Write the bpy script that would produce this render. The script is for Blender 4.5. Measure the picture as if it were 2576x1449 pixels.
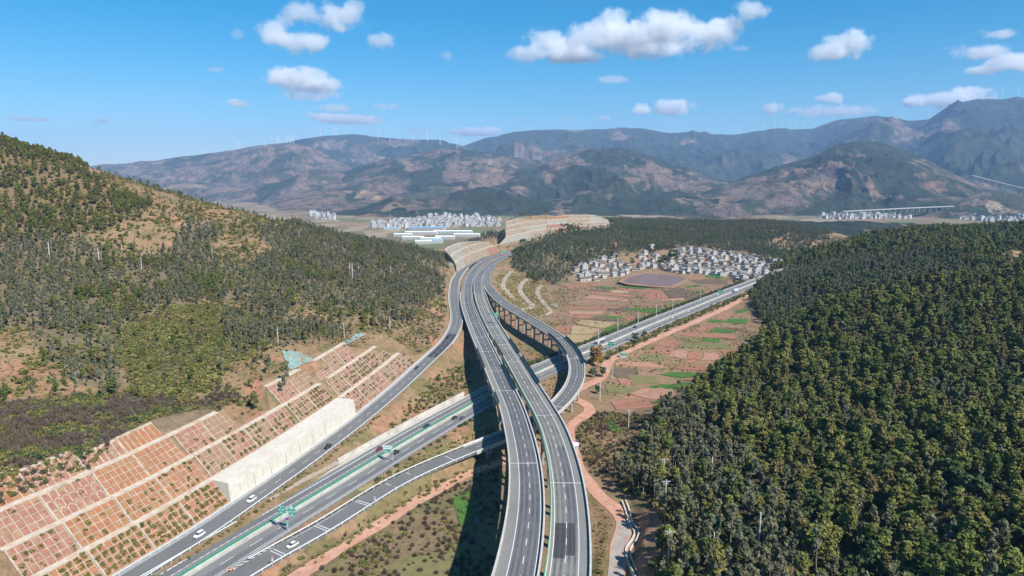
import bpy, bmesh, math, random
import numpy as np
from mathutils import Vector, Matrix

# ------------------------------------------------------------------ clear
for o in list(bpy.data.objects):
    bpy.data.objects.remove(o, do_unlink=True)
scene = bpy.context.scene
COL = scene.collection
random.seed(7)
RNG = np.random.default_rng(11)

# ------------------------------------------------------------------ camera (a drone 130 m above the lower expressway)
CAM_Z = 130.0
PITCH = math.radians(9.09)
cam_data = bpy.data.cameras.new('camera')
cam_data.sensor_width = 36.0
cam_data.lens = 24.0
cam_data.clip_start = 1.0
cam_data.clip_end = 120000.0
cam = bpy.data.objects.new('camera', cam_data)
cam.location = (0, 0, CAM_Z)
cam.rotation_euler = (math.pi / 2 - PITCH, 0, 0)
COL.objects.link(cam)
scene.camera = cam

# ------------------------------------------------------------------ sky, sun, exposure
SUN_EL = math.radians(47)
SUN_AZ = math.radians(135)            # clockwise from the viewing direction (+Y): from the right and behind
sun_dir = Vector((math.sin(SUN_AZ) * math.cos(SUN_EL), math.cos(SUN_AZ) * math.cos(SUN_EL), math.sin(SUN_EL)))
world = bpy.data.worlds.new('World')
scene.world = world
world.use_nodes = True
wn = world.node_tree.nodes
wl = world.node_tree.links
wn.clear()
w_out = wn.new('ShaderNodeOutputWorld')
w_bg = wn.new('ShaderNodeBackground')
w_sky = wn.new('ShaderNodeTexSky')
w_sky.sky_type = 'NISHITA'
w_sky.sun_disc = False
w_sky.sun_elevation = SUN_EL
w_sky.sun_rotation = SUN_AZ
w_sky.altitude = 1900
w_sky.air_density = 1.25
w_sky.dust_density = 0.2
w_sky.ozone_density = 5.0
w_bg.inputs['Strength'].default_value = 0.092
w_hs = wn.new('ShaderNodeHueSaturation')
w_hs.inputs['Hue'].default_value = 0.487
w_hs.inputs['Saturation'].default_value = 1.5
wl.new(w_sky.outputs[0], w_hs.inputs['Color'])
wl.new(w_hs.outputs[0], w_bg.inputs[0])
wl.new(w_bg.outputs[0], w_out.inputs[0])

sun_data = bpy.data.lights.new('sun', 'SUN')
sun_data.energy = 5.0
sun_data.angle = math.radians(0.53)
sun_data.color = (1.0, 0.955, 0.89)
sun = bpy.data.objects.new('sun', sun_data)
sun.rotation_euler = sun_dir.to_track_quat('Z', 'Y').to_euler()
sun.location = (200, -200, 600)
COL.objects.link(sun)

scene.view_settings.view_transform = 'Standard'
scene.view_settings.look = 'None'
scene.view_settings.exposure = 0.5
scene.view_settings.gamma = 1.0
scene.view_settings.use_curve_mapping = False
cy = scene.cycles
cy.use_denoising = True
cy.use_adaptive_sampling = True
cy.adaptive_threshold = 0.02
cy.max_bounces = 9
cy.diffuse_bounces = 2
cy.glossy_bounces = 2
cy.transmission_bounces = 2
cy.transparent_max_bounces = 8
cy.volume_bounces = 8
cy.caustics_reflective = False
cy.caustics_refractive = False

# ------------------------------------------------------------------ picture <-> place (P = photograph scaled to 2576 x 1449)
FP = 2576 * 24.0 / 36.0
SP, CP = math.sin(PITCH), math.cos(PITCH)
def at(px, py, z):
    """place seen at P pixel (px, py) whose height is z"""
    u = (px - 1288.0) / FP; v = (py - 724.5) / FP
    d = (CAM_Z - z) / (SP + v * CP)
    return np.array([u * d, d * (CP - v * SP), z])
def aty(px, py, Y):
    """place seen at P pixel (px, py) at the forward distance Y"""
    u = (px - 1288.0) / FP; v = (py - 724.5) / FP
    d = Y / (CP - v * SP)
    return np.array([u * d, Y, CAM_Z - d * (SP + v * CP)])
def proj(p):
    """place(s) -> P pixel(s)"""
    p = np.asarray(p, float)
    X, Y, Z = p[..., 0], p[..., 1], CAM_Z - p[..., 2]
    d = Y * CP + Z * SP
    d = np.where(d < 1, 1, d)
    v = (Z * CP - Y * SP) / d
    return np.stack([1288 + FP * X / d, 724.5 + FP * v], -1)

# ------------------------------------------------------------------ object helpers
def link(name, me, parent=None, mat=None):
    o = bpy.data.objects.new(name, me)
    COL.objects.link(o)
    if parent is not None:
        o.parent = parent
    if mat is not None and me is not None and len(me.materials) == 0:
        me.materials.append(mat)
    return o
def tag(o, label=None, cat=None, group=None, kind=None):
    if label: o['label'] = label
    if cat: o['category'] = cat
    if group: o['group'] = group
    if kind: o['kind'] = kind
    return o
def thing(name, label, cat, loc=(0, 0, 0), rz=0.0, group=None):
    o = bpy.data.objects.new(name, None)
    o.empty_display_size = 1.0
    COL.objects.link(o)
    o.location = loc; o.rotation_euler = (0, 0, rz)
    return tag(o, label, cat, group)
def mesh(name, verts, faces, mat=None, smooth=False):
    me = bpy.data.meshes.new(name)
    me.from_pydata([tuple(map(float, v)) for v in verts], [], [tuple(map(int, f)) for f in faces])
    if smooth:
        me.polygons.foreach_set('use_smooth', [True] * len(me.polygons))
    if mat is not None: me.materials.append(mat)
    me.update()
    return me
def npmesh(name, verts, quads, mat=None, smooth=False):
    """fast mesh from numpy arrays; quads (n,4) or (n,3)"""
    verts = np.ascontiguousarray(verts, np.float32); quads = np.ascontiguousarray(quads, np.int32)
    k = quads.shape[1]; n = len(quads)
    me = bpy.data.meshes.new(name)
    me.vertices.add(len(verts)); me.vertices.foreach_set('co', verts.ravel())
    me.loops.add(n * k); me.loops.foreach_set('vertex_index', quads.ravel())
    me.polygons.add(n)
    me.polygons.foreach_set('loop_start', np.arange(0, n * k, k, dtype=np.int32))
    if smooth: me.polygons.foreach_set('use_smooth', np.ones(n, bool))
    if mat is not None: me.materials.append(mat)
    me.update(calc_edges=True)
    return me
class MB:
    """collects boxes, strips and tubes into one mesh"""
    def __init__(s): s.v = []; s.f = []; s.m = []
    def add(s, vs, fs, m=0):
        b = len(s.v); s.v.extend([tuple(map(float, v)) for v in vs]); s.f.extend([tuple(b + i for i in f) for f in fs]); s.m.extend([m] * len(fs)); return s
    def hexa(s, p, m=0):
        """8 corner points: bottom 0-3, top 4-7"""
        return s.add(p, [(0, 3, 2, 1), (4, 5, 6, 7), (0, 1, 5, 4), (1, 2, 6, 5), (2, 3, 7, 6), (3, 0, 4, 7)], m)
    def box(s, c, size, rz=0.0, m=0):
        cx, cy_, cz = c; a, b, h = size[0] / 2, size[1] / 2, size[2] / 2
        co, si = math.cos(rz), math.sin(rz)
        pts = []
        for z in (-h, h):
            for x, y in ((-a, -b), (a, -b), (a, b), (-a, b)):
                pts.append((cx + x * co - y * si, cy_ + x * si + y * co, cz + z))
        return s.hexa(pts, m)
    def beam(s, a, b, w, h, up=(0, 0, 1), m=0):
        """bar of width w and height h from a to b"""
        a = Vector(a); b = Vector(b); d = (b - a).normalized(); up = Vector(up)
        sd = d.cross(up)
        if sd.length < 1e-5: sd = Vector((1, 0, 0))
        sd.normalize(); u = sd.cross(d).normalized()
        sd = sd * (w / 2); u = u * (h / 2)
        return s.hexa([a - sd - u, a + sd - u, b + sd - u, b - sd - u, a - sd + u, a + sd + u, b + sd + u, b - sd + u], m)
    def cyl(s, a, b, r0, r1=None, n=8, m=0, caps=True):
        r1 = r0 if r1 is None else r1
        a = Vector(a); b = Vector(b); d = (b - a).normalized()
        x = d.orthogonal().normalized(); y = d.cross(x)
        vs = []
        for k in range(n):
            t = 2 * math.pi * k / n; e = x * math.cos(t) + y * math.sin(t)
            vs += [a + e * r0, b + e * r1]
        fs = [(2 * k, 2 * ((k + 1) % n), 2 * ((k + 1) % n) + 1, 2 * k + 1) for k in range(n)]
        if caps: fs += [tuple(2 * k for k in range(n))[::-1], tuple(2 * k + 1 for k in range(n))]
        return s.add(vs, fs, m)
    def me(s, name, *mats, smooth=False):
        m = mesh(name, s.v, s.f, None, smooth)
        for x in mats: m.materials.append(x)
        if len(mats) > 1: m.polygons.foreach_set('material_index', s.m)
        return m
    def build(s, name, mat, parent=None, smooth=False):
        mats = mat if isinstance(mat, (list, tuple)) else (mat,)
        return link(name, s.me(name, *mats, smooth=smooth), parent)

# ------------------------------------------------------------------ numpy noise
def _hash2(ix, iy, seed):
    h = (ix.astype(np.int64) * 374761393 + iy.astype(np.int64) * 668265263 + seed * 974634777) & 0xFFFFFFFF
    h = ((h ^ (h >> 13)) * 1274126177) & 0xFFFFFFFF
    return ((h ^ (h >> 16)) & 0xFFFF) / 65535.0
def vnoise(x, y, seed=0):
    ix = np.floor(x); iy = np.floor(y); fx = x - ix; fy = y - iy
    ix = ix.astype(np.int64); iy = iy.astype(np.int64)
    fx = fx * fx * fx * (fx * (fx * 6 - 15) + 10); fy = fy * fy * fy * (fy * (fy * 6 - 15) + 10)
    a = _hash2(ix, iy, seed); b = _hash2(ix + 1, iy, seed); c = _hash2(ix, iy + 1, seed); d = _hash2(ix + 1, iy + 1, seed)
    return (a * (1 - fx) + b * fx) * (1 - fy) + (c * (1 - fx) + d * fx) * fy
def fbm(x, y, oct=4, seed=0, gain=0.5):
    s = 0; a = 1; t = 0
    for k in range(oct):
        s = s + a * (vnoise(x + 17.3 * k, y - 9.1 * k, seed + k) - 0.5); t += a
        x = x * 2.03; y = y * 2.03; a *= gain
    return s / t * 2
def ridged(x, y, oct=4, seed=0):
    s = 0; a = 1; t = 0
    for k in range(oct):
        n = 1 - np.abs(2 * vnoise(x + 5.7 * k, y + 3.1 * k, seed + k) - 1)
        s = s + a * n * n; t += a; x = x * 2.07; y = y * 2.07; a *= 0.5
    return s / t
def smooth01(t):
    t = np.clip(t, 0, 1); return t * t * (3 - 2 * t)
def inpoly(px, py, poly):
    px = np.asarray(px); py = np.asarray(py); c = np.zeros(px.shape, bool); n = len(poly)
    j = n - 1
    for i in range(n):
        xi, yi = poly[i]; xj, yj = poly[j]
        if yi != yj:
            k = ((yi > py) != (yj > py)) & (px < (xj - xi) * (py - yi) / (yj - yi) + xi)
            c ^= k
        j = i
    return c

# ------------------------------------------------------------------ materials
def new_mat(name):
    m = bpy.data.materials.new(name); m.use_nodes = True
    nt = m.node_tree; nt.nodes.clear()
    out = nt.nodes.new('ShaderNodeOutputMaterial'); b = nt.nodes.new('ShaderNodeBsdfPrincipled')
    nt.links.new(b.outputs[0], out.inputs[0])
    return m, nt, b
def nd(nt, typ, **kw):
    n = nt.nodes.new(typ)
    for k, v in kw.items():
        if k in n.inputs: n.inputs[k].default_value = v
        else: setattr(n, k, v)
    return n
def ramp(nt, fac, stops, interp='LINEAR'):
    r = nt.nodes.new('ShaderNodeValToRGB'); r.color_ramp.interpolation = interp
    el = r.color_ramp.elements
    while len(el) < len(stops): el.new(0.5)
    for e, (p, c) in zip(el, stops):
        e.position = p; e.color = (c[0], c[1], c[2], 1)
    nt.links.new(fac, r.inputs[0]); return r.outputs[0]
def noise(nt, scale, detail=4.0, rough=0.55, vec=None, dist=0.0):
    n = nd(nt, 'ShaderNodeTexNoise', Scale=scale, Detail=detail, Roughness=rough, Distortion=dist)
    if vec is not None: nt.links.new(vec, n.inputs['Vector'])
    return n.outputs[0]
def pos(nt):
    return nt.nodes.new('ShaderNodeNewGeometry').outputs['Position']
def mixc(nt, fac, a, b, mode='MIX'):
    m = nt.nodes.new('ShaderNodeMix'); m.data_type = 'RGBA'; m.blend_type = mode
    for s, v in ((0, fac), (6, a), (7, b)):
        if isinstance(v, bpy.types.NodeSocket): nt.links.new(v, m.inputs[s])
        elif s == 0: m.inputs[0].default_value = v
        else: m.inputs[s].default_value = (v[0], v[1], v[2], 1)
    return m.outputs[2]
def math_n(nt, op, a, b=None, c=None):
    m = nt.nodes.new('ShaderNodeMath'); m.operation = op
    for i, v in enumerate((a, b, c)):
        if v is None: continue
        if isinstance(v, bpy.types.NodeSocket): nt.links.new(v, m.inputs[i])
        else: m.inputs[i].default_value = v
    return m.outputs[0]
def bump(nt, b, h, strength=0.4, dist=1.0):
    n = nd(nt, 'ShaderNodeBump', Strength=strength, Distance=dist)
    nt.links.new(h, n.inputs['Height']); nt.links.new(n.outputs[0], b.inputs['Normal'])
def mottled(name, c0, c1, scale, rough=0.9, detail=5, spec=0.2, bmp=0.0, bdist=0.1, c2=None, scale2=None, obj=False, metal=0.0):
    """two or three tones in patches of the given frequency"""
    m, nt, b = new_mat(name)
    v = nt.nodes.new('ShaderNodeTexCoord').outputs['Object'] if obj else pos(nt)
    n = noise(nt, scale, detail, 0.6, v)
    c = ramp(nt, n, [(0.32, c0), (0.68, c1)])
    if c2 is not None:
        n2 = noise(nt, scale2 or scale * 0.17, 4, 0.6, v)
        f = ramp(nt, n2, [(0.5, (0, 0, 0)), (0.66, (1, 1, 1))])
        c = mixc(nt, f, c, c2)
    nt.links.new(c, b.inputs['Base Color'])
    b.inputs['Roughness'].default_value = rough
    b.inputs['Specular IOR Level'].default_value = spec
    b.inputs['Metallic'].default_value = metal
    if bmp: bump(nt, b, n, bmp, bdist)
    return m
M = {}
def plain(name, c, rough=0.6, spec=0.3, metal=0.0, var=0.12, scale=3.0):
    d = tuple(max(0, x * (1 - var)) for x in c); e = tuple(min(1, x * (1 + var)) for x in c)
    m = mottled(name, d, e, scale, rough, 3, spec, metal=metal)
    return m
def asphalt(name, base, tone, scale=0.35):
    m, nt, b = new_mat(name)
    p = pos(nt)
    n1 = noise(nt, 0.05, 5, 0.6, p); n2 = noise(nt, 6.0, 2, 0.5, p); n3 = noise(nt, scale, 4, 0.65, p)
    c = ramp(nt, n1, [(0.35, base), (0.65, tone)])
    c = mixc(nt, ramp(nt, n3, [(0.58, (0, 0, 0)), (0.75, (0.55, 0.55, 0.55))]), c, tuple(x * 1.35 for x in tone))
    c = mixc(nt, 0.35, c, ramp(nt, n2, [(0.3, tuple(x * .6 for x in base)), (0.7, tuple(x * 1.4 for x in tone))]))
    nt.links.new(c, b.inputs['Base Color'])
    b.inputs['Roughness'].default_value = 0.85; b.inputs['Specular IOR Level'].default_value = 0.25
    return m
M['asphalt_old'] = asphalt('asphalt_old', (0.175, 0.17, 0.158), (0.22, 0.213, 0.198))
M['asphalt_deck'] = asphalt('asphalt_deck', (0.19, 0.182, 0.166), (0.24, 0.23, 0.208))
M['asphalt_lane'] = asphalt('asphalt_lane', (0.132, 0.131, 0.132), (0.168, 0.166, 0.164))
M['asphalt_ramp'] = asphalt('asphalt_ramp', (0.138, 0.136, 0.132), (0.178, 0.174, 0.168))
M['asphalt_new'] = asphalt('asphalt_new', (0.05, 0.05, 0.053), (0.085, 0.084, 0.086))
M['paint'] = plain('road_paint', (0.72, 0.72, 0.68), 0.7, var=0.15, scale=1.2)
M['yellow_paint'] = plain('yellow_paint', (0.7, 0.58, 0.3), 0.7, var=0.15, scale=1.2)
M['concrete'] = mottled('concrete', (0.40, 0.385, 0.35), (0.52, 0.50, 0.455), 0.35, 0.9, bmp=0.1)
M['pale_concrete'] = mottled('pale_concrete', (0.52, 0.49, 0.43), (0.66, 0.62, 0.54), 0.5, 0.9, bmp=0.1, c2=(0.46, 0.42, 0.36), scale2=0.12)
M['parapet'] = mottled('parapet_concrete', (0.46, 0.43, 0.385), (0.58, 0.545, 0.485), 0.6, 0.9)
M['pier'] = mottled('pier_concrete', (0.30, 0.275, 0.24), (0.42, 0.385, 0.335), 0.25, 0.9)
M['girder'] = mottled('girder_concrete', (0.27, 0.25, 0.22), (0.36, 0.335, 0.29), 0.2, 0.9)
M['rail_white'] = plain('rail_white', (0.72, 0.74, 0.74), 0.45, 0.4, var=0.08)
M['rail_dark'] = plain('rail_dark', (0.22, 0.21, 0.2), 0.6, 0.4, var=0.15)
M['green_mesh'] = plain('green_mesh', (0.06, 0.33, 0.22), 0.6, var=0.2)
M['dark_fence'] = plain('dark_fence', (0.035, 0.075, 0.075), 0.5, var=0.2)
M['joint'] = plain('joint_concrete', (0.42, 0.41, 0.38), 0.9)
M['steel'] = plain('galvanised_steel', (0.5, 0.51, 0.51), 0.45, 0.5, var=0.08)
M['sign_green'] = plain('sign_green', (0.0, 0.30, 0.19), 0.5, var=0.05)
M['sign_white'] = plain('sign_white', (0.75, 0.8, 0.78), 0.5, var=0.04)
M['sign_purple'] = plain('sign_purple', (0.2, 0.06, 0.42), 0.5, var=0.05)
M['sign_red'] = plain('sign_red', (0.5, 0.05, 0.08), 0.5, var=0.05)
M['dirt'] = mottled('dirt_road', (0.46, 0.235, 0.155), (0.60, 0.35, 0.25), 0.12, 1.0, c2=(0.42, 0.21, 0.14), scale2=0.6, bmp=0.3, bdist=0.2)
M['green_edge'] = plain('green_edge', (0.05, 0.42, 0.24), 0.6, var=0.15)
m, nt, b = new_mat('wheel_track'); p = pos(nt)
b.inputs['Base Color'].default_value = (0.06, 0.06, 0.062, 1); b.inputs['Roughness'].default_value = 0.7
nt.links.new(ramp(nt, noise(nt, 0.12, 6, 0.7, p), [(0.35, (0.05, 0.05, 0.05)), (0.75, (0.5, 0.5, 0.5))]), b.inputs['Alpha']); M['track'] = m

# ------------------------------------------------------------------ the lines of the roads
def catmull(P, step):
    P = np.asarray(P, float); Q = np.vstack([2 * P[0] - P[1], P, 2 * P[-1] - P[-2]]); out = []
    for i in range(1, len(Q) - 2):
        p0, p1, p2, p3 = Q[i - 1:i + 3]
        n = max(2, int(np.linalg.norm(p2 - p1) / step))
        t = np.linspace(0, 1, n, endpoint=False)[:, None]
        out.append(0.5 * (2 * p1 + (p2 - p0) * t + (2 * p0 - 5 * p1 + 4 * p2 - p3) * t ** 2 + (3 * p1 - p0 - 3 * p2 + p3) * t ** 3))
    out.append(P[-1:]); return np.vstack(out)
class Path:
    """a smoothed line; s = metres along it, left normal n"""
    def __init__(self, pts, step=2.0, smooth=14.0):
        c = catmull(pts, step)
        c = self.resample(c, step)
        k = int(smooth / step)
        if k > 0:
            w = np.exp(-0.5 * (np.arange(-2 * k, 2 * k + 1) / max(k, 1)) ** 2); w /= w.sum()
            pad0 = 2 * c[0] - c[1:2 * k + 1][::-1]; pad1 = 2 * c[-1] - c[-2 * k - 1:-1][::-1]
            e = np.vstack([pad0, c, pad1])
            c = np.stack([np.convolve(e[:, j], w, 'valid') for j in range(3)], 1)
        self.c = self.resample(c, step); self._fin()
    @staticmethod
    def resample(c, step):
        d = np.r_[0, np.cumsum(np.linalg.norm(np.diff(c, axis=0), axis=1))]
        n = max(2, int(d[-1] / step) + 1); s = np.linspace(0, d[-1], n)
        return np.stack([np.interp(s, d, c[:, j]) for j in range(3)], 1)
    def _fin(self):
        c = self.c
        self.s = np.r_[0, np.cumsum(np.linalg.norm(np.diff(c[:, :2], axis=0), axis=1))]
        t = np.gradient(c[:, :2], axis=0); t /= np.linalg.norm(t, axis=1)[:, None]
        self.t = t; self.n = np.stack([-t[:, 1], t[:, 0]], 1); self.L = self.s[-1]
    def at(self, s, off=0.0, dz=0.0):
        """place at s metres, off metres to the left, dz above"""
        s = np.asarray(s, float)
        x = [np.interp(s, self.s, self.c[:, j]) for j in range(3)]
        n = [np.interp(s, self.s, self.n[:, j]) for j in range(2)]
        off = np.asarray(off, float)
        return np.stack([x[0] + n[0] * off, x[1] + n[1] * off, x[2] + dz + 0 * off], -1)
    def head(self, s):
        t = [np.interp(s, self.s, self.t[:, j]) for j in range(2)]
        return math.atan2(t[1], t[0])
    def near(self, XY, chunk=20000):
        """signed offset (left +), s and z of the nearest point for many XY"""
        XY = np.asarray(XY, float); n = len(XY)
        D = np.empty(n); S = np.empty(n); Z = np.empty(n)
        c = self.c[:, :2]
        for a in range(0, n, chunk):
            q = XY[a:a + chunk]
            d2 = (q[:, None, 0] - c[None, :, 0]) ** 2 + (q[:, None, 1] - c[None, :, 1]) ** 2
            i = d2.argmin(1); r = q - c[i]
            along = (r * self.t[i]).sum(1)
            D[a:a + chunk] = (r * self.n[i]).sum(1)
            far = np.abs(along) > 3.0
            D[a:a + chunk] = np.where(far, np.sign(D[a:a + chunk] + 1e-9) * np.sqrt(d2[np.arange(len(q)), i]), D[a:a + chunk])
            S[a:a + chunk] = self.s[i] + np.clip(along, -3, 3); Z[a:a + chunk] = self.c[i, 2]
        return D, S, Z
    def s_at(self, px, py, off=0.0):
        """s where the line (shifted off to the left) is seen nearest to pixel (px, py)"""
        q = proj(self.at(self.s, off)); return float(self.s[((q - np.array([px, py])) ** 2).sum(1).argmin()])
def path(pts, **k):
    return Path([at(*p) for p in pts], **k)

V1 = path([(1262, 1585, 27), (1282, 1515, 26), (1298.9, 1449.3, 25), (1313.2, 1376.4, 24.4), (1321.3, 1311.4, 23.8), (1325.7, 1246.4, 22.7), (1320.8, 1163, 21),
           (1312.7, 1117.6, 19.8), (1300.5, 1068.8, 18.4), (1285.9, 1020, 16.9), (1268.1, 981.5, 16), (1246.2, 932.8, 15.2), (1223.7, 884, 14.6), (1192.6, 813.8, 14),
           (1175.2, 763.5, 13.6), (1173.6, 733.4, 13.4), (1176.9, 709, 13.3), (1184.2, 692.8, 13.2), (1194.7, 676.5, 13.2), (1213.4, 660.3, 13.3), (1244.3, 645.7, 13.5),
           (1276.8, 634.3, 14), (1315, 624, 15), (1370, 612, 17)])
V2 = path([(1410, 1585, 27), (1422, 1515, 26), (1429.7, 1449.3, 25), (1434.4, 1376.4, 24.4), (1434.7, 1311.4, 23.8), (1427, 1214, 22.3), (1417.2, 1166.3, 21.1), (1404.2, 1117.6, 19.8),
           (1387.1, 1068.8, 18.4), (1373.7, 1044, 17.6), (1359.5, 1020, 16.9), (1339.6, 986.4, 16.1), (1294.1, 909.2, 15), (1268.1, 867, 14.5), (1242, 823, 14.1),
           (1217.5, 774.8, 13.7), (1205.6, 733.4, 13.4), (1204.5, 709, 13.3), (1209.3, 692.8, 13.2), (1222, 676.5, 13.2), (1242.7, 660.3, 13.3), (1270, 646, 13.5),
           (1301, 635.5, 14), (1345, 624.5, 15), (1400, 612, 17)])
LR = path([(1242, 668, 13.3), (1229, 684, 13.3), (1224.5, 698, 13.2), (1225, 712, 13.1), (1231.5, 727, 12.9), (1250.8, 749.7, 12.5), (1278.4, 772.4, 12), (1304.4, 787.8, 11.6), (1346.6, 813, 11),
           (1388.9, 839, 10.4), (1418.3, 862.9, 9.9), (1432.9, 880.8, 9.6), (1443.5, 895.4, 9.3), (1450, 913.3, 9), (1452.4, 931.1, 8.7), (1450, 950.6, 8.4), (1444.3, 968.5, 8),
           (1432.9, 986.4, 7.6), (1421.5, 1001, 7.2), (1406.9, 1015.6, 6.8), (1393, 1029, 6.4), (1340, 1068, 5.4), (1263.6, 1099.7, 4.4), (1208.4, 1120.8, 3.7), (1099.6, 1165.3, 2.5),
           (1007.9, 1206.6, 1.6), (916.2, 1261.6, 1.0), (824.5, 1321, 0.6), (732.7, 1371.7, 0.3), (664, 1408, 0.2), (609, 1443, 0.1), (520, 1497, 0.1), (400, 1570, 0.1)], smooth=10)
EX = path([(240, 1590, 0), (349, 1522, 0), (465, 1449.3, 0), (549.3, 1396, 0), (641, 1342, 0), (732.7, 1286.9, 0), (824.5, 1231.8, 0), (916.2, 1176.8, 0), (1007.9, 1121, 0), (1099.6, 1068, 0),
           (1192.7, 1016.3, 0), (1270, 974, 0), (1348.4, 939.3, 0), (1402, 916, 0), (1481.6, 883, 0), (1553.5, 852.7, 0), (1636.4, 817.4, 0), (1738.8, 775.9, 0), (1860.6, 726.5, 0),
           (1916.7, 705.3, 0.5), (1990, 678, 1.5), (2080, 650, 4)], smooth=16)
LP = path([(150, 1562, 0.3), (246, 1503, 0.3), (346.4, 1440.5, 0.3), (411.4, 1400.7, 0.4), (508.9, 1340.6, 0.6), (629.6, 1257, 1.2), (732.7, 1186, 2.0), (819.9, 1121.8, 3.0), (916.2, 1048.4, 4.6),
           (1007.9, 970.4, 6.6), (1076.7, 906.2, 8.4), (1122.6, 862.2, 9.8), (1144, 826, 10.8), (1149, 795, 11.6), (1143, 763.5, 12.2), (1141.6, 733.4, 12.7), (1145.2, 709, 13),
           (1153.3, 692.8, 13.1), (1166, 676.5, 13.2), (1187.4, 660.3, 13.3), (1225, 645.7, 13.5), (1264, 633.5, 14), (1305, 623, 15), (1360, 611, 17)], smooth=10)
D1 = path([(560, 1560, -2.6), (650, 1505, -2.6), (746.5, 1449, -2.6), (824.5, 1399, -2.6), (916.2, 1344, -2.6), (1007.9, 1284.6, -2.6), (1099.6, 1231.8, -2.6), (1192.7, 1186, -2.6), (1290, 1150, -2.6), (1400, 1120, -2.8)], smooth=6)
D2 = path([(1888, 741, -1.5), (1867.9, 752, -1.5), (1811.9, 780.8, -2), (1738.8, 813.7, -2), (1641.3, 855, -2), (1568.2, 889, -2), (1538.5, 903.5, -2.2), (1525, 921.4, -2.2),
           (1520, 942, -2.5), (1497.9, 960, -2.5), (1470.3, 970, -2.5), (1440, 985, -2.5)], smooth=5)
D3 = path([(1430, 1000, -2.5), (1457, 1009, -2.5), (1480, 1021, -2.5), (1484, 1038, -2.5), (1452, 1056, -2.5), (1432, 1076, -2.5), (1430, 1098, -2.5), (1440, 1140, -2.2), (1460.4, 1188, -2),
           (1501.6, 1238.7, -1.8), (1545, 1275, -1.2), (1572, 1316.7, -1), (1558, 1376, -1), (1548, 1449, -1.5), (1545, 1540, -2)], smooth=4)

# ------------------------------------------------------------------ the lie of the land
CTRL = []
def cy_(px, py, Y): CTRL.append(aty(px, py, Y))
def cz_(px, py, z): CTRL.append(at(px, py, z))
# left hill, columns from foot to crest
for a in [(0, 1000, 300), (0, 850, 385), (0, 760, 440), (0, 700, 490), (0, 600, 550), (0, 500, 610), (0, 420, 655), (0, 366, 690), (-300, 700, 460), (-300, 400, 600), (-300, 250, 680),
          (150, 960, 315), (150, 800, 425), (150, 650, 540), (150, 500, 630), (150, 420, 680),
          (300, 950, 330), (300, 800, 430), (300, 650, 560), (300, 550, 620), (300, 478, 680), (300, 462, 705),
          (450, 900, 365), (450, 750, 480), (450, 620, 600), (450, 530, 690), (450, 492, 740),
          (600, 870, 400), (600, 750, 500), (600, 650, 600), (600, 570, 690), (600, 533, 760),
          (720, 830, 440), (720, 720, 545), (720, 620, 680), (720, 562, 790),
          (850, 760, 530), (850, 680, 630), (850, 620, 730), (850, 597, 810),
          (960, 800, 500), (1000, 750, 570), (1000, 690, 660), (1000, 645, 760), (1000, 628, 830),
          (1085, 760, 590), (1090, 700, 690), (1095, 660, 800), (1105, 650, 870)]:
    cy_(*a)
# behind its crest
for x, Y, z in [(-560, 900, 60), (-400, 950, 20), (-250, 1020, -20), (-120, 1150, -38), (-600, 1300, -45), (-300, 1500, -55), (-900, 900, 120), (-900, 1400, -30), (-60, 1300, -48), (-150, 1800, -55)]:
    CTRL.append(np.array([x, Y, z], float))
# cuts beyond the left hill and the big terraced cut
for a in [(1130, 625, 1010), (1190, 606, 1080), (1240, 592, 1150), (1285, 566, 1310), (1340, 548, 1370), (1400, 545, 1400), (1470, 552, 1420), (1530, 562, 1470)]:
    cy_(*a)
for x, Y, z in [(20, 1500, 20), (100, 1600, 25), (-60, 1200, 0), (250, 1800, 10), (500, 2000, 0), (900, 2000, 0), (0, 1900, -50)]:
    CTRL.append(np.array([x, Y, z], float))
# wooded hill behind the village
for a in [(1318, 655, 960), (1330, 625, 1030), (1400, 640, 985), (1420, 605, 1110), (1500, 575, 1300), (1600, 568, 1400), (1700, 566, 1500), (1560, 562, 1450), (1800, 562, 1600), (1900, 563, 1600), (2000, 572, 1500),
          (2100, 590, 1400), (1500, 640, 1050), (1430, 690, 925), (1600, 610, 1200), (1750, 622, 1150), (1900, 625, 1180), (1700, 640, 1080), (2000, 610, 1250), (1650, 590, 1300)]:
    cy_(*a)
# village and fields
for a in [(1480, 690, -1), (1560, 672, 0), (1640, 664, 1), (1700, 685, -1), (1800, 662, 2), (1950, 668, 2), (1840, 692, -1), (1400, 760, -3), (1500, 800, -3), (1450, 730, -2), (1700, 745, -3), (1800, 720, -2), (1600, 800, -3),
          (1500, 850, -3), (1420, 800, -3), (1350, 850, -3), (1600, 930, -3), (1750, 880, -3), (1850, 820, -2.5), (1650, 1020, -3), (1750, 960, -3), (1560, 1080, -3), (1560, 1000, -3), (1650, 690, -2.5), (1330, 900, -2.5), (1380, 960, -2.5)]:
    cz_(*a)
# ground under the viaducts and left of them
for a in [(1100, 1350, -5), (950, 1449, -5), (1200, 1300, -4.5), (1250, 1449, -5), (1380, 1300, -3), (1350, 1449, -4), (1050, 1120, -1.5), (1150, 1080, -1.5), (1240, 1060, -1.5), (1150, 1140, -1.5), (1380, 1180, -2.5),
          (1320, 1000, -2), (1000, 1550, -5), (1480, 1350, -2.5), (1200, 800, 2), (1215, 850, -1), (1225, 900, -1), (1190, 940, 0)]:
    cz_(*a)
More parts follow.
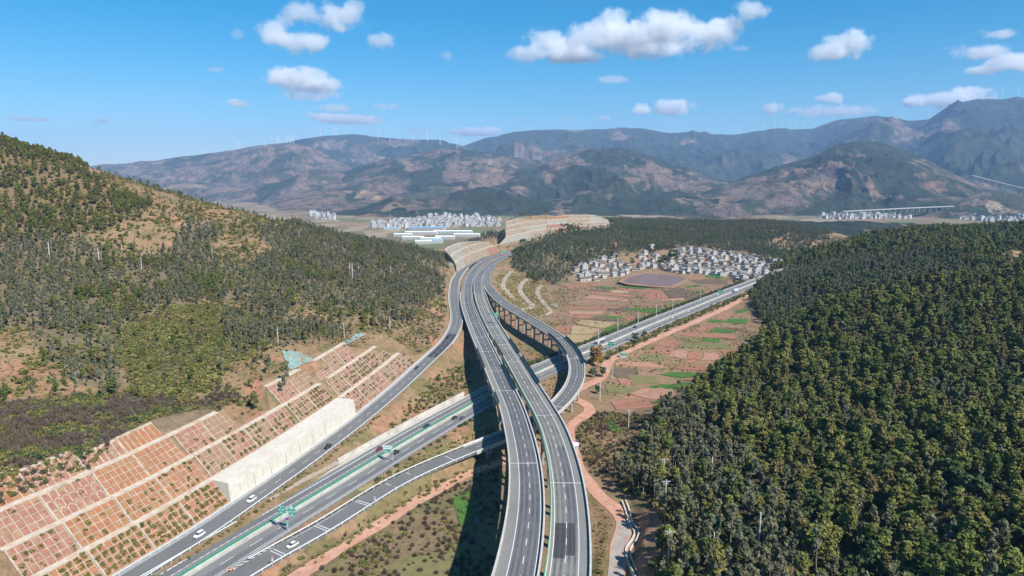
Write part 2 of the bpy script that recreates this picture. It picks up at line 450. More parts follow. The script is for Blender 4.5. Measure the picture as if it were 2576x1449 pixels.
# right hill
for a in [(1640, 1130, 0.5), (1625, 1220, 2), (1650, 1330, 7), (1690, 1449, 9), (1880, 772, -1), (1890, 850, 0), (1840, 920, 0), (1720, 1000, 1.5)]:
    cz_(*a)
for a in [(2000, 655, 940), (2576, 610, 820), (2576, 582, 930), (2400, 592, 960), (2200, 606, 960), (2300, 640, 790), (2100, 684, 740), (2450, 650, 720), (2050, 720, 690),
          (2576, 690, 540), (2300, 742, 510), (2180, 772, 490), (2050, 808, 465), (1960, 850, 440), (1860, 912, 405), (1780, 965, 365),
          (2576, 850, 405), (2576, 1000, 305), (2576, 1200, 218), (2576, 1449, 165), (2100, 1449, 184), (2100, 1200, 250), (2000, 1000, 345), (2250, 880, 400), (1850, 1449, 189), (1800, 1200, 258), (1850, 1060, 320), (2330, 1050, 288), (2350, 1300, 210),
          (2900, 1300, 190), (2900, 900, 390), (2900, 620, 850), (1760, 1130, 290)]:
    cy_(*a)
for a in [(2576, 640), (2300, 590), (2180, 565), (2050, 540), (1960, 510), (1890, 470)]:      # the gully behind the first spur
    p = aty(a[0], 760, a[1]); CTRL.append(np.array([p[0], a[1], {2576: 36, 2300: 22, 2180: 17, 2050: 10, 1960: 4, 1890: 1}[a[0]]]))
for x, Y, z in [(450, 1200, 6), (800, 1250, 20), (1000, 1100, 70), (1100, 1500, 0), (700, 1500, -5), (1000, 700, 85), (300, 120, 30), (150, 100, 18), (60, 120, -4), (-60, 120, -5), (-200, 120, 24), (-300, 160, 34), (-330, 240, 42), (-420, 330, 55), (0, 140, -5)]:
    CTRL.append(np.array([x, Y, z], float))
# the roads that lie on the ground
for P_, k, dz in ((EX, 12, -0.6), (D1, 10, -0.1), (D2, 12, -0.1), (D3, 10, -0.1)):
    CTRL += [P_.c[i] + np.array([0, 0, dz]) for i in range(0, len(P_.c), k)]
iL = [i for i in range(0, len(LP.c), 10)]
CTRL += [LP.c[i] + np.array([0, 0, -0.6]) for i in iL]
for P_ in (V1, V2):                                   # the far ends run on the ground
    s0 = P_.s_at(1180, 700)
    CTRL += [P_.c[i] + np.array([0, 0, -0.8]) for i in range(0, len(P_.c), 12) if P_.s[i] > s0 + 25]
CTRL += [LR.c[i] + np.array([0, 0, -0.8]) for i in range(0, len(LR.c), 9) if LR.s[i] > LR.s_at(1150, 1145) or LR.s[i] < LR.s_at(1226, 705)]
# embankment to the right of the far merge: benches fall towards the fields
for a in [(1262, 690, 7), (1300, 720, 2), (1340, 745, -1), (1375, 765, -2.5), (1290, 760, 1), (1330, 775, -1.5), (1262, 745, 3)]:
    cz_(*a)
# cut slopes beside the left ramp: 8 m lifts at 1:1 with benches of 2.5 m
RISE, RUN, BENCH, FOOT = 8.0, 8.0, 2.5, 7.0
PITCHL = RUN + BENCH
sW0 = LP.s_at(583, 1252, FOOT); sW1 = LP.s_at(884, 1034, FOOT)          # retaining wall between these
sB1 = LP.s_at(1062, 902, FOOT)                                            # end of the far lobe
sA = LP.s_at(690, 1168, FOOT); sB0 = LP.s_at(792, 1097, FOOT)
sTop = [(0, 33), (LP.s_at(330, 1430, FOOT), 33), (LP.s_at(440, 1355, FOOT), 29), (LP.s_at(560, 1272, FOOT), 30), (sW0 + 2, 30), (sA - 8, 27), (sA, 25), (sA + 6, 17), (sB0 - 6, 17), (sB0 + 4, 26), (sW1 - 6, 25), (sW1 + 2, 18),
        (sW1 + 10, 26), (sW1 + 45, 25), (sB1 - 30, 13), (sB1, 2), (sB1 + 20, 0), (LP.L, 0)]
def slope_top(s): return np.interp(s, [a for a, b in sTop], [b for a, b in sTop])
def slope_profile(d):
    """height above the foot at d metres behind it"""
    k = np.floor(d / PITCHL); r = d - k * PITCHL
    return np.where(d <= 0, 0, k * RISE + np.minimum(r, RUN) * RISE / RUN)
def wall_profile(d):
    """the retaining wall: 8 m face, apron, then the second lift onwards"""
    p = slope_profile(np.maximum(d, 0))
    return np.where(d < 3.5, 0, np.where(d < PITCHL, np.interp(d, [3.5, 9.0, PITCHL], [0, 6.6, 7.8]), p))
def top_run(top): return np.interp(top, [0, 8, 8.01, 16, 16.01, 24, 24.01, 32, 40], [0, 8, 10.5, 18.5, 21, 29, 31.5, 39.5, 47.5])
for s_ in np.arange(0, sB1 + 6, 14.0):
    tp = float(slope_top(s_)); d_ = FOOT + float(top_run(tp))
    CTRL.append(LP.at(s_, d_ + 5, tp + 0.3)); CTRL.append(LP.at(s_, d_ + 24, tp + 3.0))
CT = np.array(CTRL)
SC = 300.0
def _U(r2): return np.where(r2 > 1e-12, 0.5 * r2 * np.log(r2 + 1e-12), 0)
_c = CT[:, :2] / SC; _n = len(_c)
_K = _U(((_c[:, None] - _c[None]) ** 2).sum(-1)) + np.eye(_n) * 2e-3
_A = np.zeros((_n + 3, _n + 3)); _A[:_n, :_n] = _K; _A[:_n, _n] = 1; _A[:_n, _n + 1:] = _c; _A[_n:, :_n] = _A[:_n, _n:].T
_w = np.linalg.solve(_A, np.r_[CT[:, 2], 0, 0, 0])
def _tps(XY, chunk=8000):
    out = np.empty(len(XY))
    for a in range(0, len(XY), chunk):
        q = XY[a:a + chunk] / SC
        r2 = ((q[:, None] - _c[None]) ** 2).sum(-1)
        out[a:a + chunk] = _U(r2) @ _w[:_n] + _w[_n] + q @ _w[_n + 1:]
    return out
_ga = np.radians(np.linspace(-75, 75, 330)); _gl = np.linspace(math.log(60), math.log(2300), 300)      # the smooth lie of the land, tabulated once
_GA, _GL = np.meshgrid(_ga, _gl); _R = np.exp(_GL)
_G = _tps(np.stack([(_R * np.sin(_GA)).ravel(), (_R * np.cos(_GA)).ravel()], 1)).reshape(_GA.shape)
def base_height(XY):
    XY = np.asarray(XY, float)
    i = np.clip((np.arctan2(XY[:, 0], XY[:, 1]) - _ga[0]) / (_ga[1] - _ga[0]), 0, len(_ga) - 1.001); j = np.clip((np.log(np.hypot(XY[:, 0], XY[:, 1]) + 1e-9) - _gl[0]) / (_gl[1] - _gl[0]), 0, len(_gl) - 1.001)
    i0 = i.astype(int); j0 = j.astype(int); u = i - i0; v = j - j0
    return (_G[j0, i0] * (1 - u) + _G[j0, i0 + 1] * u) * (1 - v) + (_G[j0 + 1, i0] * (1 - u) + _G[j0 + 1, i0 + 1] * u) * v

POND = [(1373.2 + .2437 * x_, 549.3 + .2437 * y_) for x_, y_ in [(740, 652), (860, 594), (1040, 557), (1220, 564), (1450, 600), (1488, 632), (1310, 710), (1120, 704), (840, 678)]]
def ground(XY, raw=False):
    XY = np.asarray(XY, float)
    z = base_height(XY)
    x, y = XY[:, 0], XY[:, 1]
    z = z + fbm(x / 60, y / 60, 4, 3) * np.clip((z + 1) / 14, 0.05, 1) * np.where(x > 60, 5.5, 3.4) + fbm(x / 9, y / 9, 3, 8) * np.clip((z + 2) / 10, 0.15, 1) * 0.7
    z = z + fbm(x / 95 + 3, y / 130, 3, 5) * np.clip((z - 4) / 14, 0, 1) * np.clip((x - 70) / 60, 0, 1) * np.clip((900 - y) / 300, 0, 1) * 11
    rr_ = np.hypot(x, y); w = smooth01((rr_ - 1720) / 330)
    z = z * (1 - w) - 64 * w
    if raw: return z
    # benches of the cut left of the ramp
    m = (y < 700) & (x < 60)
    if m.any():
        D, S, Z = LP.near(XY[m])
        d = D - FOOT; top = slope_top(S)
        prof = np.where((S > sW0) & (S < sW1), wall_profile(d), slope_profile(d))
        zz = z[m]
        cut = Z - 0.5 + np.minimum(prof, top)
        dtop = top_run(top)
        t = smooth01((d - dtop - 1.0) / 22.0)
        w = ((d > -3) & (S > 1) & (top > 0.5))
        zz = np.where(w, cut * (1 - t) + np.maximum(zz, cut - 6) * t, zz)
        z[m] = zz
    for P_, hw, s0, s1 in ((V1, 6.6, V1.s_at(1176, 712), 1e9), (V2, 6.6, V2.s_at(1205, 712), 1e9), (LR, 6.0, 0, LR.s_at(1228, 718)), (LR, 5.2, LR.s_at(1180, 1132), 1e9)):
        lo = P_.c[:, :2].min(0) - 40; hi = P_.c[:, :2].max(0) + 40
        m = (x > lo[0]) & (x < hi[0]) & (y > lo[1]) & (y < hi[1])
        D, S, Z = P_.near(XY[m]); w = (1 - smooth01((np.abs(D) - hw) / np.where(P_ is LR, 6, 9))) * ((S >= s0 - 1) & (S <= s1 + 1))
        z[m] = z[m] * (1 - w) + (Z - 0.5) * w
    for P_, hw, soft, dz in ((EX, 13.5, 10, -0.35), (LP, 6.0, 9, -0.35), (D1, 4.0, 5, -0.12), (D2, 4.5, 5, -0.12), (D3, 4.0, 5, -0.12)):
        lo = P_.c[:, :2].min(0) - 40; hi = P_.c[:, :2].max(0) + 40
        m = (x > lo[0]) & (x < hi[0]) & (y > lo[1]) & (y < hi[1])
        D, S, Z = P_.near(XY[m]); a = np.abs(D)
        if P_ is LP:
            soft = np.where(D > 0, 1.0, soft)
        w = 1 - smooth01((a - hw) / soft)
        z[m] = z[m] * (1 - w) + (Z + dz) * w
    q = proj(np.stack([x, y, z], 1))
    m = inpoly(q[:, 0], q[:, 1], POND) & (y > 800) & (y < 1100)
    z[m] = -3.2
    m = inpoly(q[:, 0], q[:, 1], [(1245, 625), (1262, 558), (1320, 540), (1450, 532), (1545, 548), (1545, 575), (1400, 592), (1300, 612)]) & (y > 1120) & (y < 1288 + (q[:, 0] - 1256) * 0.54)
    z[m] -= 16
    m = inpoly(q[:, 0], q[:, 1], [(1150, 690), (1128, 626), (1152, 608), (1215, 604), (1250, 612), (1262, 632), (1200, 658), (1160, 690)]) & (y > 800) & (y < 1250)
    z[m] -= 6
    # keep the ground well under the decks
    for P_, s0, s1, clear in ((V1, 0, V1.s_at(1175, 735), 6), (V2, 0, V2.s_at(1205, 735), 6), (LR, LR.s_at(1240, 740), LR.s_at(1300, 1085), 3.5)):
        lo = P_.c[:, :2].min(0) - 40; hi = P_.c[:, :2].max(0) + 40
        m = (x > lo[0]) & (x < hi[0]) & (y > lo[1]) & (y < hi[1])
        D, S, Z = P_.near(XY[m]); k = np.clip((S - s0) / 40, 0, 1) * np.clip((s1 - S) / 40, 0, 1) if P_ is not LR else np.clip((S - s0) / 40, 0, 1)
        lim = Z - 2.6 - clear * (0.3 + 0.7 * k)
        z[m] = np.where((np.abs(D) < 9) & (S > s0) & (S < s1), np.minimum(z[m], lim), z[m])
    return z
def gz(x, y): return float(ground(np.array([[x, y]]))[0])

# the sheet: a fan of cells around the viewing place, finer near it
NA, NR = 760, 560
az = np.radians(np.linspace(-47, 47, NA)); rr = 118 * (2150 / 118.0) ** np.linspace(0, 1, NR)
AZ, RR = np.meshgrid(az, rr)
TX = RR * np.sin(AZ); TY = RR * np.cos(AZ)
TXY = np.stack([TX.ravel(), TY.ravel()], 1)
TZ = ground(TXY)

# ------------------------------------------------------------------ what grows where (areas traced in P)
AREA = {
 'forest_right': [(3500, 520), (2900, 540), (2576, 556), (2400, 568), (2200, 588), (2060, 600), (1990, 640), (1930, 700), (1885, 758), (1905, 800), (1950, 832), (1905, 872), (1880, 905), (1800, 962), (1740, 1000), (1700, 1022), (1665, 1045),
                  (1650, 1100), (1575, 1165), (1540, 1200), (1570, 1235), (1625, 1262), (1672, 1335), (1660, 1380), (1640, 1449), (1640, 1700), (3500, 1700)],
 'forest_mid': [(1288, 650), (1300, 612), (1400, 585), (1450, 566), (1540, 548), (1700, 536), (1900, 534), (2080, 560), (2080, 600), (1990, 655), (1940, 668), (1880, 640), (1700, 624), (1600, 640), (1500, 655), (1450, 690), (1410, 722), (1340, 712), (1300, 680)],
 'pine_upper': [(-300, 200), (0, 330), (170, 385), (230, 440), (300, 490), (400, 520), (330, 560), (150, 600), (0, 620), (-300, 620)],
 'bare_upper': [(130, 372), (250, 432), (290, 462), (240, 455), (190, 420)],
 'euc_left': [(-300, 620), (0, 615), (150, 596), (290, 640), (420, 640), (480, 556), (560, 575), (530, 625), (600, 680), (700, 640), (640, 590), (760, 556), (1000, 596), (1120, 640), (1118, 745), (1050, 770), (1000, 790), (850, 800), (760, 770), (700, 810), (560, 755), (430, 768), (300, 835), (200, 790), (0, 805), (-300, 800)],
 'euc_row': [(-300, 800), (0, 800), (200, 788), (330, 838), (290, 900), (310, 995), (200, 970), (60, 830), (0, 840), (-300, 850)],
 'lobe_trees': [(560, 790), (700, 812), (860, 800), (1000, 792), (1060, 770), (1100, 800), (1000, 832), (900, 835), (850, 862), (735, 880), (690, 880), (620, 900), (560, 860)],
 'olive_scrub': [(290, 838), (430, 772), (560, 760), (700, 812), (620, 905), (560, 960), (470, 1010), (330, 985), (310, 930)],
 'purple_scrub': [(-100, 1020), (150, 1000), (310, 985), (480, 1008), (560, 960), (600, 1000), (500, 1070), (380, 1095), (300, 1115), (180, 1190), (60, 1235), (-100, 1330)],
 'dry_left': [(-300, 850), (0, 838), (60, 830), (180, 960), (150, 1000), (-100, 1020), (-300, 1020)],
 'slip_yellow': [(1005, 792), (1030, 780), (1062, 782), (1074, 800), (1066, 822), (1040, 820), (1012, 810)], 'slip_red': [(1070, 802), (1090, 795), (1114, 806), (1122, 820), (1090, 830), (1066, 824)],
 'scar': [(612, 955), (648, 942), (668, 962), (660, 1000), (628, 1006)], 'scar2': [(950, 832), (985, 826), (1003, 845), (975, 855)], 'bare_far': [(2500, 645), (2576, 630), (2576, 665), (2530, 668)], 'bare_mid': [(1930, 600), (1960, 590), (2010, 612), (2060, 606), (2062, 625), (1990, 636), (1950, 618)],
 'redbank': [(1592, 1290), (1640, 1268), (1680, 1340), (1655, 1449), (1650, 1600), (1590, 1600), (1610, 1449), (1590, 1380)],
 'strip': [(1000, 1170), (1170, 1080), (1260, 1050), (1260, 1090), (1150, 1130), (900, 1250), (880, 1240)],
 'bush_bottom': [(700, 1449), (900, 1330), (1090, 1240), (1260, 1180), (1290, 1449), (1290, 1600), (600, 1600)],
 'bank': [(930, 1130), (1010, 1030), (1110, 940), (1180, 900), (1190, 960), (1120, 1010), (1000, 1080), (900, 1150)],
 'verge_right': [(1440, 1150), (1466, 1070), (1500, 1042), (1545, 1048), (1600, 1040), (1655, 1055), (1640, 1100), (1560, 1170), (1540, 1210), (1480, 1180)],
 'embankment': [(1262, 680), (1290, 676), (1330, 695), (1372, 712), (1392, 780), (1352, 806), (1300, 782), (1256, 742), (1248, 710)],
 'rough': [(850, 800), (1000, 792), (1128, 790), (1118, 850), (1040, 885), (985, 850), (920, 825), (850, 862)],
}
TONE = {'slip_yellow': (0.46, 0.33, 0.19), 'slip_red': (0.38, 0.19, 0.13), 'scar': (0.36, 0.18, 0.12), 'scar2': (0.38, 0.2, 0.14), 'embankment': (0.25, 0.195, 0.095), 'rough': (0.25, 0.17, 0.10), 'redbank': (0.36, 0.2, 0.135), 'bare_far': (0.3, 0.2, 0.12), 'bare_mid': (0.42, 0.26, 0.16), 'dry': (0.275, 0.185, 0.105), 'forest_right': (0.085, 0.07, 0.04), 'forest_mid': (0.16, 0.13, 0.075), 'pine_upper': (0.20, 0.135, 0.08), 'bare_upper': (0.36, 0.20, 0.135), 'euc_left': (0.175, 0.135, 0.085), 'euc_row': (0.20, 0.155, 0.09),
        'lobe_trees': (0.20, 0.14, 0.08), 'olive_scrub': (0.22, 0.19, 0.07), 'purple_scrub': (0.19, 0.14, 0.09), 'dry_left': (0.31, 0.21, 0.115), 'strip': (0.33, 0.26, 0.13), 'bush_bottom': (0.20, 0.145, 0.085), 'bank': (0.30, 0.21, 0.11),
        'verge_right': (0.22, 0.15, 0.09), 'valley': (0.22, 0.19, 0.12), 'village': (0.3, 0.24, 0.17), 'soil': (0.42, 0.20, 0.13)}
def tone_at(XYZ):
    q = proj(XYZ); px, py = q[..., 0], q[..., 1]
    x, y = XYZ[..., 0], XYZ[..., 1]
    jx = px + fbm(x / 14, y / 14, 3, 21) * 22; jy = py + fbm(x / 14, y / 14, 3, 22) * 16
    c = np.zeros(XYZ.shape[:-1] + (3,)) + np.array(TONE['dry'])
    c[(px > 1300)] = (0.27, 0.18, 0.11)
    far = y > 1180; c[far & (px < 1250)] = TONE['valley']
    for k, poly in AREA.items():
        m = inpoly(jx, jy, poly)
        if k in ('pine_upper', 'bare_upper', 'euc_left', 'euc_row'): m &= (y < 1000)
        c[m] = TONE[k]
    n = fbm(x / 26, y / 26, 4, 31)
    red = (n > 0.34)
    c = np.where((red & (c[..., 0] > 0.2))[..., None], np.array(TONE['soil']) * 0.5 + c * 0.5, c)
    g = fbm(x / 18, y / 18, 4, 37) > 0.3
    c = np.where((g & (c[..., 0] > 0.17))[..., None], c * 0.55 + np.array((0.10, 0.12, 0.04)) * 0.45, c)
    return c
VXYZ = np.stack([TX.ravel(), TY.ravel(), TZ], 1)
VCOL = tone_at(VXYZ)
def set_col(me, col, name='tone'):
    a = me.color_attributes.new(name, 'FLOAT_COLOR', 'POINT')
    d = np.ones((len(col), 4), np.float32); d[:, :3] = col
    a.data.foreach_set('color', d.ravel())
def grid_quads(nr, na):
    i = np.arange(nr - 1)[:, None] * na + np.arange(na - 1)[None]
    return np.stack([i, i + 1, i + 1 + na, i + na], -1).reshape(-1, 4)
def ground_material():
    m, nt, b = new_mat('ground_cover')
    p = pos(nt)
    at_ = nd(nt, 'ShaderNodeAttribute', attribute_name='tone')
    n1 = noise(nt, 0.35, 6, 0.7, p); n2 = noise(nt, 1.6, 4, 0.7, p); n3 = noise(nt, 0.06, 5, 0.6, p)
    c = mixc(nt, 1.0, at_.outputs[0], ramp(nt, n1, [(0.3, (0.62, 0.6, 0.58)), (0.5, (1, 1, 1)), (0.72, (1.28, 1.25, 1.18))]), 'MULTIPLY')
    c = mixc(nt, ramp(nt, n3, [(0.52, (0, 0, 0)), (0.7, (0.55, 0.55, 0.55))]), c, (0.14, 0.135, 0.055))
    c = mixc(nt, ramp(nt, n2, [(0.60, (0, 0, 0)), (0.75, (0.6, 0.6, 0.6))]), c, (0.085, 0.075, 0.04))
    nt.links.new(c, b.inputs['Base Color']); b.inputs['Roughness'].default_value = 1.0; b.inputs['Specular IOR Level'].default_value = 0.05
    bump(nt, b, n2, 0.6, 0.5)
    return m
M['ground'] = ground_material()
_gm = npmesh('terrain', VXYZ, grid_quads(NR, NA)[:, ::-1], M['ground'], True)
set_col(_gm, VCOL)
terrain = tag(link('terrain', _gm), kind='structure')

# ------------------------------------------------------------------ roads
def ribbon(P_, s0, s1, oL, oR, dz=0.0, step=3.0, thick=0.0, close=True):
    """sheet (or slab) between the offsets oL > oR along a path; oL / oR may be functions of s. returns verts, faces"""
    s0 = max(0, s0); s1 = min(P_.L, s1)
    n = max(2, int((s1 - s0) / step) + 1); s = np.linspace(s0, s1, n)
    a = P_.at(s, oL(s) if callable(oL) else oL, dz); b = P_.at(s, oR(s) if callable(oR) else oR, dz)
    if not thick:
        v = np.empty((2 * n, 3)); v[0::2] = a; v[1::2] = b
        f = [(2 * i, 2 * i + 1, 2 * i + 3, 2 * i + 2) for i in range(n - 1)]
        return v, f
    v = np.empty((4 * n, 3)); dn = np.array([0, 0, thick])
    v[0::4] = a; v[1::4] = b; v[2::4] = b - dn; v[3::4] = a - dn
    f = []
    for i in range(n - 1):
        k = 4 * i
        for j in range(4):
            f.append((k + j, k + (j + 1) % 4, k + 4 + (j + 1) % 4, k + 4 + j))
    f += [(0, 3, 2, 1), (4 * n - 4, 4 * n - 3, 4 * n - 2, 4 * n - 1)]
    return v, f
def rib(name, P_, s0, s1, oL, oR, mat, parent=None, dz=0.0, step=3.0, thick=0.0):
    v, f = ribbon(P_, s0, s1, oL, oR, dz, step, thick)
    return link(name, mesh(name, v, f, mat), parent)
def lines(name, P_, specs, mat, parent, dz=0.02):
    """painted lines: (offset, s0, s1, width[, dash, gap])"""
    mb = MB()
    for sp in specs:
        off, s0, s1, w = sp[:4]
        if len(sp) == 4:
            v, f = ribbon(P_, s0, s1, off + w / 2, off - w / 2, dz, 3.0); mb.add(v, f)
        else:
            da, ga = sp[4:6]; s = s0
            while s + da < min(s1, P_.L):
                v, f = ribbon(P_, s, s + da, off + w / 2, off - w / 2, dz, 2.5); mb.add(v, f); s += da + ga
    return mb.build(name, mat, parent)
def rail(P_, s0, s1, off, label, mat, h=0.85, beam=0.32, post=4.0, group='guard rails'):
    t = thing('guardrail', label, 'guardrail', P_.at(s0, off), group=group)
    inv = Matrix.Translation(-t.location)
    v, f = ribbon(P_, s0, s1, off + 0.07, off - 0.07, h, 3.0, beam)
    o = link('beam', mesh('beam', v, f, mat), t); o.matrix_parent_inverse = inv
    mb = MB()
    for s in np.arange(max(0, s0), min(s1, P_.L), post):
        c = P_.at(s, off); mb.box((c[0], c[1], c[2] + h / 2 - 0.25), (0.16, 0.16, h + 0.5), P_.head(s))
    o = mb.build('post_row', mat, t); o.matrix_parent_inverse = inv; o['kind'] = 'stuff'
    return t

# lower expressway
ex = rib('expressway', EX, 0, EX.L, 10.8, -10.8, M['asphalt_old'], thick=0.5); tag(ex, kind='structure')
rib('lane_surface', EX, 0, EX.L, 8.0, 4.4, M['asphalt_lane'], ex, 0.012)
rib('wheel_track', EX, 0, EX.L, -5.6, -9.0, M['asphalt_lane'], ex, 0.012)
rib('verge', EX, 0, EX.L, 12.4, 10.8, M['concrete'], ex, -0.06, thick=0.4)
sx = EX.s_at(1348, 939)
lines('lane_marking', EX, [(-1.5, 0, EX.L, 0.2), (-9.0, 0, EX.L, 0.2), (-5.3, 0, EX.L, 0.22, 6, 7.5), (1.5, 0, EX.L, 0.2), (9.0, sx, EX.L, 0.2), (5.3, sx, EX.L, 0.22, 6, 7.5)], M['paint'], ex, 0.024)
lines('zigzag_marking', EX, [(4.3, 0, sx - 10, 0.5, 1.5, 1.4), (4.3, 0, sx - 10, 0.15), (8.1, 0, sx - 10, 0.4, 1.6, 0.6), (8.35, 0, sx - 10, 0.22)], M['paint'], ex, 0.028)
md = tag(rib('median_kerb', EX, 0, EX.L, 1.0, -1.0, M['pale_concrete'], None, 0.22, thick=0.4), kind='structure')
t = thing('median_barrier', 'pale double beam barrier along the middle of the lower expressway', 'barrier', EX.at(0, 0))
for off in (-0.85, -0.3):
    v, f = ribbon(EX, 0, EX.L, off + 0.1, off - 0.1, 0.95, 3.0, 0.4)
    o = link('beam', mesh('beam', v, f, M['pale_concrete']), t); o.matrix_parent_inverse = Matrix.Translation(-t.location)
mb = MB()
for s in np.arange(2, EX.L, 4.0):
    c = EX.at(s, -0.58); mb.box((c[0], c[1], c[2] + 0.5), (0.2, 0.5, 0.9), EX.head(s))
o = mb.build('post_row', M['steel'], t); o.matrix_parent_inverse = Matrix.Translation(-t.location); o['kind'] = 'stuff'
# anti-glare slats standing in the median
mb = MB()
for s in np.arange(0.5, sx + 10, 1.1):
    c = EX.at(s, 0.55); mb.box((c[0], c[1], c[2] + 0.75), (0.12, 1.0, 1.15), EX.head(s) + 0.5)
t = thing('glare_screen', 'green anti-glare slat screen along the expressway median', 'screen', EX.at(0, 0.55))
o = mb.build('slat_row', M['green_mesh'], t); o.matrix_parent_inverse = Matrix.Translation(-t.location); o['kind'] = 'stuff'
rail(EX, 0, EX.s_at(1180, 1040), -11.0, 'grey guard rail along the near edge of the lower expressway', M['steel'], 0.8, 0.3)
rail(EX, EX.s_at(1420, 912), EX.L, -11.0, 'guard rail on the near edge of the expressway beside the farm track', M['steel'], 0.8, 0.3)
rail(EX, EX.s_at(1370, 930), EX.L, 11.2, 'guard rail on the far edge of the expressway beside the ploughed fields', M['steel'], 0.8, 0.3)

# left ramp on the ground
lp = rib('slip_road', LP, 0, LP.s_at(1225, 646), 4.6, -4.6, M['asphalt_ramp'], thick=0.6); tag(lp, kind='structure')
rib('verge', LP, 0, LP.s_at(1190, 660), 7.0, 4.6, M['concrete'], lp, -0.1, thick=0.4)
lines('lane_marking', LP, [(4.0, 0, LP.s_at(1215, 650), 0.2), (-4.0, LP.s_at(700, 1210), LP.s_at(1200, 655), 0.2), (-0.2, LP.s_at(650, 1244), LP.s_at(1200, 655), 0.18, 4, 6)], M['paint'], lp)
sd = LP.s_at(1085, 898); sd2 = LP.s_at(1140, 842)
rib('fresh_asphalt', LP, sd, sd2, 3.6, -3.6, M['asphalt_new'], lp, 0.012)
rail(LP, 0, sB1 + 30, 5.0, 'white guard rail at the foot of the framed cut slope beside the slip road', M['rail_white'], 0.85, 0.35)
rail(LP, 0, LP.s_at(1122, 866), -5.0, 'white guard rail on the valley side of the slip road', M['rail_white'], 0.95, 0.4)
for off, lab in ((5.2, 'low concrete wall on the hill side of the far slip road'), (-5.2, 'low concrete wall on the bridge side of the far slip road')):
    v, f = ribbon(LP, LP.s_at(1122, 866) if off < 0 else sB1 + 30, LP.s_at(1170, 676), off + 0.3, off - 0.3, 0.9, 3.0, 2.2)
    tag(link('kerb_wall', mesh('kerb_wall', v, f, M['parapet'])), lab, 'wall')

# viaducts
def pier(P_, s, hw, parent, depth=2.6, two=True, r=0.85, brace=False):
    """two columns under a cross beam"""
    c = P_.at(s, 0); hd = P_.head(s)
    top = c[2] - depth
    mb = MB()
    legs = (-hw, hw) if two else (0,)
    zs = []
    for o_ in legs:
        q = P_.at(s, o_); g = gz(q[0], q[1]) - 1.0; zs.append(g)
        if top - 1.5 - g < 1.0: return None
        mb.cyl((q[0], q[1], g), (q[0], q[1], top - 1.4), r, n=10)
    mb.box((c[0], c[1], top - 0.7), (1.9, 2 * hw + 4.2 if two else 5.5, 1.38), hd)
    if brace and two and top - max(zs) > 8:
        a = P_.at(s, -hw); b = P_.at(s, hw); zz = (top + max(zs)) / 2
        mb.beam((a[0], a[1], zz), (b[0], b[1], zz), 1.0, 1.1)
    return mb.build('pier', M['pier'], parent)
def viaduct(P_, s0, s1, hw, name_label, marks, lanes, joints, step_p=25.0, depth=2.2, par_h=1.0, pier_hw=3.0, brace=False, ends=(0, 0)):
    t = thing('viaduct', name_label, 'viaduct', P_.at(s0, 0))
    inv = Matrix.Translation(-t.location)
    objs = []
    v, f = ribbon(P_, s0, s1, hw, -hw, 0.0, 3.0, 0.45); objs.append(link('deck', mesh('deck', v, f, [M['asphalt_deck'], M['girder']][0]), t))
    mb = MB()
    ng = 4 if hw > 5.5 else 3
    for k in range(ng):
        o_ = (k - (ng - 1) / 2) * (2 * hw - 2.0) / ng
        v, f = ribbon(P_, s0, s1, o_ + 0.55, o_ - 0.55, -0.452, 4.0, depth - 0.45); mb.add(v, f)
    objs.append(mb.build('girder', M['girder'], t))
    for sg, nm in ((1, 'parapet'), (-1, 'parapet')):
        e0, e1 = ends[0], ends[1]
        v, f = ribbon(P_, s0, s1, sg * hw + 0.28, sg * hw - 0.28, par_h, 3.0, par_h + 0.75); objs.append(link(nm, mesh(nm, v, f, M['parapet']), t))
    for oL, oR, mt, a, b in lanes:
        v, f = ribbon(P_, a, b, oL, oR, 0.014, 3.0); objs.append(link('lane_surface', mesh('lane_surface', v, f, M[mt]), t))
    mb = MB()
    for k, (oL, oR, mt, a, b) in enumerate(lanes[:1] if hw < 5.5 else [(marks[0][0], marks[1][0], '', s0, s1)]):
        c = [oL * (1 - q) + oR * q for q in (.14, .36, .64, .86)]
        for q in c: v, f = ribbon(P_, a, b, q + .38, q - .38, 0.022, 3.0); mb.add(v, f)
    objs.append(mb.build('wheel_track', M['track'], t))
    objs.append(lines('lane_marking', P_, marks, M['paint'], t, 0.032))
    for s in joints:
        v, f = ribbon(P_, s - 0.4, s + 0.4, hw - 0.3, -hw + 0.3, 0.024, 1.0); objs.append(link('expansion_joint', mesh('expansion_joint', v, f, M['joint']), t))
    s = s0 + step_p * 0.5
    while s < s1:
        o = pier(P_, s, pier_hw, t, depth, True, 0.9 if hw > 5.5 else 0.75, brace)
        if o is not None: objs.append(o)
        s += step_p
    for o in objs: o.matrix_parent_inverse = inv
    return t
v1e = V1.s_at(1174, 737); v2e = V2.s_at(1205.6, 737)
j1 = [V1.s_at(*q) for q in [(1320.8, 1163), (1268, 981.5), (1246, 932), (1223.7, 884), (1207, 848), (1192.6, 813.8), (1175, 763.4)]]
j2 = [V2.s_at(*q) for q in [(1427, 1215), (1374, 1045.7), (1294, 909.2), (1268, 867), (1255, 845), (1242, 822.8), (1217.5, 774.8), (1206, 736)]]
viaduct(V1, 0, v1e, 6.0, 'left of the two long curving viaducts that fill the bottom centre',
        [(2.5, 0, V1.L, 0.22), (-4.85, 0, V1.L, 0.22), (-1.2, 0, V1.L, 0.2, 4.2, 6.3)], [(2.3, -4.7, 'asphalt_lane', 0, v1e)], j1)
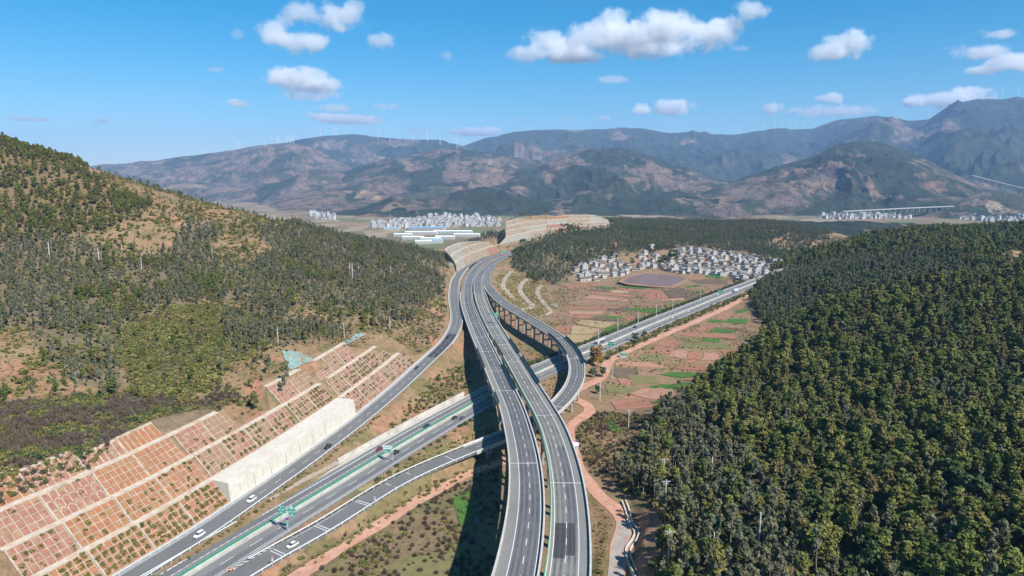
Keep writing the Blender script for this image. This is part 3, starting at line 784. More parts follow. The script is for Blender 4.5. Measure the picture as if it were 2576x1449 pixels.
viaduct(V2, 0, v2e, 6.0, 'right of the two long curving viaducts, edged with bright green mesh',
        [(4.8, 0, V2.L, 0.22), (-2.7, 0, V2.s_at(1228, 690), 0.22), (1.05, 0, V2.L, 0.2, 4.2, 6.3)],
        [(4.6, 1.2, 'asphalt_new', V2.s_at(1430, 1405), V2.s_at(1434, 1318)), (0.9, -1.6, 'asphalt_new', V2.s_at(1430, 1398), V2.s_at(1434, 1315)), (0.9, -2.4, 'asphalt_lane', V2.s_at(1434, 1317), V2.s_at(1410, 1125))], j2)
lr0 = LR.s_at(1229, 722); lrE = LR.s_at(1180, 1132)
j3 = [LR.s_at(*q) for q in [(1299, 785), (1404, 852), (1447, 902), (1402, 1024)]]
viaduct(LR, lr0, lrE, 5.0, 'narrow ramp viaduct on paired columns looping right of the main viaducts', [(4.0, lr0, lrE, 0.2), (-4.0, lr0, lrE, 0.2), (0, lr0, lrE, 0.16, 2.2, 4.0)], [(3.9, -3.9, 'asphalt_ramp', lr0, lrE)], j3,
        20.0, 1.9, 1.0, 2.6, True)
# ground-level ends of the viaduct roads
for P_, a, hw, nm in ((V1, v1e, 6.0, 'highway'), (V2, v2e, 6.0, 'highway')):
    o = tag(rib(nm, P_, a, P_.L, hw, -hw, M['asphalt_deck'], thick=0.9), kind='structure')
    rib('lane_surface', P_, a, P_.L, 2.3 if P_ is V1 else 4.6, -4.7 if P_ is V1 else -2.5, M['asphalt_lane'], o, 0.014)
    if P_ is V1: lines('lane_marking', P_, [(2.5, a, P_.L, 0.22), (-4.85, a, P_.L, 0.22), (-1.2, a, P_.L, 0.2, 4.2, 6.3)], M['paint'], o, 0.032)
    else: lines('lane_marking', P_, [(4.8, a, P_.L, 0.22), (-2.7, a, P_.s_at(1228, 690), 0.22), (-2.7, V2.s_at(1262, 650), P_.L, 0.22), (1.05, a, P_.L, 0.2, 4.2, 6.3)], M['paint'], o, 0.032)
o = tag(rib('ramp_road', LR, 0, lr0, 5.0, -5.0, M['asphalt_ramp'], None, -0.03, thick=0.9), kind='structure')
lines('lane_marking', LR, [(4.0, 12, lr0, 0.2), (-4.0, 0, lr0, 0.2), (0, 20, lr0, 0.16, 2.2, 4.0)], M['paint'], o, 0.01)
o = tag(rib('ramp_road', LR, lrE, LR.L, 4.4, -4.4, M['asphalt_ramp'], None, 0.02, thick=0.9), kind='structure')
lines('lane_marking', LR, [(3.4, lrE, LR.s_at(640, 1420), 0.18), (-3.4, lrE, LR.L, 0.18)], M['paint'], o)
mb = MB()
for q, n in [((1130, 1152), 1), ((1040, 1192), 1), ((988, 1222), 1), ((905, 1268), 2), ((812, 1328), 2), ((700, 1389), 2)]:
    s = LR.s_at(*q)
    for k in range(n):
        v, f = ribbon(LR, s - k * 1.3, s - k * 1.3 + 0.32, 3.3, -3.3, 0.022, 1.0); mb.add(v, f)
mb.build('speed_stripe', M['paint'], o)
rail(LR, LR.s_at(1250, 1105), LR.s_at(600, 1448), 4.7, 'white guard rail on the near edge of the low ramp', M['rail_white'], 0.95, 0.4)
rail(LR, LR.s_at(1250, 1105), LR.s_at(640, 1420), -4.7, 'white guard rail on the expressway side of the low ramp', M['rail_white'], 0.95, 0.4)
# gravel tracks
for P_, w, dz in ((D1, 2.9, 0.05), (D2, 3.4, 0.05), (D3, 3.2, 0.06)):
    wf = lambda s, w=w: w + 0.35 * np.sin(s * 0.21) + 0.3 * np.sin(s * 0.073 + 1)
    wg = lambda s, w=w: -w - 0.35 * np.sin(s * 0.17 + 2) - 0.3 * np.sin(s * 0.09)
    tag(rib('dirt_track', P_, 0, P_.L, wf, wg, M['dirt'], None, dz, 2.0, 0.3), kind='structure')

# ------------------------------------------------------------------ framed cut slopes, retaining walls, fences
M['soil_orange'] = mottled('soil_orange', (0.27, 0.112, 0.054), (0.385, 0.175, 0.092), 0.5, 1.0, bmp=0.4, bdist=0.3, c2=(0.30, 0.2, 0.1), scale2=0.4)
M['soil_pink'] = mottled('soil_pink', (0.25, 0.112, 0.076), (0.36, 0.175, 0.125), 0.5, 1.0, bmp=0.4, bdist=0.3, c2=(0.33, 0.22, 0.13), scale2=0.4)
M['soil_net'] = mottled('green_net', (0.19, 0.22, 0.17), (0.30, 0.32, 0.26), 0.6, 1.0, bmp=0.4, bdist=0.3, c2=(0.38, 0.27, 0.19), scale2=0.25)
M['soil_brown'] = mottled('soil_brown', (0.245, 0.135, 0.085), (0.345, 0.20, 0.13), 0.5, 1.0, bmp=0.4, bdist=0.3, c2=(0.22, 0.19, 0.09), scale2=0.5)
M['frame'] = mottled('frame_concrete', (0.36, 0.285, 0.215), (0.50, 0.41, 0.32), 0.5, 0.95, c2=(0.3, 0.225, 0.165), scale2=0.3)
M['bench'] = mottled('bench_concrete', (0.50, 0.41, 0.31), (0.64, 0.56, 0.46), 0.4, 0.95, c2=(0.5, 0.33, 0.22), scale2=0.25)
M['wall_white'] = mottled('wall_render', (0.58, 0.525, 0.44), (0.66, 0.605, 0.52), 0.12, 0.95, c2=(0.55, 0.485, 0.395), scale2=0.5)
M['stone'] = mottled('rubble_stone', (0.32, 0.25, 0.2), (0.52, 0.44, 0.37), 1.6, 1.0, bmp=0.6, bdist=0.4)
unit = MB(); unit.box((0.5, 0, 0), (1, 1, 1)); UNIT = unit.me('beam', M['frame'])
def unit_beam(name, a, b, w, h, nrm, parent, me=None):
    a = Vector(a); b = Vector(b); x = b - a; l = x.length; x.normalize(); z = Vector(nrm); z = (z - x * z.dot(x)).normalized(); y = z.cross(x)
    o = bpy.data.objects.new(name, me or UNIT); COL.objects.link(o); o.parent = parent
    m = Matrix.Identity(4)
    for i in range(3): m[i][0] = x[i] * l; m[i][1] = y[i] * w; m[i][2] = z[i] * h; m[i][3] = a[i]
    o.matrix_basis = Matrix.Translation(-Vector(parent.location)) @ m
    return o
SLOPE_BUSH = []         # shrubs that have taken root in the frames
def on_slope(s, k, w):
    """place on lift k (0 = lowest) at s metres, w (0..1) up the lift"""
    return LP.at(s, FOOT + k * PITCHL + w * RUN, k * RISE + w * RISE)
def arch_mesh():
    mb = MB(); n = 8; r = 1.0
    pts = [(-1, -1.2)] + [(-math.cos(math.pi * i / n), math.sin(math.pi * i / n)) for i in range(n + 1)] + [(1, -1.2)]
    for (x0, y0), (x1, y1) in zip(pts[:-1], pts[1:]):
        mb.beam((x0, y0, 0), (x1, y1, 0), 0.2, 0.3, (0, 0, 1))
    return mb.me('arch', M['frame'])
ARCH = arch_mesh()
SOILS = ['soil_orange', 'soil_pink', 'soil_orange', 'soil_pink', 'soil_orange']
def slope_panel(k, s0, s1, kind, soil, wtop, label, bushes):
    c0 = on_slope((s0 + s1) / 2, k, 0.0)
    t = thing('framed_slope', label, 'framed slope', c0, group='framed slope panels')
    inv = Matrix.Translation(-Vector(c0))
    ns = max(2, int((s1 - s0) / 2)); v = []
    for w in np.linspace(-0.02, wtop, 5):
        for s in np.linspace(s0, s1, ns): v.append(on_slope(s, k, w) + np.array([0, 0, 0.02]))
    o = link('soil_bed', mesh('soil_bed', v, [tuple(q) for q in grid_quads(5, ns)[:, ::-1]], M[soil]), t); o.matrix_parent_inverse = inv
    n = Vector(np.r_[-LP.at(s0, 1)[:2] + LP.at(s0, 0)[:2], 1.0]).normalized()
    cell = 2.65; nc = max(2, int(round((s1 - s0) / cell)))
    up = (on_slope(s0, k, 0.1) - on_slope(s0, k, 0)); up = Vector(up).normalized()
    if kind == 'grid':
        for i in range(nc + 1):
            s = s0 + (s1 - s0) * i / nc
            unit_beam('rib', on_slope(s, k, 0.0), on_slope(s, k, wtop), 0.7 if i == 0 else 0.27, 0.5, n, t)
        nrow = 4 if wtop > 0.8 else 3
        for j in range(nrow + 1):
            w = wtop * j / nrow
            unit_beam('cross_beam', on_slope(s0, k, w), on_slope(s1, k, w), 0.25, 0.44, n, t)
        rows = nrow
    else:
        rows = 3 if wtop > 0.8 else 1
        for i in range(nc):
            for j in range(rows):
                w = wtop * (j + (0.52 if rows > 1 else 0.55)) / rows; s = s0 + (s1 - s0) * (i + 0.5) / nc
                o = bpy.data.objects.new('arch', ARCH); COL.objects.link(o); o.parent = t
                x = Vector(LP.at(s + .5, 0) - LP.at(s - .5, 0)).normalized(); y = up; z = x.cross(y).normalized(); p = Vector(on_slope(s, k, w))
                hx = (s1 - s0) / nc / 2; hy = wtop * RUN * 1.414 / rows / 2.2
                m = Matrix.Identity(4)
                for q in range(3): m[q][0] = x[q] * hx; m[q][1] = y[q] * hy; m[q][2] = z[q] * 0.9; m[q][3] = p[q]
                o.matrix_basis = inv @ m
        unit_beam('rib', on_slope(s0, k, 0.0), on_slope(s0, k, wtop), 0.8, 0.5, n, t)
        unit_beam('cross_beam', on_slope(s0, k, wtop * 0.97), on_slope(s1, k, wtop * 0.97), 0.9, 0.42, n, t)
    for i in range(nc):
        for j in range(rows):
            if random.random() < bushes * (1.3 - 0.5 * j / rows):
                for _ in range(4 if bushes > 0.5 else 2):
                    SLOPE_BUSH.append(on_slope(s0 + (s1 - s0) * (i + random.uniform(0.25, 0.75)) / nc, k, wtop * (j + random.uniform(0.2, 0.8)) / rows))
    return t
ORD = ['lowest', 'second', 'third', 'topmost']
def section(s0, s1, tiers, where, width=17.0, bush=(0.8, 0.3, 0.08, 0.05)):
    nP = max(1, int(round((s1 - s0) / width))); cnt = 0
    for k in tiers:
        for i in range(nP):
            a = s0 + (s1 - s0) * i / nP + 0.35; b = s0 + (s1 - s0) * (i + 1) / nP - 0.35
            tp = min(slope_top(a), slope_top(b), slope_top((a + b) / 2) )
            wt = (tp - k * RISE) / RISE
            if wt < 0.3: continue
            full = wt > 0.9; wt = 1.0 if full else wt
            kind = 'grid'
            if where == 'near' and ((k == 2 and i in (1, 6)) or (k == 1 and i == 6) or (k == 3)): kind = 'arch'
            soil = SOILS[(k * 3 + i * 2) % 5] if where == 'near' else ('soil_brown' if (k + i) % 2 else 'soil_pink')
            if where == 'near' and k == 0: soil = 'soil_orange'
            pl = {'near': 'on the near cut slope beside the slip road', 'wall': 'over the near half of the white wall', 'lobe': 'over the far end of the white wall', 'far': 'cut beyond the white wall'}[where]
            nth = ['first', 'second', 'third', 'fourth', 'fifth', 'sixth', 'seventh', 'eighth', 'ninth', 'tenth', 'eleventh', 'twelfth', 'thirteenth'][i]
            slope_panel(k, a, b, kind, soil, wt, '%s framed panel, %s lift, %s' % (nth, ORD[k], pl), bush[min(k, 3)] * (0.6 + 0.8 * random.random()))
            cnt += 1
    return cnt
section(2, sW0 - 1, (0, 1, 2, 3), 'near', bush=(0.9, 0.32, 0.08, 0.1))
section(sW0 + 1, sB0 - 1, (1, 2), 'wall', bush=(0, 0.7, 0.1, 0)); section(sB0 + 1, sW1 - 2, (1, 2), 'lobe', bush=(0, 0.6, 0.05, 0))
section(sW1 + 3, sB1 + 2, (0, 1, 2), 'far', 15.0, bush=(0.45, 0.5, 0.1, 0))
# benches
def bench(k, a, b, label):
    v, f = ribbon(LP, a, b, FOOT + k * PITCHL + RUN + BENCH + 0.25, FOOT + k * PITCHL + RUN - 0.25, (k + 1) * RISE + 0.1, 2.0, 0.5)
    return tag(link('slope_bench', mesh('slope_bench', v, f, M['bench'])), label, 'bench', 'benches between the lifts')
bench(0, 2, sW0 - 1, 'lowest pale bench along the near framed slope'); bench(1, 2, sW0 + 2, 'middle pale bench along the near framed slope')
bench(2, 2, sA - 2, 'upper pale bench along the near framed slope')
bench(1, sW0 + 2.4, sW1 - 1, 'pale bench curving above the white retaining wall'); bench(2, sB0 + 2, sW1 - 4, 'upper bench of the slope above the white wall')
bench(0, sW1 + 1, sB1 - 18, 'lowest bench of the cut beyond the white wall'); bench(1, sW1 + 8, sB1 - 32, 'middle bench of the cut beyond the white wall'); bench(2, sW1 + 11, sW1 + 50, 'upper bench of the cut beyond the white wall')
# green erosion nets above the two lobes
M['teal_net'] = mottled('teal_net', (0.15, 0.26, 0.23), (0.29, 0.38, 0.345), 0.5, 0.9, bmp=0.3, bdist=0.3, c2=(0.36, 0.22, 0.145), scale2=0.18)
def hits(Q, z=20.0, dz=0.0):
    Q = np.asarray(Q, float); Z = np.full(len(Q), z)
    for _ in range(14):
        P = np.array([at(a_, b_, c_) for (a_, b_), c_ in zip(Q, Z)]); Z = Z * .6 + .4 * (ground(P[:, :2]) + dz)
    return np.array([at(a_, b_, c_) for (a_, b_), c_ in zip(Q, Z)])
def net(label, quad):
    v = []; n, m = 12, 7
    for j in range(m):
        for i in range(n):
            a, b = i / (n - 1), j / (m - 1)
            p = [(quad[0][k] * (1 - a) + quad[1][k] * a) * (1 - b) + (quad[3][k] * (1 - a) + quad[2][k] * a) * b for k in (0, 1)]
            e = 1.6 if 0 < i < n - 1 and 0 < j < m - 1 else 3.2
            v.append((p[0] + random.uniform(-e, e), p[1] + random.uniform(-e, e) * .6))
    v = hits(v, 26, .5) + np.c_[np.zeros((len(v), 2)), RNG.uniform(0, .35, len(v))]
    o = link('erosion_net', mesh('erosion_net', v, [tuple(q) for q in grid_quads(m, n)[:, ::-1]], M['teal_net']))
    sm = o.modifiers.new('thickness', 'SOLIDIFY'); sm.thickness = 0.2
    tag(o, label, 'net')
net('blue-green net draped over bare soil above the slope over the white wall', [(708, 882), (752, 884), (790, 905), (728, 934)])
net('blue-green net along the top of the cut beyond the white wall', [(860, 862), (905, 836), (922, 840), (872, 868)])
net('blue-green net below the far framed cut beside the merging roads', [(1118, 645), (1130, 642), (1146, 668), (1134, 668)])
# big white retaining wall
t = thing('retaining_wall', 'tall white retaining wall beside the slip road', 'wall', LP.at(sW0, FOOT)); inv = Matrix.Translation(-t.location)
nW = 10
for i in range(nW):
    a = sW0 + (sW1 - sW0) * i / nW + 0.04; b = sW0 + (sW1 - sW0) * (i + 1) / nW - 0.04
    v = []
    for s in np.linspace(a, b, 5):
        v += [LP.at(s, FOOT - 0.5, -0.4), LP.at(s, FOOT + 0.5, 7.7), LP.at(s, FOOT + 1.6, 7.72), LP.at(s, FOOT + 1.6, -0.4)]
    f = []
    for q in range(4):
        for j in range(4): f.append((4 * q + j, 4 * q + 4 + j, 4 * q + 4 + (j + 1) % 4, 4 * q + (j + 1) % 4))
    f += [(0, 1, 2, 3), (16, 19, 18, 17)]
    o = link('wall_panel', mesh('wall_panel', v, f, M['wall_white']), t); o.matrix_parent_inverse = inv
v, f = ribbon(LP, sW0 - 0.5, sW1 + 0.5, FOOT + PITCHL + 0.3, FOOT + 1.62, 7.9, 3.0, 0.6); o = link('apron', mesh('apron', v, f, M['wall_white']), t); o.matrix_parent_inverse = inv
for i in (0, 1):
    s = (sW0 - 0.4, sW1 + 0.4)[i]
    mb = MB(); a = LP.at(s, FOOT - 0.45); b = LP.at(s, FOOT + PITCHL)
    p = [a + (0, 0, -0.4), b + (0, 0, -0.4), b + (0, 0, 7.95), LP.at(s, FOOT + 0.5) + (0, 0, 7.75)]
    d = np.r_[LP.t[0] * 0, 0]; e = LP.at(s + 0.4, 0) - LP.at(s - 0.4, 0); e[2] = 0
    mb.add([q - e * .5 for q in p] + [q + e * .5 for q in p], [(0, 1, 2, 3), (7, 6, 5, 4), (0, 4, 5, 1), (1, 5, 6, 2), (2, 6, 7, 3), (3, 7, 4, 0)])
    o = mb.build('end_wall', M['wall_white'], t); o.matrix_parent_inverse = inv
for s in np.linspace(sW0 + 14, sW1 - 30, 6):
    mb = MB(); mb.beam(LP.at(s, FOOT - 0.56, 0.0), LP.at(s, FOOT + 0.22, 5.4), 0.12, 0.1); o = mb.build('drain_pipe', M['rail_dark'], t); o.matrix_parent_inverse = inv
# low wall on the far side of the lower expressway
def low_wall(P_, s0, s1, off, h, label, mat, th=0.6, seg=12.0):
    t = thing('retaining_wall', label, 'wall', P_.at(s0, off)); inv = Matrix.Translation(-t.location)
    n = max(1, int((s1 - s0) / seg))
    for i in range(n):
        a = s0 + (s1 - s0) * i / n + 0.03; b = s0 + (s1 - s0) * (i + 1) / n - 0.03
        hh = h * (0.9 + 0.2 * math.sin(i * 1.7)) if mat is M['stone'] else h
        v, f = ribbon(P_, a, b, off + th, off, hh, 3.0, hh + 0.6); o = link('wall_panel', mesh('wall_panel', v, f, mat), t); o.matrix_parent_inverse = inv
    return t
low_wall(EX, EX.s_at(905, 1170), EX.s_at(1215, 1000), 13.0, 2.6, 'long low concrete wall behind the far lane of the lower expressway', M['pale_concrete'])
low_wall(EX, EX.s_at(735, 1280), EX.s_at(903, 1172), 13.2, 1.6, 'rubble stone wall between slip road and lower expressway', M['stone'], 1.2)
rail(EX, 0, EX.s_at(650, 1335), 12.2, 'white guard rail between slip road and expressway at the bottom left', M['rail_white'], 0.9, 0.35)
# screens along the viaduct edges
def screen(P_, s0, s1, off, h, z0, label, mat, gap=2.0, th=0.08):
    t = thing('edge_screen', label, 'screen', P_.at(s0, off)); inv = Matrix.Translation(-t.location)
    v, f = ribbon(P_, s0, s1, off + th / 2, off - th / 2, z0 + h, 2.0, h); o = link('mesh_panel', mesh('mesh_panel', v, f, mat), t); o.matrix_parent_inverse = inv
    mb = MB()
    for s in np.arange(s0, s1, gap):
        c = P_.at(s, off); mb.box((c[0], c[1], c[2] + z0 + h / 2 + 0.05), (0.14, 0.2, h + 0.14), P_.head(s))
    o = mb.build('post_row', mat, t); o.matrix_parent_inverse = inv; o['kind'] = 'stuff'
screen(V2, 0, V2.s_at(1206, 740), 6.05, 0.75, 1.02, 'bright green mesh along the left edge of the right viaduct', M['green_edge'] if 'green_edge' in M else M['green_mesh'])
a = lambda P_, q: P_.s_at(*q)
screen(V1, a(V1, (1270, 985)), a(V1, (1240, 920)), -6.05, 1.9, 1.02, 'dark screen on the inner edge of the left viaduct', M['dark_fence'])
screen(V1, a(V1, (1285, 1020)), a(V1, (1272, 990)), 6.05, 1.6, 1.02, 'short dark screen on the outer edge of the left viaduct, over the expressway', M['dark_fence'])
screen(V1, a(V1, (1243, 928)), a(V1, (1222, 880)), 6.05, 1.6, 1.02, 'dark screen on the outer edge of the left viaduct, farther away', M['dark_fence'])
screen(V2, a(V2, (1290, 902)), a(V2, (1265, 862)), 6.25, 1.9, 1.02, 'dark screen over the green mesh of the right viaduct', M['dark_fence'])
screen(V2, a(V2, (1330, 970)), a(V2, (1290, 902)), -6.05, 1.6, 1.02, 'dark screen on the outer edge of the right viaduct, over the expressway', M['dark_fence'])
screen(V2, a(V2, (1285, 893)), a(V2, (1262, 858)), -6.05, 1.6, 1.02, 'dark screen on the outer edge of the right viaduct, farther away', M['dark_fence'])
screen(LR, a(LR, (1395, 844)), a(LR, (1443, 897)), -5.05, 1.8, 1.02, 'dark slatted screen on the inner edge of the loop ramp', M['dark_fence'])
screen(LR, a(LR, (1408, 852)), a(LR, (1452, 915)), 5.05, 1.8, 1.02, 'dark slatted screen on the outer edge of the loop ramp', M['dark_fence'])

# ------------------------------------------------------------------ the far cuts beside the road
M['cut_tan'] = mottled('cut_tan', (0.27, 0.205, 0.145), (0.38, 0.295, 0.215), 0.2, 1.0, bmp=0.3, bdist=0.4, c2=(0.22, 0.195, 0.115), scale2=0.12); M['cut_grey'] = mottled('cut_grey', (0.27, 0.255, 0.205), (0.37, 0.35, 0.29), 0.2, 1.0, bmp=0.3, bdist=0.4, c2=(0.33, 0.25, 0.18), scale2=0.12)
def cut_face(name, label, rows, soils, bench_w=1.6):
    """rows of places, foot first; a face between each two rows and a pale bench along each"""
    t = thing(name, label, 'cut slope', rows[0][0]); inv = Matrix.Translation(-t.location)
    R = [catmull(np.array(r), 4.0) for r in rows]
    n = 60
    R = [Path.resample(r, np.linalg.norm(np.diff(r, axis=0), axis=1).sum() / n)[:n] for r in R]
    for i in range(len(R) - 1):
        m = len(soils[i])
        for q in range(m):
            a0, a1 = int(n * q / m), min(n - 1, int(n * (q + 1) / m)); k = a1 - a0 + 1; v = []
            for w in np.linspace(0, 1, 6):
                for j in range(a0, a1 + 1):
                    p = R[i][j] * (1 - w) + R[i + 1][j] * w; v.append(p + np.array([0, 0, 0.5 * math.sin(w * 9) * 0.3]))
            o = link('face', mesh('face', v, [tuple(x) for x in grid_quads(6, k)[:, ::-1]], M[soils[i][q]]), t); o.matrix_parent_inverse = inv
        # thin ribs of the frames
        mb = MB()
        for j in range(0, n, 4):
            mb.beam(R[i][j] + (0, 0, .1), R[i + 1][j] + (0, 0, .1), 0.4, 0.4)
        for w in (0.33, 0.67):
            for j in range(0, n - 2, 2):
                mb.beam(R[i][j] * (1 - w) + R[i + 1][j] * w + np.array((0, 0, .2)), R[i][j + 2] * (1 - w) + R[i + 1][j + 2] * w + np.array((0, 0, .2)), 0.4, 0.4)
        o = mb.build('frame_grid', M['cut_tan'], t); o.matrix_parent_inverse = inv; o['kind'] = 'stuff'
        if i:
            mb = MB()
            for j in range(n - 1): mb.beam(R[i][j] + (0, 0, .5), R[i][j + 1] + (0, 0, .5), bench_w, 0.8)
            o = mb.build('bench', M['bench'], t); o.matrix_parent_inverse = inv
    v = []; k = 0; mb = MB(); dn = np.array((0, 0, -14.0))
    rim = [R[0][j] for j in range(n - 1, -1, -1)] + [R[i][0] for i in range(1, len(R))]
    for p, q in zip(rim[:-1], rim[1:]): mb.add([p, q, q + dn, p + dn], [(0, 1, 2, 3)])
    rim = [R[i][n - 1] for i in range(len(R))]
    for p, q in zip(rim[:-1], rim[1:]): mb.add([p, q, q + dn, p + dn], [(3, 2, 1, 0)])
    o = mb.build('toe', M['cut_tan'], t); o.matrix_parent_inverse = inv
    mb = MB()
    for j in range(n - 1): mb.beam(R[-1][j] + (0, 0, .4), R[-1][j + 1] + (0, 0, .4), bench_w, 0.8)
    o = mb.build('bench', M['bench'], t); o.matrix_parent_inverse = inv
    return t
cut_face('cut_slope', 'framed cut slope at the far bend, left of the merging roads', [
    [at(1150, 690, 12.6), at(1157, 680, 13), at(1197, 656, 13.2), at(1241, 638, 13.6), at(1266, 629, 14)],
    [at(1146, 664, 20), at(1152, 655, 21), at(1190, 636, 21), at(1234, 621.5, 21), at(1256, 616, 21)],
    [at(1134, 646, 27), at(1142, 638, 28), at(1175, 622, 29), at(1206, 612, 29), at(1230, 610, 27)],
    [at(1120, 631, 32), at(1127, 623, 34), at(1155, 612, 35), at(1185, 609, 33), at(1212, 609, 30)]],
    [['cut_grey', 'cut_tan', 'cut_tan', 'soil_pink'], ['cut_grey', 'cut_tan', 'cut_tan'], ['cut_grey', 'cut_tan']])
cx_ = [1256, 1300, 1350, 1400, 1450, 1500, 1532]
fy = [615, 606, 595, 586, 579, 572, 568]; FY = [1190, 1215, 1245, 1275, 1300, 1325, 1340]
ry = [[597, 589, 580, 574, 570, 567, 563.5], [583, 576, 568, 563.5, 562, 560.5, 559], [570, 563, 556, 552, 550, 549.5, 556.5], [560, 550, 549, 544, 541.5, 543, 554.5]]
cut_face('cut_slope', 'large terraced cut hillside with pale benches beyond the road bend', [[aty(x, y, Y) for x, y, Y in zip(cx_, fy, FY)]] + [[aty(x, y, Y + 26 * (k + 1)) for x, y, Y in zip([1272, 1304, 1352, 1401, 1450, 1500, 1532], r, FY)] for k, r in enumerate(ry)],
    [['cut_grey', 'cut_tan', 'soil_orange', 'cut_tan'], ['cut_tan', 'cut_grey', 'soil_pink', 'cut_tan', 'cut_tan'], ['cut_tan', 'cut_tan', 'cut_grey', 'cut_tan', 'cut_grey'], ['cut_tan', 'cut_tan', 'soil_orange', 'cut_tan', 'cut_grey']], 1.8)
M['berm'] = mottled('berm_concrete', (0.33, 0.26, 0.195), (0.46, 0.385, 0.30), 0.3, 0.95, c2=(0.27, 0.215, 0.13), scale2=0.35)
# pale berms on the embankment right of the far merge
for lab, pts, w in (('upper pale concrete berm on the grassy embankment', [(1286, 682), (1276, 695), (1265, 718), (1275, 735), (1290, 750)], 3.2),
                    ('middle pale concrete berm on the grassy embankment', [(1324, 702), (1311, 717), (1308, 732), (1322, 753), (1338, 768), (1330, 775), (1309, 779)], 3.6),
                    ('lowest pale concrete berm on the grassy embankment', [(1361, 718), (1353, 728), (1353, 742), (1370, 765), (1384, 783), (1372, 791), (1348, 799)], 3.2)):
    p = []
    for px, py in pts:
        z = 2.0
        for _ in range(6): q = at(px, py, z); z = 0.5 * z + 0.5 * (gz(q[0], q[1]) + 0.4)
        p.append(at(px, py, z))
    P_ = Path(p, 2.0, 3.0)
    g = ground(np.vstack([P_.c[:, :2] + P_.n * o_ for o_ in (-w, 0, w)])).reshape(3, -1).max(0) + 0.35
    P_.c[:, 2] = g
    tag(rib('berm', P_, 0, P_.L, w * .85, -w * .85, M['berm'], None, 0, 2.0, 0.9), lab, 'berm')

# ------------------------------------------------------------------ valley floor and mountains
def valley_material():
    m, nt, b = new_mat('valley_floor')
    p = pos(nt)
    vo = nd(nt, 'ShaderNodeTexVoronoi', Scale=0.012); vo.feature = 'F1'
    sc = nd(nt, 'ShaderNodeVectorMath', operation='MULTIPLY'); sc.inputs[1].default_value = (1, 0.45, 1)
    nt.links.new(p, sc.inputs[0]); nt.links.new(sc.outputs[0], vo.inputs['Vector'])
    sep = nt.nodes.new('ShaderNodeSeparateColor'); nt.links.new(vo.outputs['Color'], sep.inputs[0])
    c = ramp(nt, sep.outputs[0], [(0.0, (0.19, 0.15, 0.09)), (0.25, (0.30, 0.19, 0.12)), (0.45, (0.15, 0.17, 0.07)), (0.62, (0.34, 0.26, 0.17)), (0.8, (0.22, 0.16, 0.10)), (1.0, (0.12, 0.15, 0.06))], 'CONSTANT')
    n = noise(nt, 0.02, 5, 0.65, p)
    c = mixc(nt, ramp(nt, n, [(0.5, (0, 0, 0)), (0.62, (0.8, 0.8, 0.8))]), c, (0.16, 0.145, 0.08))
    nt.links.new(c, b.inputs['Base Color']); b.inputs['Roughness'].default_value = 1.0; b.inputs['Specular IOR Level'].default_value = 0.05
    return m
def mountain_material():
    m, nt, b = new_mat('mountain_cover')
    p = pos(nt)
    a = nd(nt, 'ShaderNodeAttribute', attribute_name='tone')
    n1 = noise(nt, 0.009, 8, 0.75, p); n2 = noise(nt, 0.03, 6, 0.75, p)
    c = mixc(nt, 1.0, a.outputs[0], ramp(nt, n1, [(0.34, (0.45, 0.47, 0.5)), (0.5, (1, 1, 1)), (0.66, (1.55, 1.45, 1.3))]), 'MULTIPLY')
    c = mixc(nt, ramp(nt, n2, [(0.54, (0, 0, 0)), (0.68, (0.7, 0.7, 0.7))]), c, (0.05, 0.068, 0.042))
    # woods and small fields break up the open slopes
    sp = nd(nt, 'ShaderNodeSeparateColor'); nt.links.new(a.outputs[0], sp.inputs[0])
    open_ = ramp(nt, sp.outputs[0], [(0.07, (0, 0, 0)), (0.13, (1, 1, 1))])
    n3 = noise(nt, 0.0045, 9, 0.72, p, 0.6)
    c = mixc(nt, math_n(nt, 'MULTIPLY', ramp(nt, n3, [(0.49, (0, 0, 0)), (0.535, (0.9, 0.9, 0.9))]), open_), c, (0.064, 0.08, 0.05))
    sc = nd(nt, 'ShaderNodeVectorMath', operation='MULTIPLY'); sc.inputs[1].default_value = (1, 0.35, 2.2); nt.links.new(p, sc.inputs[0])
    vo = nd(nt, 'ShaderNodeTexVoronoi', Scale=0.011); nt.links.new(sc.outputs[0], vo.inputs['Vector'])
    sv = nd(nt, 'ShaderNodeSeparateColor'); nt.links.new(vo.outputs['Color'], sv.inputs[0])
    n4 = noise(nt, 0.0022, 4, 0.6, p)
    pick = math_n(nt, 'MULTIPLY', math_n(nt, 'GREATER_THAN', sv.outputs[0], 0.62), ramp(nt, n4, [(0.5, (0, 0, 0)), (0.58, (1, 1, 1))]))
    c = mixc(nt, math_n(nt, 'MULTIPLY', pick, math_n(nt, 'MULTIPLY', open_, 0.85)), c, ramp(nt, sv.outputs[1], [(0.0, (0.30, 0.19, 0.13)), (0.5, (0.36, 0.27, 0.18)), (1.0, (0.24, 0.16, 0.12))]))
    n5 = noise(nt, 0.006, 7, 0.75, p)
    c = mixc(nt, ramp(nt, n5, [(0.56, (0, 0, 0)), (0.62, (0.6, 0.6, 0.6))]), c, (0.145, 0.115, 0.088))
    nt.links.new(c, b.inputs['Base Color']); b.inputs['Roughness'].default_value = 1.0; b.inputs['Specular IOR Level'].default_value = 0.03
    bump(nt, b, n1, 1.0, 60.0)
    return m
M['valley'] = valley_material(); M['mountain'] = mountain_material()
VALLEY_Z = -57.0
na, nr = 160, 90
a_ = np.radians(np.linspace(-50, 50, na)); r_ = 1650 * (24000 / 1650.0) ** np.linspace(0, 1, nr)
A_, R_ = np.meshgrid(a_, r_)
vx, vy = R_ * np.sin(A_), R_ * np.cos(A_)
def valley_z(x, y):
    return VALLEY_Z + fbm(x / 700, y / 700, 3, 51) * 5 - np.clip((y - 2600) / 2000, 0, 1) * 12
vz = valley_z(vx, vy)
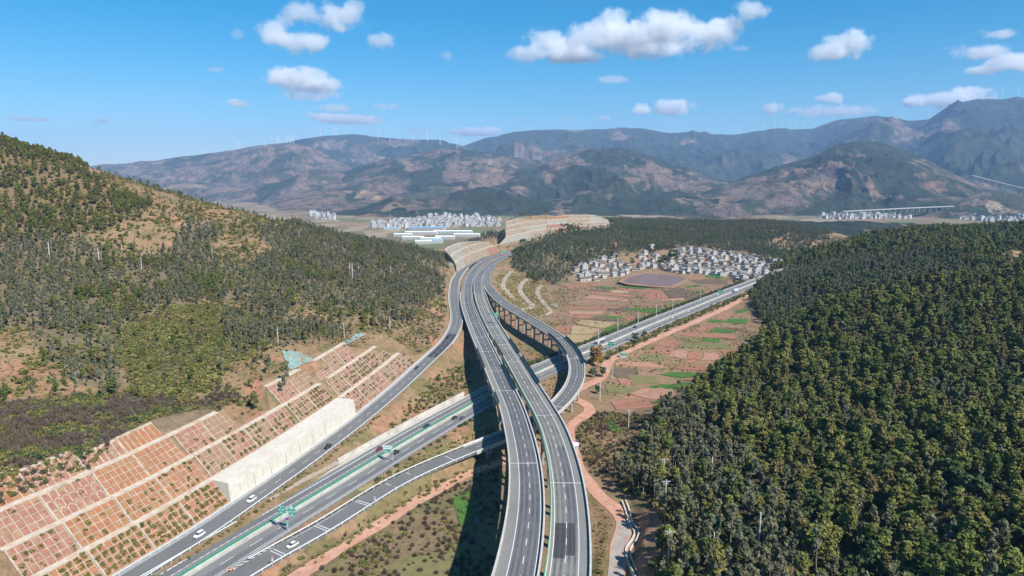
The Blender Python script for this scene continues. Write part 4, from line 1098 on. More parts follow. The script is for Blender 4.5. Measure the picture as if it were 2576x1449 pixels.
tag(link('valley_floor', npmesh('valley_floor', np.stack([vx.ravel(), vy.ravel(), vz.ravel()], 1), grid_quads(nr, na)[:, ::-1], M['valley'], True)), kind='structure')

FOREST = np.array((0.048, 0.066, 0.040)); EARTH = np.array((0.24, 0.175, 0.145)); TAN = np.array((0.27, 0.19, 0.125)); REDS = np.array((0.24, 0.125, 0.09))
RIDGES = {}
PATCH = [('hill_quarry', [(2478, 520), (2484, 494), (2500, 498), (2520, 512), (2548, 536), (2500, 541)], (0.48, 0.38, 0.26)),
         ('hill_range_left', [(895, 500), (912, 478), (945, 486), (960, 500), (930, 503)], (0.42, 0.3, 0.2)), ('hill_front', [(760, 548), (800, 526), (830, 520), (850, 530), (820, 548)], (0.36, 0.2, 0.13)), ('hill_front', [(880, 548), (930, 536), (985, 540), (990, 548)], (0.3, 0.14, 0.1)),
         ('hill_right', [(2300, 440), (2330, 432), (2350, 445), (2320, 452)], (0.36, 0.26, 0.17)), ('hill_range_left', [(1150, 420), (1240, 405), (1260, 412), (1180, 432)], (0.36, 0.26, 0.18))]
def mountain(name, ridge, front, back, zb, seed, spur, amp, forest=0.5, terr=0.3, cols=None, rows=80, sharp=1.0):
    """a range whose crest runs through the given (px, py, Y) and falls towards the viewer over `front` metres"""
    R = np.array(ridge, float)
    n = cols or int((R[-1, 0] - R[0, 0]) / 2.4)
    px = np.linspace(R[0, 0], R[-1, 0], n)
    # smooth crest
    py = np.interp(px, R[:, 0], R[:, 1]); Yr = np.interp(px, R[:, 0], R[:, 2])
    k = max(1, int(14 / (px[1] - px[0]))); w = np.hanning(2 * k + 1); w /= w.sum()
    py = np.convolve(np.pad(py, k, mode='edge'), w, 'valid')
    py = py + fbm(px / 45, px * 0 + seed, 4, seed) * 3.0
    v = (py - 724.5) / FP; u = (px - 1288.0) / FP; kx = u / (CP - v * SP)
    zr = CAM_Z - Yr / (CP - v * SP) * (SP + v * CP)
    tf = np.linspace(0, 1, rows); tb = np.linspace(0, 1, rows // 4)[1:]
    Y = np.vstack([Yr[None] - front * (1 - tf[:, None]), Yr[None] + back * tb[:, None]])
    X = kx[None] * Y
    t = np.vstack([np.repeat(tf[:, None], n, 1), 1 - np.repeat(tb[:, None], n, 1)])
    isb = np.arange(len(Y))[:, None] >= rows
    g = np.where(isb, smooth01(t), t ** sharp)
    wx = X + fbm(X / (spur * 2), Y / (spur * 2), 3, seed + 5) * spur * 0.7; wy = Y + fbm(X / (spur * 2) + 9, Y / (spur * 2), 3, seed + 6) * spur * 0.7
    rg = 0.7 * (ridged(wx / spur, wy / (spur * 2.0), 5, seed + 1) - 0.45) + 0.42 * (ridged(wx / (spur * .42), wy / (spur * .8), 4, seed + 2) - 0.45)
    env = np.sin(np.pi * np.clip(t, 0, 1) ** 0.8) ** 0.8
    H = (zr - zb)[None]
    Z = zb + H * g + H * amp * 1.75 * rg * env + fbm(X / (spur * .3), Y / (spur * .3), 3, seed + 3) * H * 0.07 * np.clip(env * 2, 0, 1)
    nrw = len(Y)
    f1 = fbm(wx / (spur * .9), wy / (spur * 1.3), 5, seed + 11) - rg * 0.55
    f2 = fbm(X / (spur * .35), Y / (spur * .55), 4, seed + 12)
    c = np.zeros(X.shape + (3,)) + EARTH
    tm = (f2 > 0.3) & (t < 0.75); c[tm] = TAN
    rm = (fbm(X / (spur * .5), Y / (spur * .5), 3, seed + 14) > 0.5); c[rm] = REDS
    ff = smooth01((f1 + (forest - 0.5) * 1.6 + f2 * 0.7) / 0.22 + 0.5)[..., None]
    c = c * (1 - ff) + FOREST * ff
    # terraces: pale strips that follow the contour
    ter = (np.abs(((Z / 13.0) % 1.0) - 0.5) < 0.16) & (fbm(X / spur, Y / spur, 3, seed + 15) > 0.45 - terr)
    c[ter & (ff[..., 0] < 0.6)] = TAN * 1.1
    qx = proj(np.stack([X, Y, Z], -1))
    for who, poly, col in PATCH:
        if who == name: c[inpoly(qx[..., 0] + f2 * 10, qx[..., 1] + f2 * 5, poly) & ~isb] = col
    me = npmesh(name, np.stack([X.ravel(), Y.ravel(), Z.ravel()], 1), grid_quads(nrw, n)[:, ::-1], M['mountain'], True)
    set_col(me, c.reshape(-1, 3))
    RIDGES[name] = (px, py, Yr, zr, kx)
    return tag(link(name, me), kind='structure')
mountain('far_range_left', [(-500, 432, 9500), (180, 424, 9500), (260, 413, 9500), (400, 404, 9500), (450, 396, 9400), (600, 374, 9200), (660, 364, 9100), (740, 360, 9000), (790, 372, 8800), (850, 402, 8500), (910, 436, 8200), (960, 470, 8000)], 3400, 2500, -85, 101, 900, 0.28, 0.30, 0.35)
mountain('far_range_green', [(620, 372, 11500), (690, 362, 11500), (760, 350, 11500), (800, 345, 11500), (880, 337, 11500), (960, 345, 11400), (1000, 350, 11300), (1100, 353, 11200), (1150, 362, 11000), (1230, 384, 10800), (1330, 412, 10500)], 3600, 3000, -85, 131, 1000, 0.30, 0.75, 0.1)
mountain('far_range_right', [(1040, 402, 12000), (1100, 385, 12000), (1165, 366, 12000), (1230, 346, 12000), (1300, 330, 12000), (1400, 325, 12000), (1480, 328, 12000), (1560, 320, 12000), (1620, 322, 12000), (1680, 335, 12000), (1740, 331, 12000), (1800, 338, 12000), (1860, 337, 12000),
         (1950, 325, 12200), (2040, 325, 12200), (2080, 312, 12000), (2130, 300, 11500), (2200, 291, 11300), (2250, 297, 11200), (2290, 303, 11000), (2335, 301, 10600), (2380, 270, 10300), (2430, 255, 10200), (2480, 250, 10000), (2540, 248, 10000), (2700, 252, 10000), (2950, 260, 10000)], 5200, 3000, -85, 151, 1300, 0.34, 0.68, 0.15, rows=120)
mountain('hill_range_left', [(520, 520, 6500), (600, 507, 6600), (680, 496, 6800), (760, 470, 7000), (830, 443, 7100), (900, 420, 7200), (1000, 396, 7300), (1090, 378, 7400), (1150, 376, 7400), (1230, 384, 7400), (1330, 400, 7300), (1430, 420, 7100), (1520, 445, 6900)], 3000, 1500, -85, 171, 620, 0.26, 0.38, 0.5)
mountain('hill_middle', [(1080, 505, 5600), (1180, 462, 5900), (1280, 430, 6100), (1380, 404, 6300), (1460, 380, 6400), (1540, 371, 6400), (1620, 385, 6400), (1700, 415, 6200), (1800, 450, 6000), (1900, 472, 5800), (1980, 500, 5500)], 2400, 1200, -85, 191, 560, 0.30, 0.68, 0.25)
mountain('hill_right', [(1700, 510, 4600), (1770, 484, 4800), (1850, 456, 5000), (1950, 421, 5200), (2050, 390, 5300), (2110, 360, 5400), (2160, 354, 5400), (2210, 357, 5400), (2260, 371, 5300), (2330, 401, 5200), (2400, 436, 5000), (2470, 468, 4900), (2576, 490, 4800), (2750, 500, 4800)], 1750, 1200, -85, 211, 480, 0.36, 0.60, 0.4, rows=110)
mountain('hill_front', [(700, 540, 3900), (850, 536, 3900), (900, 525, 3950), (950, 506, 4000), (1000, 491, 4050), (1040, 496, 4050), (1090, 500, 4050), (1150, 481, 4100), (1220, 472, 4150), (1290, 484, 4150), (1340, 502, 4100), (1400, 516, 4000), (1500, 530, 3900), (1600, 540, 3800)], 650, 700, -85, 231, 300, 0.30, 0.72, 0.1, rows=60)
mountain('hill_wooded', [(1330, 520, 4300), (1400, 500, 4400), (1480, 480, 4500), (1540, 472, 4500), (1600, 480, 4500), (1650, 493, 4400), (1700, 480, 4400), (1760, 494, 4300), (1820, 512, 4200), (1890, 530, 4000), (1960, 545, 3900)], 900, 700, -85, 251, 300, 0.32, 0.62, 0.3, rows=60)
mountain('hill_quarry', [(2340, 552, 3500), (2385, 533, 3550), (2420, 502, 3650), (2460, 490, 3700), (2510, 487, 3700), (2576, 492, 3700), (2800, 500, 3700)], 420, 500, -85, 271, 220, 0.25, 0.45, 0.3, rows=50)

mountain('hill_low', [(1820, 575, 1900), (1900, 562, 2000), (1980, 556, 2100), (2060, 560, 2150), (2150, 556, 2200), (2230, 562, 2200), (2320, 566, 2250), (2420, 571, 2250), (2600, 574, 2250), (2800, 575, 2250)], 560, 500, -58, 291, 190, 0.22, 0.86, 0.1, rows=50)

# ------------------------------------------------------------------ the air between
hm = bpy.data.materials.new('haze_air'); hm.use_nodes = True
hm.node_tree.nodes.clear()
ho = hm.node_tree.nodes.new('ShaderNodeOutputMaterial'); hv = hm.node_tree.nodes.new('ShaderNodeVolumePrincipled')
hv.inputs['Color'].default_value = (0.38, 0.61, 1.0, 1); hv.inputs['Density'].default_value = 5.2e-5; hv.inputs['Anisotropy'].default_value = 0.0
hm.node_tree.links.new(hv.outputs[0], ho.inputs['Volume'])
mb = MB(); mb.box((0, 11000, 730), (34000, 24000, 1660))
hz = mb.build('haze', hm); tag(hz, kind='stuff')

# ------------------------------------------------------------------ fair-weather clouds, a real layer about 2.2 km up
def cloud_mat(name, dens, cut):
    m = bpy.data.materials.new(name); m.use_nodes = True; nt = m.node_tree; nt.nodes.clear()
    out = nt.nodes.new('ShaderNodeOutputMaterial'); vp = nt.nodes.new('ShaderNodeVolumePrincipled')
    nt.links.new(vp.outputs[0], out.inputs['Volume'])
    vp.inputs['Color'].default_value = (1, 1, 1, 1); vp.inputs['Anisotropy'].default_value = 0.15
    tc = nt.nodes.new('ShaderNodeTexCoord')
    ln = nd(nt, 'ShaderNodeVectorMath', operation='LENGTH'); nt.links.new(tc.outputs['Object'], ln.inputs[0])
    p = pos(nt)
    n1 = noise(nt, 0.0032, 8, 0.66, p); n2 = noise(nt, 0.0011, 2, 0.5, p)
    r = math_n(nt, 'POWER', ln.outputs['Value'], 1.6)
    base = math_n(nt, 'SUBTRACT', 1.0, r)
    nz = math_n(nt, 'ADD', math_n(nt, 'MULTIPLY', math_n(nt, 'SUBTRACT', n1, 0.5), 3.0), math_n(nt, 'MULTIPLY', math_n(nt, 'SUBTRACT', n2, 0.5), 1.0))
    d = math_n(nt, 'ADD', base, nz)
    mr = nd(nt, 'ShaderNodeMapRange'); mr.inputs['From Min'].default_value = cut; mr.inputs['From Max'].default_value = cut + 0.42
    mr.inputs['To Max'].default_value = dens
    nt.links.new(d, mr.inputs['Value']); 
    edge = nd(nt, 'ShaderNodeMapRange'); edge.inputs['From Min'].default_value = 1.0; edge.inputs['From Max'].default_value = 0.8
    nt.links.new(ln.outputs['Value'], edge.inputs['Value'])
    nt.links.new(math_n(nt, 'MULTIPLY', mr.outputs[0], edge.outputs[0]), vp.inputs['Density'])
    m.cycles.volume_step_rate = 0.55
    return m
M['cloud'] = cloud_mat('cloud_white', 0.0062, 0.43); M['wisp'] = cloud_mat('cloud_wisp', 0.003, 0.5)
_ico = bmesh.new(); bmesh.ops.create_icosphere(_ico, subdivisions=2, radius=1.06)
puff_me = {}
for k in ('cloud', 'wisp'):
    me = bpy.data.meshes.new('puff'); _ico.to_mesh(me); me.materials.append(M[k]); puff_me[k] = me
_ico.free()
CLOUD_Z = 2350.0
def cloud(label, base, puffs, kind='cloud', grp='fair-weather clouds'):
    Y = (CLOUD_Z - CAM_Z) * FP / (450.0 - base)
    c0 = aty(sum(p[0] for p in puffs) / len(puffs), sum(p[1] for p in puffs) / len(puffs), Y)
    t = thing('cloud', label, 'cloud', c0, group=grp)
    for k, (px, py, rx, ry) in enumerate(puffs):
        c = aty(px, py, Y + (k % 3 - 1) * 120); sc = Y / FP
        o = link('puff', puff_me[kind], t)
        o.location = Vector(c) - Vector(c0); o.scale = (rx * sc * 1.45, max(rx * 0.75, ry) * sc * 1.3, ry * sc * 1.5)
    return t
cloud('largest cloud, a long white bank high in the middle of the sky', 150, [(1325, 135, 45, 18), (1375, 104, 50, 30), (1430, 125, 65, 26), (1485, 98, 60, 36), (1545, 74, 55, 38), (1600, 98, 90, 42), (1660, 68, 65, 34), (1720, 88, 75, 38), (1785, 82, 65, 34), (1660, 128, 60, 18), (1450, 142, 80, 13), (1835, 60, 42, 20), (1890, 30, 38, 22)])
cloud('solid white cloud right of the largest bank', 145, [(2080, 132, 42, 20), (2130, 112, 52, 30), (2105, 138, 52, 16), (2160, 106, 34, 26)])
cloud('thin cloud streak at the upper right, above two others', 95, [(2501, 87, 46, 11)])
cloud('pair of soft cloud heaps near the right edge', 150, [(2404, 133, 30, 20), (2490, 130, 52, 17)])
cloud('cloud cut by the right edge of the picture', 185, [(2560, 160, 70, 20), (2480, 178, 42, 9)])
cloud('long cloud resting on the highest mountain at the right', 268, [(2373, 252, 85, 16), (2430, 242, 60, 19), (2300, 259, 30, 11)])
cloud('small cloud puff above a long flat cloud, right of centre', 258, [(2096, 246, 25, 13), (2065, 248, 12, 7)])
cloud('small round cloud just above the ridge with turbines', 288, [(1942, 274, 26, 15)])
cloud('long flat thin cloud over the right ridge', 290, [(2096, 279, 105, 12)], 'wisp')
cloud('bright oval cloud above the middle ridge', 286, [(1691, 270, 44, 17)])
cloud('ragged cloud left of the bright oval one', 286, [(1608, 278, 30, 9), (1614, 270, 16, 10)])
cloud('faint low cloud over the middle ridge', 308, [(1522, 300, 24, 9), (1430, 300, 22, 6)], 'wisp')
cloud('two tiny clouds low over the middle ridge', 312, [(1358, 302, 14, 8), (1314, 304, 11, 7)], 'wisp')
cloud('wedge-shaped white cloud at the upper left', 128, [(690, 80, 44, 34), (735, 104, 72, 24), (790, 102, 42, 20)])
cloud('broad cloud at the top edge, left of centre', 75, [(775, 38, 52, 28), (845, 42, 68, 34), (890, 14, 30, 18), (860, 70, 28, 12)])
cloud('small triangular cloud right of the wedge-shaped one', 120, [(965, 101, 32, 20)])
cloud('heaped cloud in the left half above the wind turbines', 245, [(700, 190, 36, 20), (750, 200, 68, 24), (800, 216, 50, 18)])
cloud('thin trailing cloud below the heaped cloud', 255, [(775, 240, 62, 12), (840, 240, 25, 8)], 'wisp')
cloud('small flat cloud alone in the left half', 270, [(603, 260, 38, 9)])
cloud('layered cloud just above the left ridge', 315, [(870, 300, 80, 10), (800, 291, 35, 7), (930, 310, 30, 5)])
cloud('grey thin cloud above the layered cloud', 282, [(840, 272, 50, 10)], 'wisp')
cloud('thin streak cloud at the far left', 306, [(85, 300, 46, 5)])
cloud('little faint cloud over the left hill', 312, [(255, 303, 28, 8), (228, 316, 16, 4)], 'wisp')
cloud('faint cloud patch between the left and middle ridges', 280, [(970, 268, 38, 10)], 'wisp')
cloud('flat cloud touching the saddle between two ridges', 342, [(1196, 332, 66, 9), (1235, 328, 30, 9)])
cloud('dim low cloud left of the saddle', 338, [(1050, 330, 32, 6)], 'wisp')
cloud('tiny wisp high in the open middle sky', 152, [(1123, 140, 17, 12)], 'wisp')
cloud('tiny wisp left of the wedge-shaped cloud', 100, [(596, 86, 22, 14)], 'wisp')
cloud('small wisp above the flat lone cloud', 183, [(548, 175, 22, 8)], 'wisp')
cloud('faint wisp below the largest bank', 210, [(1537, 200, 40, 9)], 'wisp')
cloud('faint streak right of the largest bank', 128, [(1860, 122, 26, 7)], 'wisp')

# ------------------------------------------------------------------ trees and shrubs
def foliage(name, stops, rough=0.75):
    """stops: colours a plant may take, picked per plant, mottled leaf by leaf"""
    m, nt, b = new_mat(name)
    oi = nt.nodes.new('ShaderNodeObjectInfo')
    k = len(stops)
    c = ramp(nt, oi.outputs['Random'], [(i / max(1, k - 1), s) for i, s in enumerate(stops)])
    tc = nt.nodes.new('ShaderNodeTexCoord')
    n = noise(nt, 1.1, 3, 0.6, tc.outputs['Object'])
    c = mixc(nt, 1.0, c, ramp(nt, n, [(0.3, (0.62, 0.66, 0.6)), (0.5, (1, 1, 1)), (0.7, (1.45, 1.38, 1.2))]), 'MULTIPLY')
    nt.links.new(c, b.inputs['Base Color']); b.inputs['Roughness'].default_value = rough; b.inputs['Specular IOR Level'].default_value = 0.15
    return m
M['pine_leaf'] = foliage('pine_leaf', [(0.070, 0.094, 0.026), (0.104, 0.131, 0.033), (0.144, 0.164, 0.042), (0.178, 0.183, 0.049), (0.087, 0.111, 0.033), (0.152, 0.167, 0.044), (0.187, 0.165, 0.050), (0.083, 0.109, 0.031), (0.165, 0.126, 0.052), (0.117, 0.139, 0.039)])
M['euc_leaf'] = foliage('euc_leaf', [(0.112, 0.122, 0.068), (0.138, 0.145, 0.080), (0.160, 0.162, 0.095), (0.122, 0.130, 0.088), (0.172, 0.158, 0.088), (0.145, 0.152, 0.078)])
M['dark_leaf'] = foliage('dark_leaf', [(0.075, 0.1, 0.045), (0.048, 0.075, 0.033), (0.068, 0.099, 0.039), (0.090, 0.117, 0.045), (0.072, 0.090, 0.045)])
M['grey_leaf'] = foliage('grey_leaf', [(0.14, 0.16, 0.12), (0.18, 0.20, 0.155), (0.12, 0.14, 0.11)])
M['olive_leaf'] = foliage('olive_leaf', [(0.20, 0.19, 0.06), (0.24, 0.215, 0.075), (0.137, 0.137, 0.037), (0.200, 0.184, 0.053), (0.105, 0.121, 0.037), (0.163, 0.152, 0.042), (0.231, 0.184, 0.074), (0.095, 0.116, 0.032)])
M['purple_twig'] = foliage('purple_twig', [(0.135, 0.105, 0.085), (0.175, 0.135, 0.115), (0.115, 0.085, 0.06), (0.15, 0.105, 0.075), (0.13, 0.125, 0.06), (0.20, 0.15, 0.12)])
M['straw'] = foliage('straw', [(0.40, 0.29, 0.14), (0.33, 0.22, 0.11), (0.46, 0.35, 0.18), (0.28, 0.2, 0.1)])
M['autumn_leaf'] = foliage('autumn_leaf', [(0.24, 0.13, 0.025), (0.30, 0.17, 0.03)])
M['crimson_leaf'] = foliage('crimson_leaf', [(0.22, 0.03, 0.04), (0.26, 0.05, 0.06)])
M['bark'] = mottled('bark', (0.10, 0.08, 0.06), (0.17, 0.14, 0.11), 3, 0.95, obj=True)
M['pale_bark'] = mottled('pale_bark', (0.30, 0.26, 0.21), (0.42, 0.38, 0.32), 3, 0.9, obj=True)
def trunk_mesh(mat, H, r, lean, limbs, rng, top=0.85):
    mb = MB(); p = Vector((0, 0, -0.5)); pts = [p]
    for i in range(1, 5):
        pts.append(Vector((lean[0] * (i / 4) ** 1.5, lean[1] * (i / 4) ** 1.5, H * top * i / 4)))
    for i in range(4): mb.cyl(pts[i], pts[i + 1], r * (1 - i * 0.22), r * (1 - (i + 1) * 0.22) , 6, caps=False)
    for (h, a, l, up) in limbs:
        b = pts[-1].lerp(pts[0], 1 - h) ; e = b + Vector((math.cos(a) * l, math.sin(a) * l, up))
        mb.cyl(b, e, r * 0.42, r * 0.12, 4, caps=False)
    return mb.me('trunk', mat)
def leaf_mesh(name, blobs, n, size, mat, rng, flat=0.75, droop=0.0):
    """n leaf sprays spread over the skins of the blobs (centre, radii)"""
    B = np.array([list(c) + list(r) for c, r in blobs]); w = (B[:, 3] * B[:, 4] * B[:, 5]) ** 0.67; w /= w.sum()
    k = rng.choice(len(B), n, p=w)
    d = rng.normal(size=(n, 3)); d /= np.linalg.norm(d, axis=1)[:, None]; d[:, 2] = np.where(d[:, 2] < -0.45, -d[:, 2], d[:, 2])
    rad = rng.uniform(0.62, 1.06, n)[:, None]
    P = B[k, :3] + d * B[k, 3:] * rad
    nr = d * np.array([1, 1, 1.0]) + rng.normal(size=(n, 3)) * (1 - flat) + np.array([0, 0, 0.25]); nr /= np.linalg.norm(nr, axis=1)[:, None]
    a = np.cross(nr, rng.normal(size=(n, 3))); a /= np.linalg.norm(a, axis=1)[:, None]; b = np.cross(nr, a)
    s = (size * rng.uniform(0.6, 1.35, n))[:, None]; e = s * rng.uniform(0.55, 1.0, n)[:, None]
    v = np.stack([P - a * s - b * e * .6, P + a * s * .8 - b * e, P + a * s + b * e * .7 - nr * s * .35, P - a * s * .7 + b * e - nr * s * .2], 1).reshape(-1, 3)
    return npmesh(name, v, np.arange(4 * n).reshape(n, 4), mat)
def twig_mesh(name, n, R, H, mat, rng, w=0.05):
    """a bush of bare upright twigs"""
    mb_v = []; mb_f = []
    for i in range(n):
        a = rng.uniform(0, 2 * math.pi); r = R * rng.uniform(0.1, 1.0); h = H * rng.uniform(0.55, 1.0) * (1.05 - 0.4 * (r / R) ** 2)
        b = np.array([math.cos(a) * r * 0.25, math.sin(a) * r * 0.25, -0.1]); t = np.array([math.cos(a) * r, math.sin(a) * r, h])
        s = np.cross(t - b, rng.normal(size=3)); s = s / np.linalg.norm(s) * w * rng.uniform(.7, 1.6) * 2.4
        k = len(mb_v); m = (b + t) / 2 + rng.normal(size=3) * 0.12
        mb_v += [b - s * .3, b + s * .3, m + s, m - s, t]; mb_f += [(k, k + 1, k + 2, k + 3), (k + 3, k + 2, k + 4)]
    return mesh(name, mb_v, mb_f, mat)
def joined(name, *mes):
    bm = bmesh.new(); mats = []
    for me in mes:
        m0 = len(mats); mats += list(me.materials); k = len(bm.faces)
        bm.from_mesh(me); bm.faces.ensure_lookup_table()
        for f in bm.faces[k:]: f.material_index = m0
    out = bpy.data.meshes.new(name); bm.to_mesh(out); bm.free()
    for m in mats: out.materials.append(m)
    return out
PROTO = {}
def make_kind(kind, count):
    rng = np.random.default_rng(hash(kind) % 1000 if False else sum(map(ord, kind)))
    out = []
    for q in range(count):
        U = rng.uniform
        if kind == 'pine':
            H = 8.5; bl = []
            for i in range(19):
                h = U(0.32, 0.97); a = U(0, 6.28); r = U(0.5, 2.5) * (1.2 - h * 0.85)
                bl.append(((math.cos(a) * r, math.sin(a) * r, H * h), (U(.55, 1.05), U(.55, 1.05), U(0.45, 0.8))))
            bl.append(((0, 0, H * .68), (1.3, 1.3, 2.0)))
            tr = trunk_mesh(M['bark'], H, 0.2, (U(-.5, .5), U(-.5, .5)), [(U(.4, .7), U(0, 6), U(1, 2), U(.5, 1.2)) for _ in range(4)], rng)
            cr = leaf_mesh('crown', bl, 780, 0.29, M['pine_leaf'], rng, 0.45)
        elif kind == 'euc':
            H = 11.5; bl = []; ln = (U(-.8, .8), U(-.8, .8))
            for i in range(8):
                h = U(0.45, 0.98); a = U(0, 6.28); r = U(0.1, 1.25) * (1.3 - h * 0.6)
                bl.append(((ln[0] * h + math.cos(a) * r, ln[1] * h + math.sin(a) * r, H * h), (U(.5, 1.0), U(.5, 1.0), U(0.8, 1.5))))
            tr = trunk_mesh(M['pale_bark'], H, 0.15, ln, [(U(.45, .8), U(0, 6), U(.6, 1.3), U(.8, 1.8)) for _ in range(4)], rng, 0.95)
            cr = leaf_mesh('crown', bl, 340, 0.31, M['euc_leaf'], rng, 0.4)
        elif kind == 'broadleaf':
            H = 7.0; bl = []
            for i in range(8):
                h = U(0.35, 0.85); a = U(0, 6.28); r = U(0.5, 1.8)
                bl.append(((math.cos(a) * r, math.sin(a) * r, H * h), (U(1.1, 1.8), U(1.1, 1.8), U(0.9, 1.4))))
            tr = trunk_mesh(M['bark'], H, 0.22, (0, 0), [(U(.3, .6), U(0, 6), U(1, 2), U(.5, 1.2)) for _ in range(4)], rng, 0.7)
            cr = leaf_mesh('crown', bl, 560, 0.33, M['dark_leaf'], rng, 0.55)
        elif kind in ('autumn', 'crimson', 'grey'):
            H = 9.0; bl = [((U(-1, 1), U(-1, 1), H * U(.3, .95)), (U(.9, 1.4), U(.9, 1.4), U(1, 1.7))) for _ in range(9)]
            tr = trunk_mesh(M['bark'], H, 0.2, (0, 0), [(.5, U(0, 6), 1.2, 1.5)], rng, 0.9)
            cr = leaf_mesh('crown', bl, 420, 0.36, M[{'autumn': 'autumn_leaf', 'crimson': 'crimson_leaf', 'grey': 'grey_leaf'}[kind]], rng, 0.5)
        elif kind in ('olive', 'green_shrub'):
            bl = [((U(-.7, .7), U(-.7, .7), U(.35, .9)), (U(.6, 1.0), U(.6, 1.0), U(.45, .75))) for _ in range(5)]
            tr = None; cr = leaf_mesh('foliage', bl, 120, 0.24, M['olive_leaf' if kind == 'olive' else 'dark_leaf'], rng, 0.5)
        elif kind == 'purple':
            tr = None; cr = twig_mesh('twigs', 90, 1.3, 1.9, M['purple_twig'], rng, 0.045)
        elif kind == 'straw':
            tr = None; cr = twig_mesh('blades', 60, 0.9, 0.9, M['straw'], rng, 0.05)
        out.append((tr, cr, cr if tr is None else joined(kind + '_plant', tr, cr)))
    PROTO[kind] = out
for k, c in (('pine', 6), ('euc', 6), ('broadleaf', 4), ('grey', 2), ('autumn', 2), ('crimson', 1), ('olive', 4), ('green_shrub', 3), ('purple', 4), ('straw', 3)): make_kind(k, c)

def scatter(name, kind, P, S, label=None, cat=None):
    """the many that nobody could count: one object that plants copies of the prototypes on points"""
    if len(P) == 0: return
    P = np.asarray(P, float); n = len(P); S = np.asarray(S, float)
    me = bpy.data.meshes.new(name); me.vertices.add(n); me.vertices.foreach_set('co', P.astype(np.float32).ravel())
    for nm, val in (('size', S), ('turn', RNG.uniform(0, 6.283, n))):
        a = me.attributes.new(nm, 'FLOAT', 'POINT'); a.data.foreach_set('value', val.astype(np.float32))
    a = me.attributes.new('pick', 'INT', 'POINT'); a.data.foreach_set('value', RNG.integers(0, len(PROTO[kind]), n).astype(np.int32))
    o = link(name, me)
    ng = bpy.data.node_groups.new(name, 'GeometryNodeTree')
    ng.interface.new_socket('Geometry', in_out='INPUT', socket_type='NodeSocketGeometry'); ng.interface.new_socket('Geometry', in_out='OUTPUT', socket_type='NodeSocketGeometry')
    N = ng.nodes; L = ng.links
    gi = N.new('NodeGroupInput'); go = N.new('NodeGroupOutput')
    def attr(nm, tp):
        x = N.new('GeometryNodeInputNamedAttribute'); x.data_type = tp; x.inputs[0].default_value = nm; return x.outputs[0]
    sz = attr('size', 'FLOAT'); tn = attr('turn', 'FLOAT'); pk = attr('pick', 'INT')
    cx = N.new('ShaderNodeCombineXYZ'); L.new(tn, cx.inputs[2])
    j = N.new('GeometryNodeJoinGeometry')
    for q in range(len(PROTO[kind])):
        oi = N.new('GeometryNodeObjectInfo'); oi.inputs['Object'].default_value = PROTO_OBJ[(kind, q)]; oi.inputs['As Instance'].default_value = True
        eq = N.new('FunctionNodeCompare'); eq.data_type = 'INT'; eq.operation = 'EQUAL'; L.new(pk, eq.inputs[2]); eq.inputs[3].default_value = q
        ip = N.new('GeometryNodeInstanceOnPoints')
        L.new(gi.outputs[0], ip.inputs['Points']); L.new(eq.outputs[0], ip.inputs['Selection']); L.new(oi.outputs['Geometry'], ip.inputs['Instance'])
        L.new(cx.outputs[0], ip.inputs['Rotation']); L.new(sz, ip.inputs['Scale']); L.new(ip.outputs[0], j.inputs[0])
    L.new(j.outputs[0], go.inputs[0])
    md_ = o.modifiers.new('plant', 'NODES'); md_.node_group = ng
    return tag(o, label, cat, kind='stuff')
PROTO_OBJ = {}
for k, lst in PROTO.items():
    for q, (tr, cr, jn) in enumerate(lst):
        PROTO_OBJ[(k, q)] = bpy.data.objects.new(k + '_prototype', jn)      # never linked to the scene itself
NAMES = {'pine': ('pine_tree', 'pine'), 'euc': ('eucalyptus_tree', 'tree'), 'broadleaf': ('broadleaf_tree', 'tree'), 'autumn': ('autumn_tree', 'tree'), 'crimson': ('red_tree', 'tree'), 'grey': ('grey_leaved_tree', 'tree')}
def plant(kind, p, s, label, group=None, q=None):
    q = random.randrange(len(PROTO[kind])) if q is None else q
    nm, cat = NAMES[kind]
    t = thing(nm, label, cat, p, random.uniform(0, 6.28), group); t.scale = (s, s, s)
    tr, cr, _ = PROTO[kind][q]
    link('trunk', tr, t); link('crown', cr, t)
    return t

def candidates(x0, x1, y0, y1, a):
    nx, ny = int((x1 - x0) / a), int((y1 - y0) / a)
    X, Y = np.meshgrid(np.arange(nx), np.arange(ny)); X = x0 + (X + RNG.uniform(0, 1, X.shape)) * a; Y = y0 + (Y + RNG.uniform(0, 1, Y.shape)) * a
    XY = np.stack([X.ravel(), Y.ravel()], 1)
    k = np.abs(np.arctan2(XY[:, 0], XY[:, 1])) < math.radians(46); XY = XY[k]
    q = proj(np.c_[XY, np.full(len(XY), 10.0)]); return XY[(q[:, 1] < 1750)]
def clear_of_roads(XYZ, extra=2.5):
    ok = np.ones(len(XYZ), bool)
    for P_, hw in ((EX, 13.2), (LP, 7.2), (V1, 6.3), (V2, 6.3), (LR, 5.3), (D1, 3.4), (D2, 3.9), (D3, 3.7)):
        lo = P_.c[:, :2].min(0) - 20; hi = P_.c[:, :2].max(0) + 20
        m = np.where((XYZ[:, 0] > lo[0]) & (XYZ[:, 0] < hi[0]) & (XYZ[:, 1] > lo[1]) & (XYZ[:, 1] < hi[1]))[0]
        if len(m) == 0: continue
        D, S, Z = P_.near(XYZ[m, :2]); ok[m] &= np.abs(D) > hw + extra
        if P_ is LP:
            dd = D - FOOT; tp = slope_top(S); ok[m] &= ~((D > 0) & (dd < top_run(tp) + 1.5) & (tp > 1))
    return ok
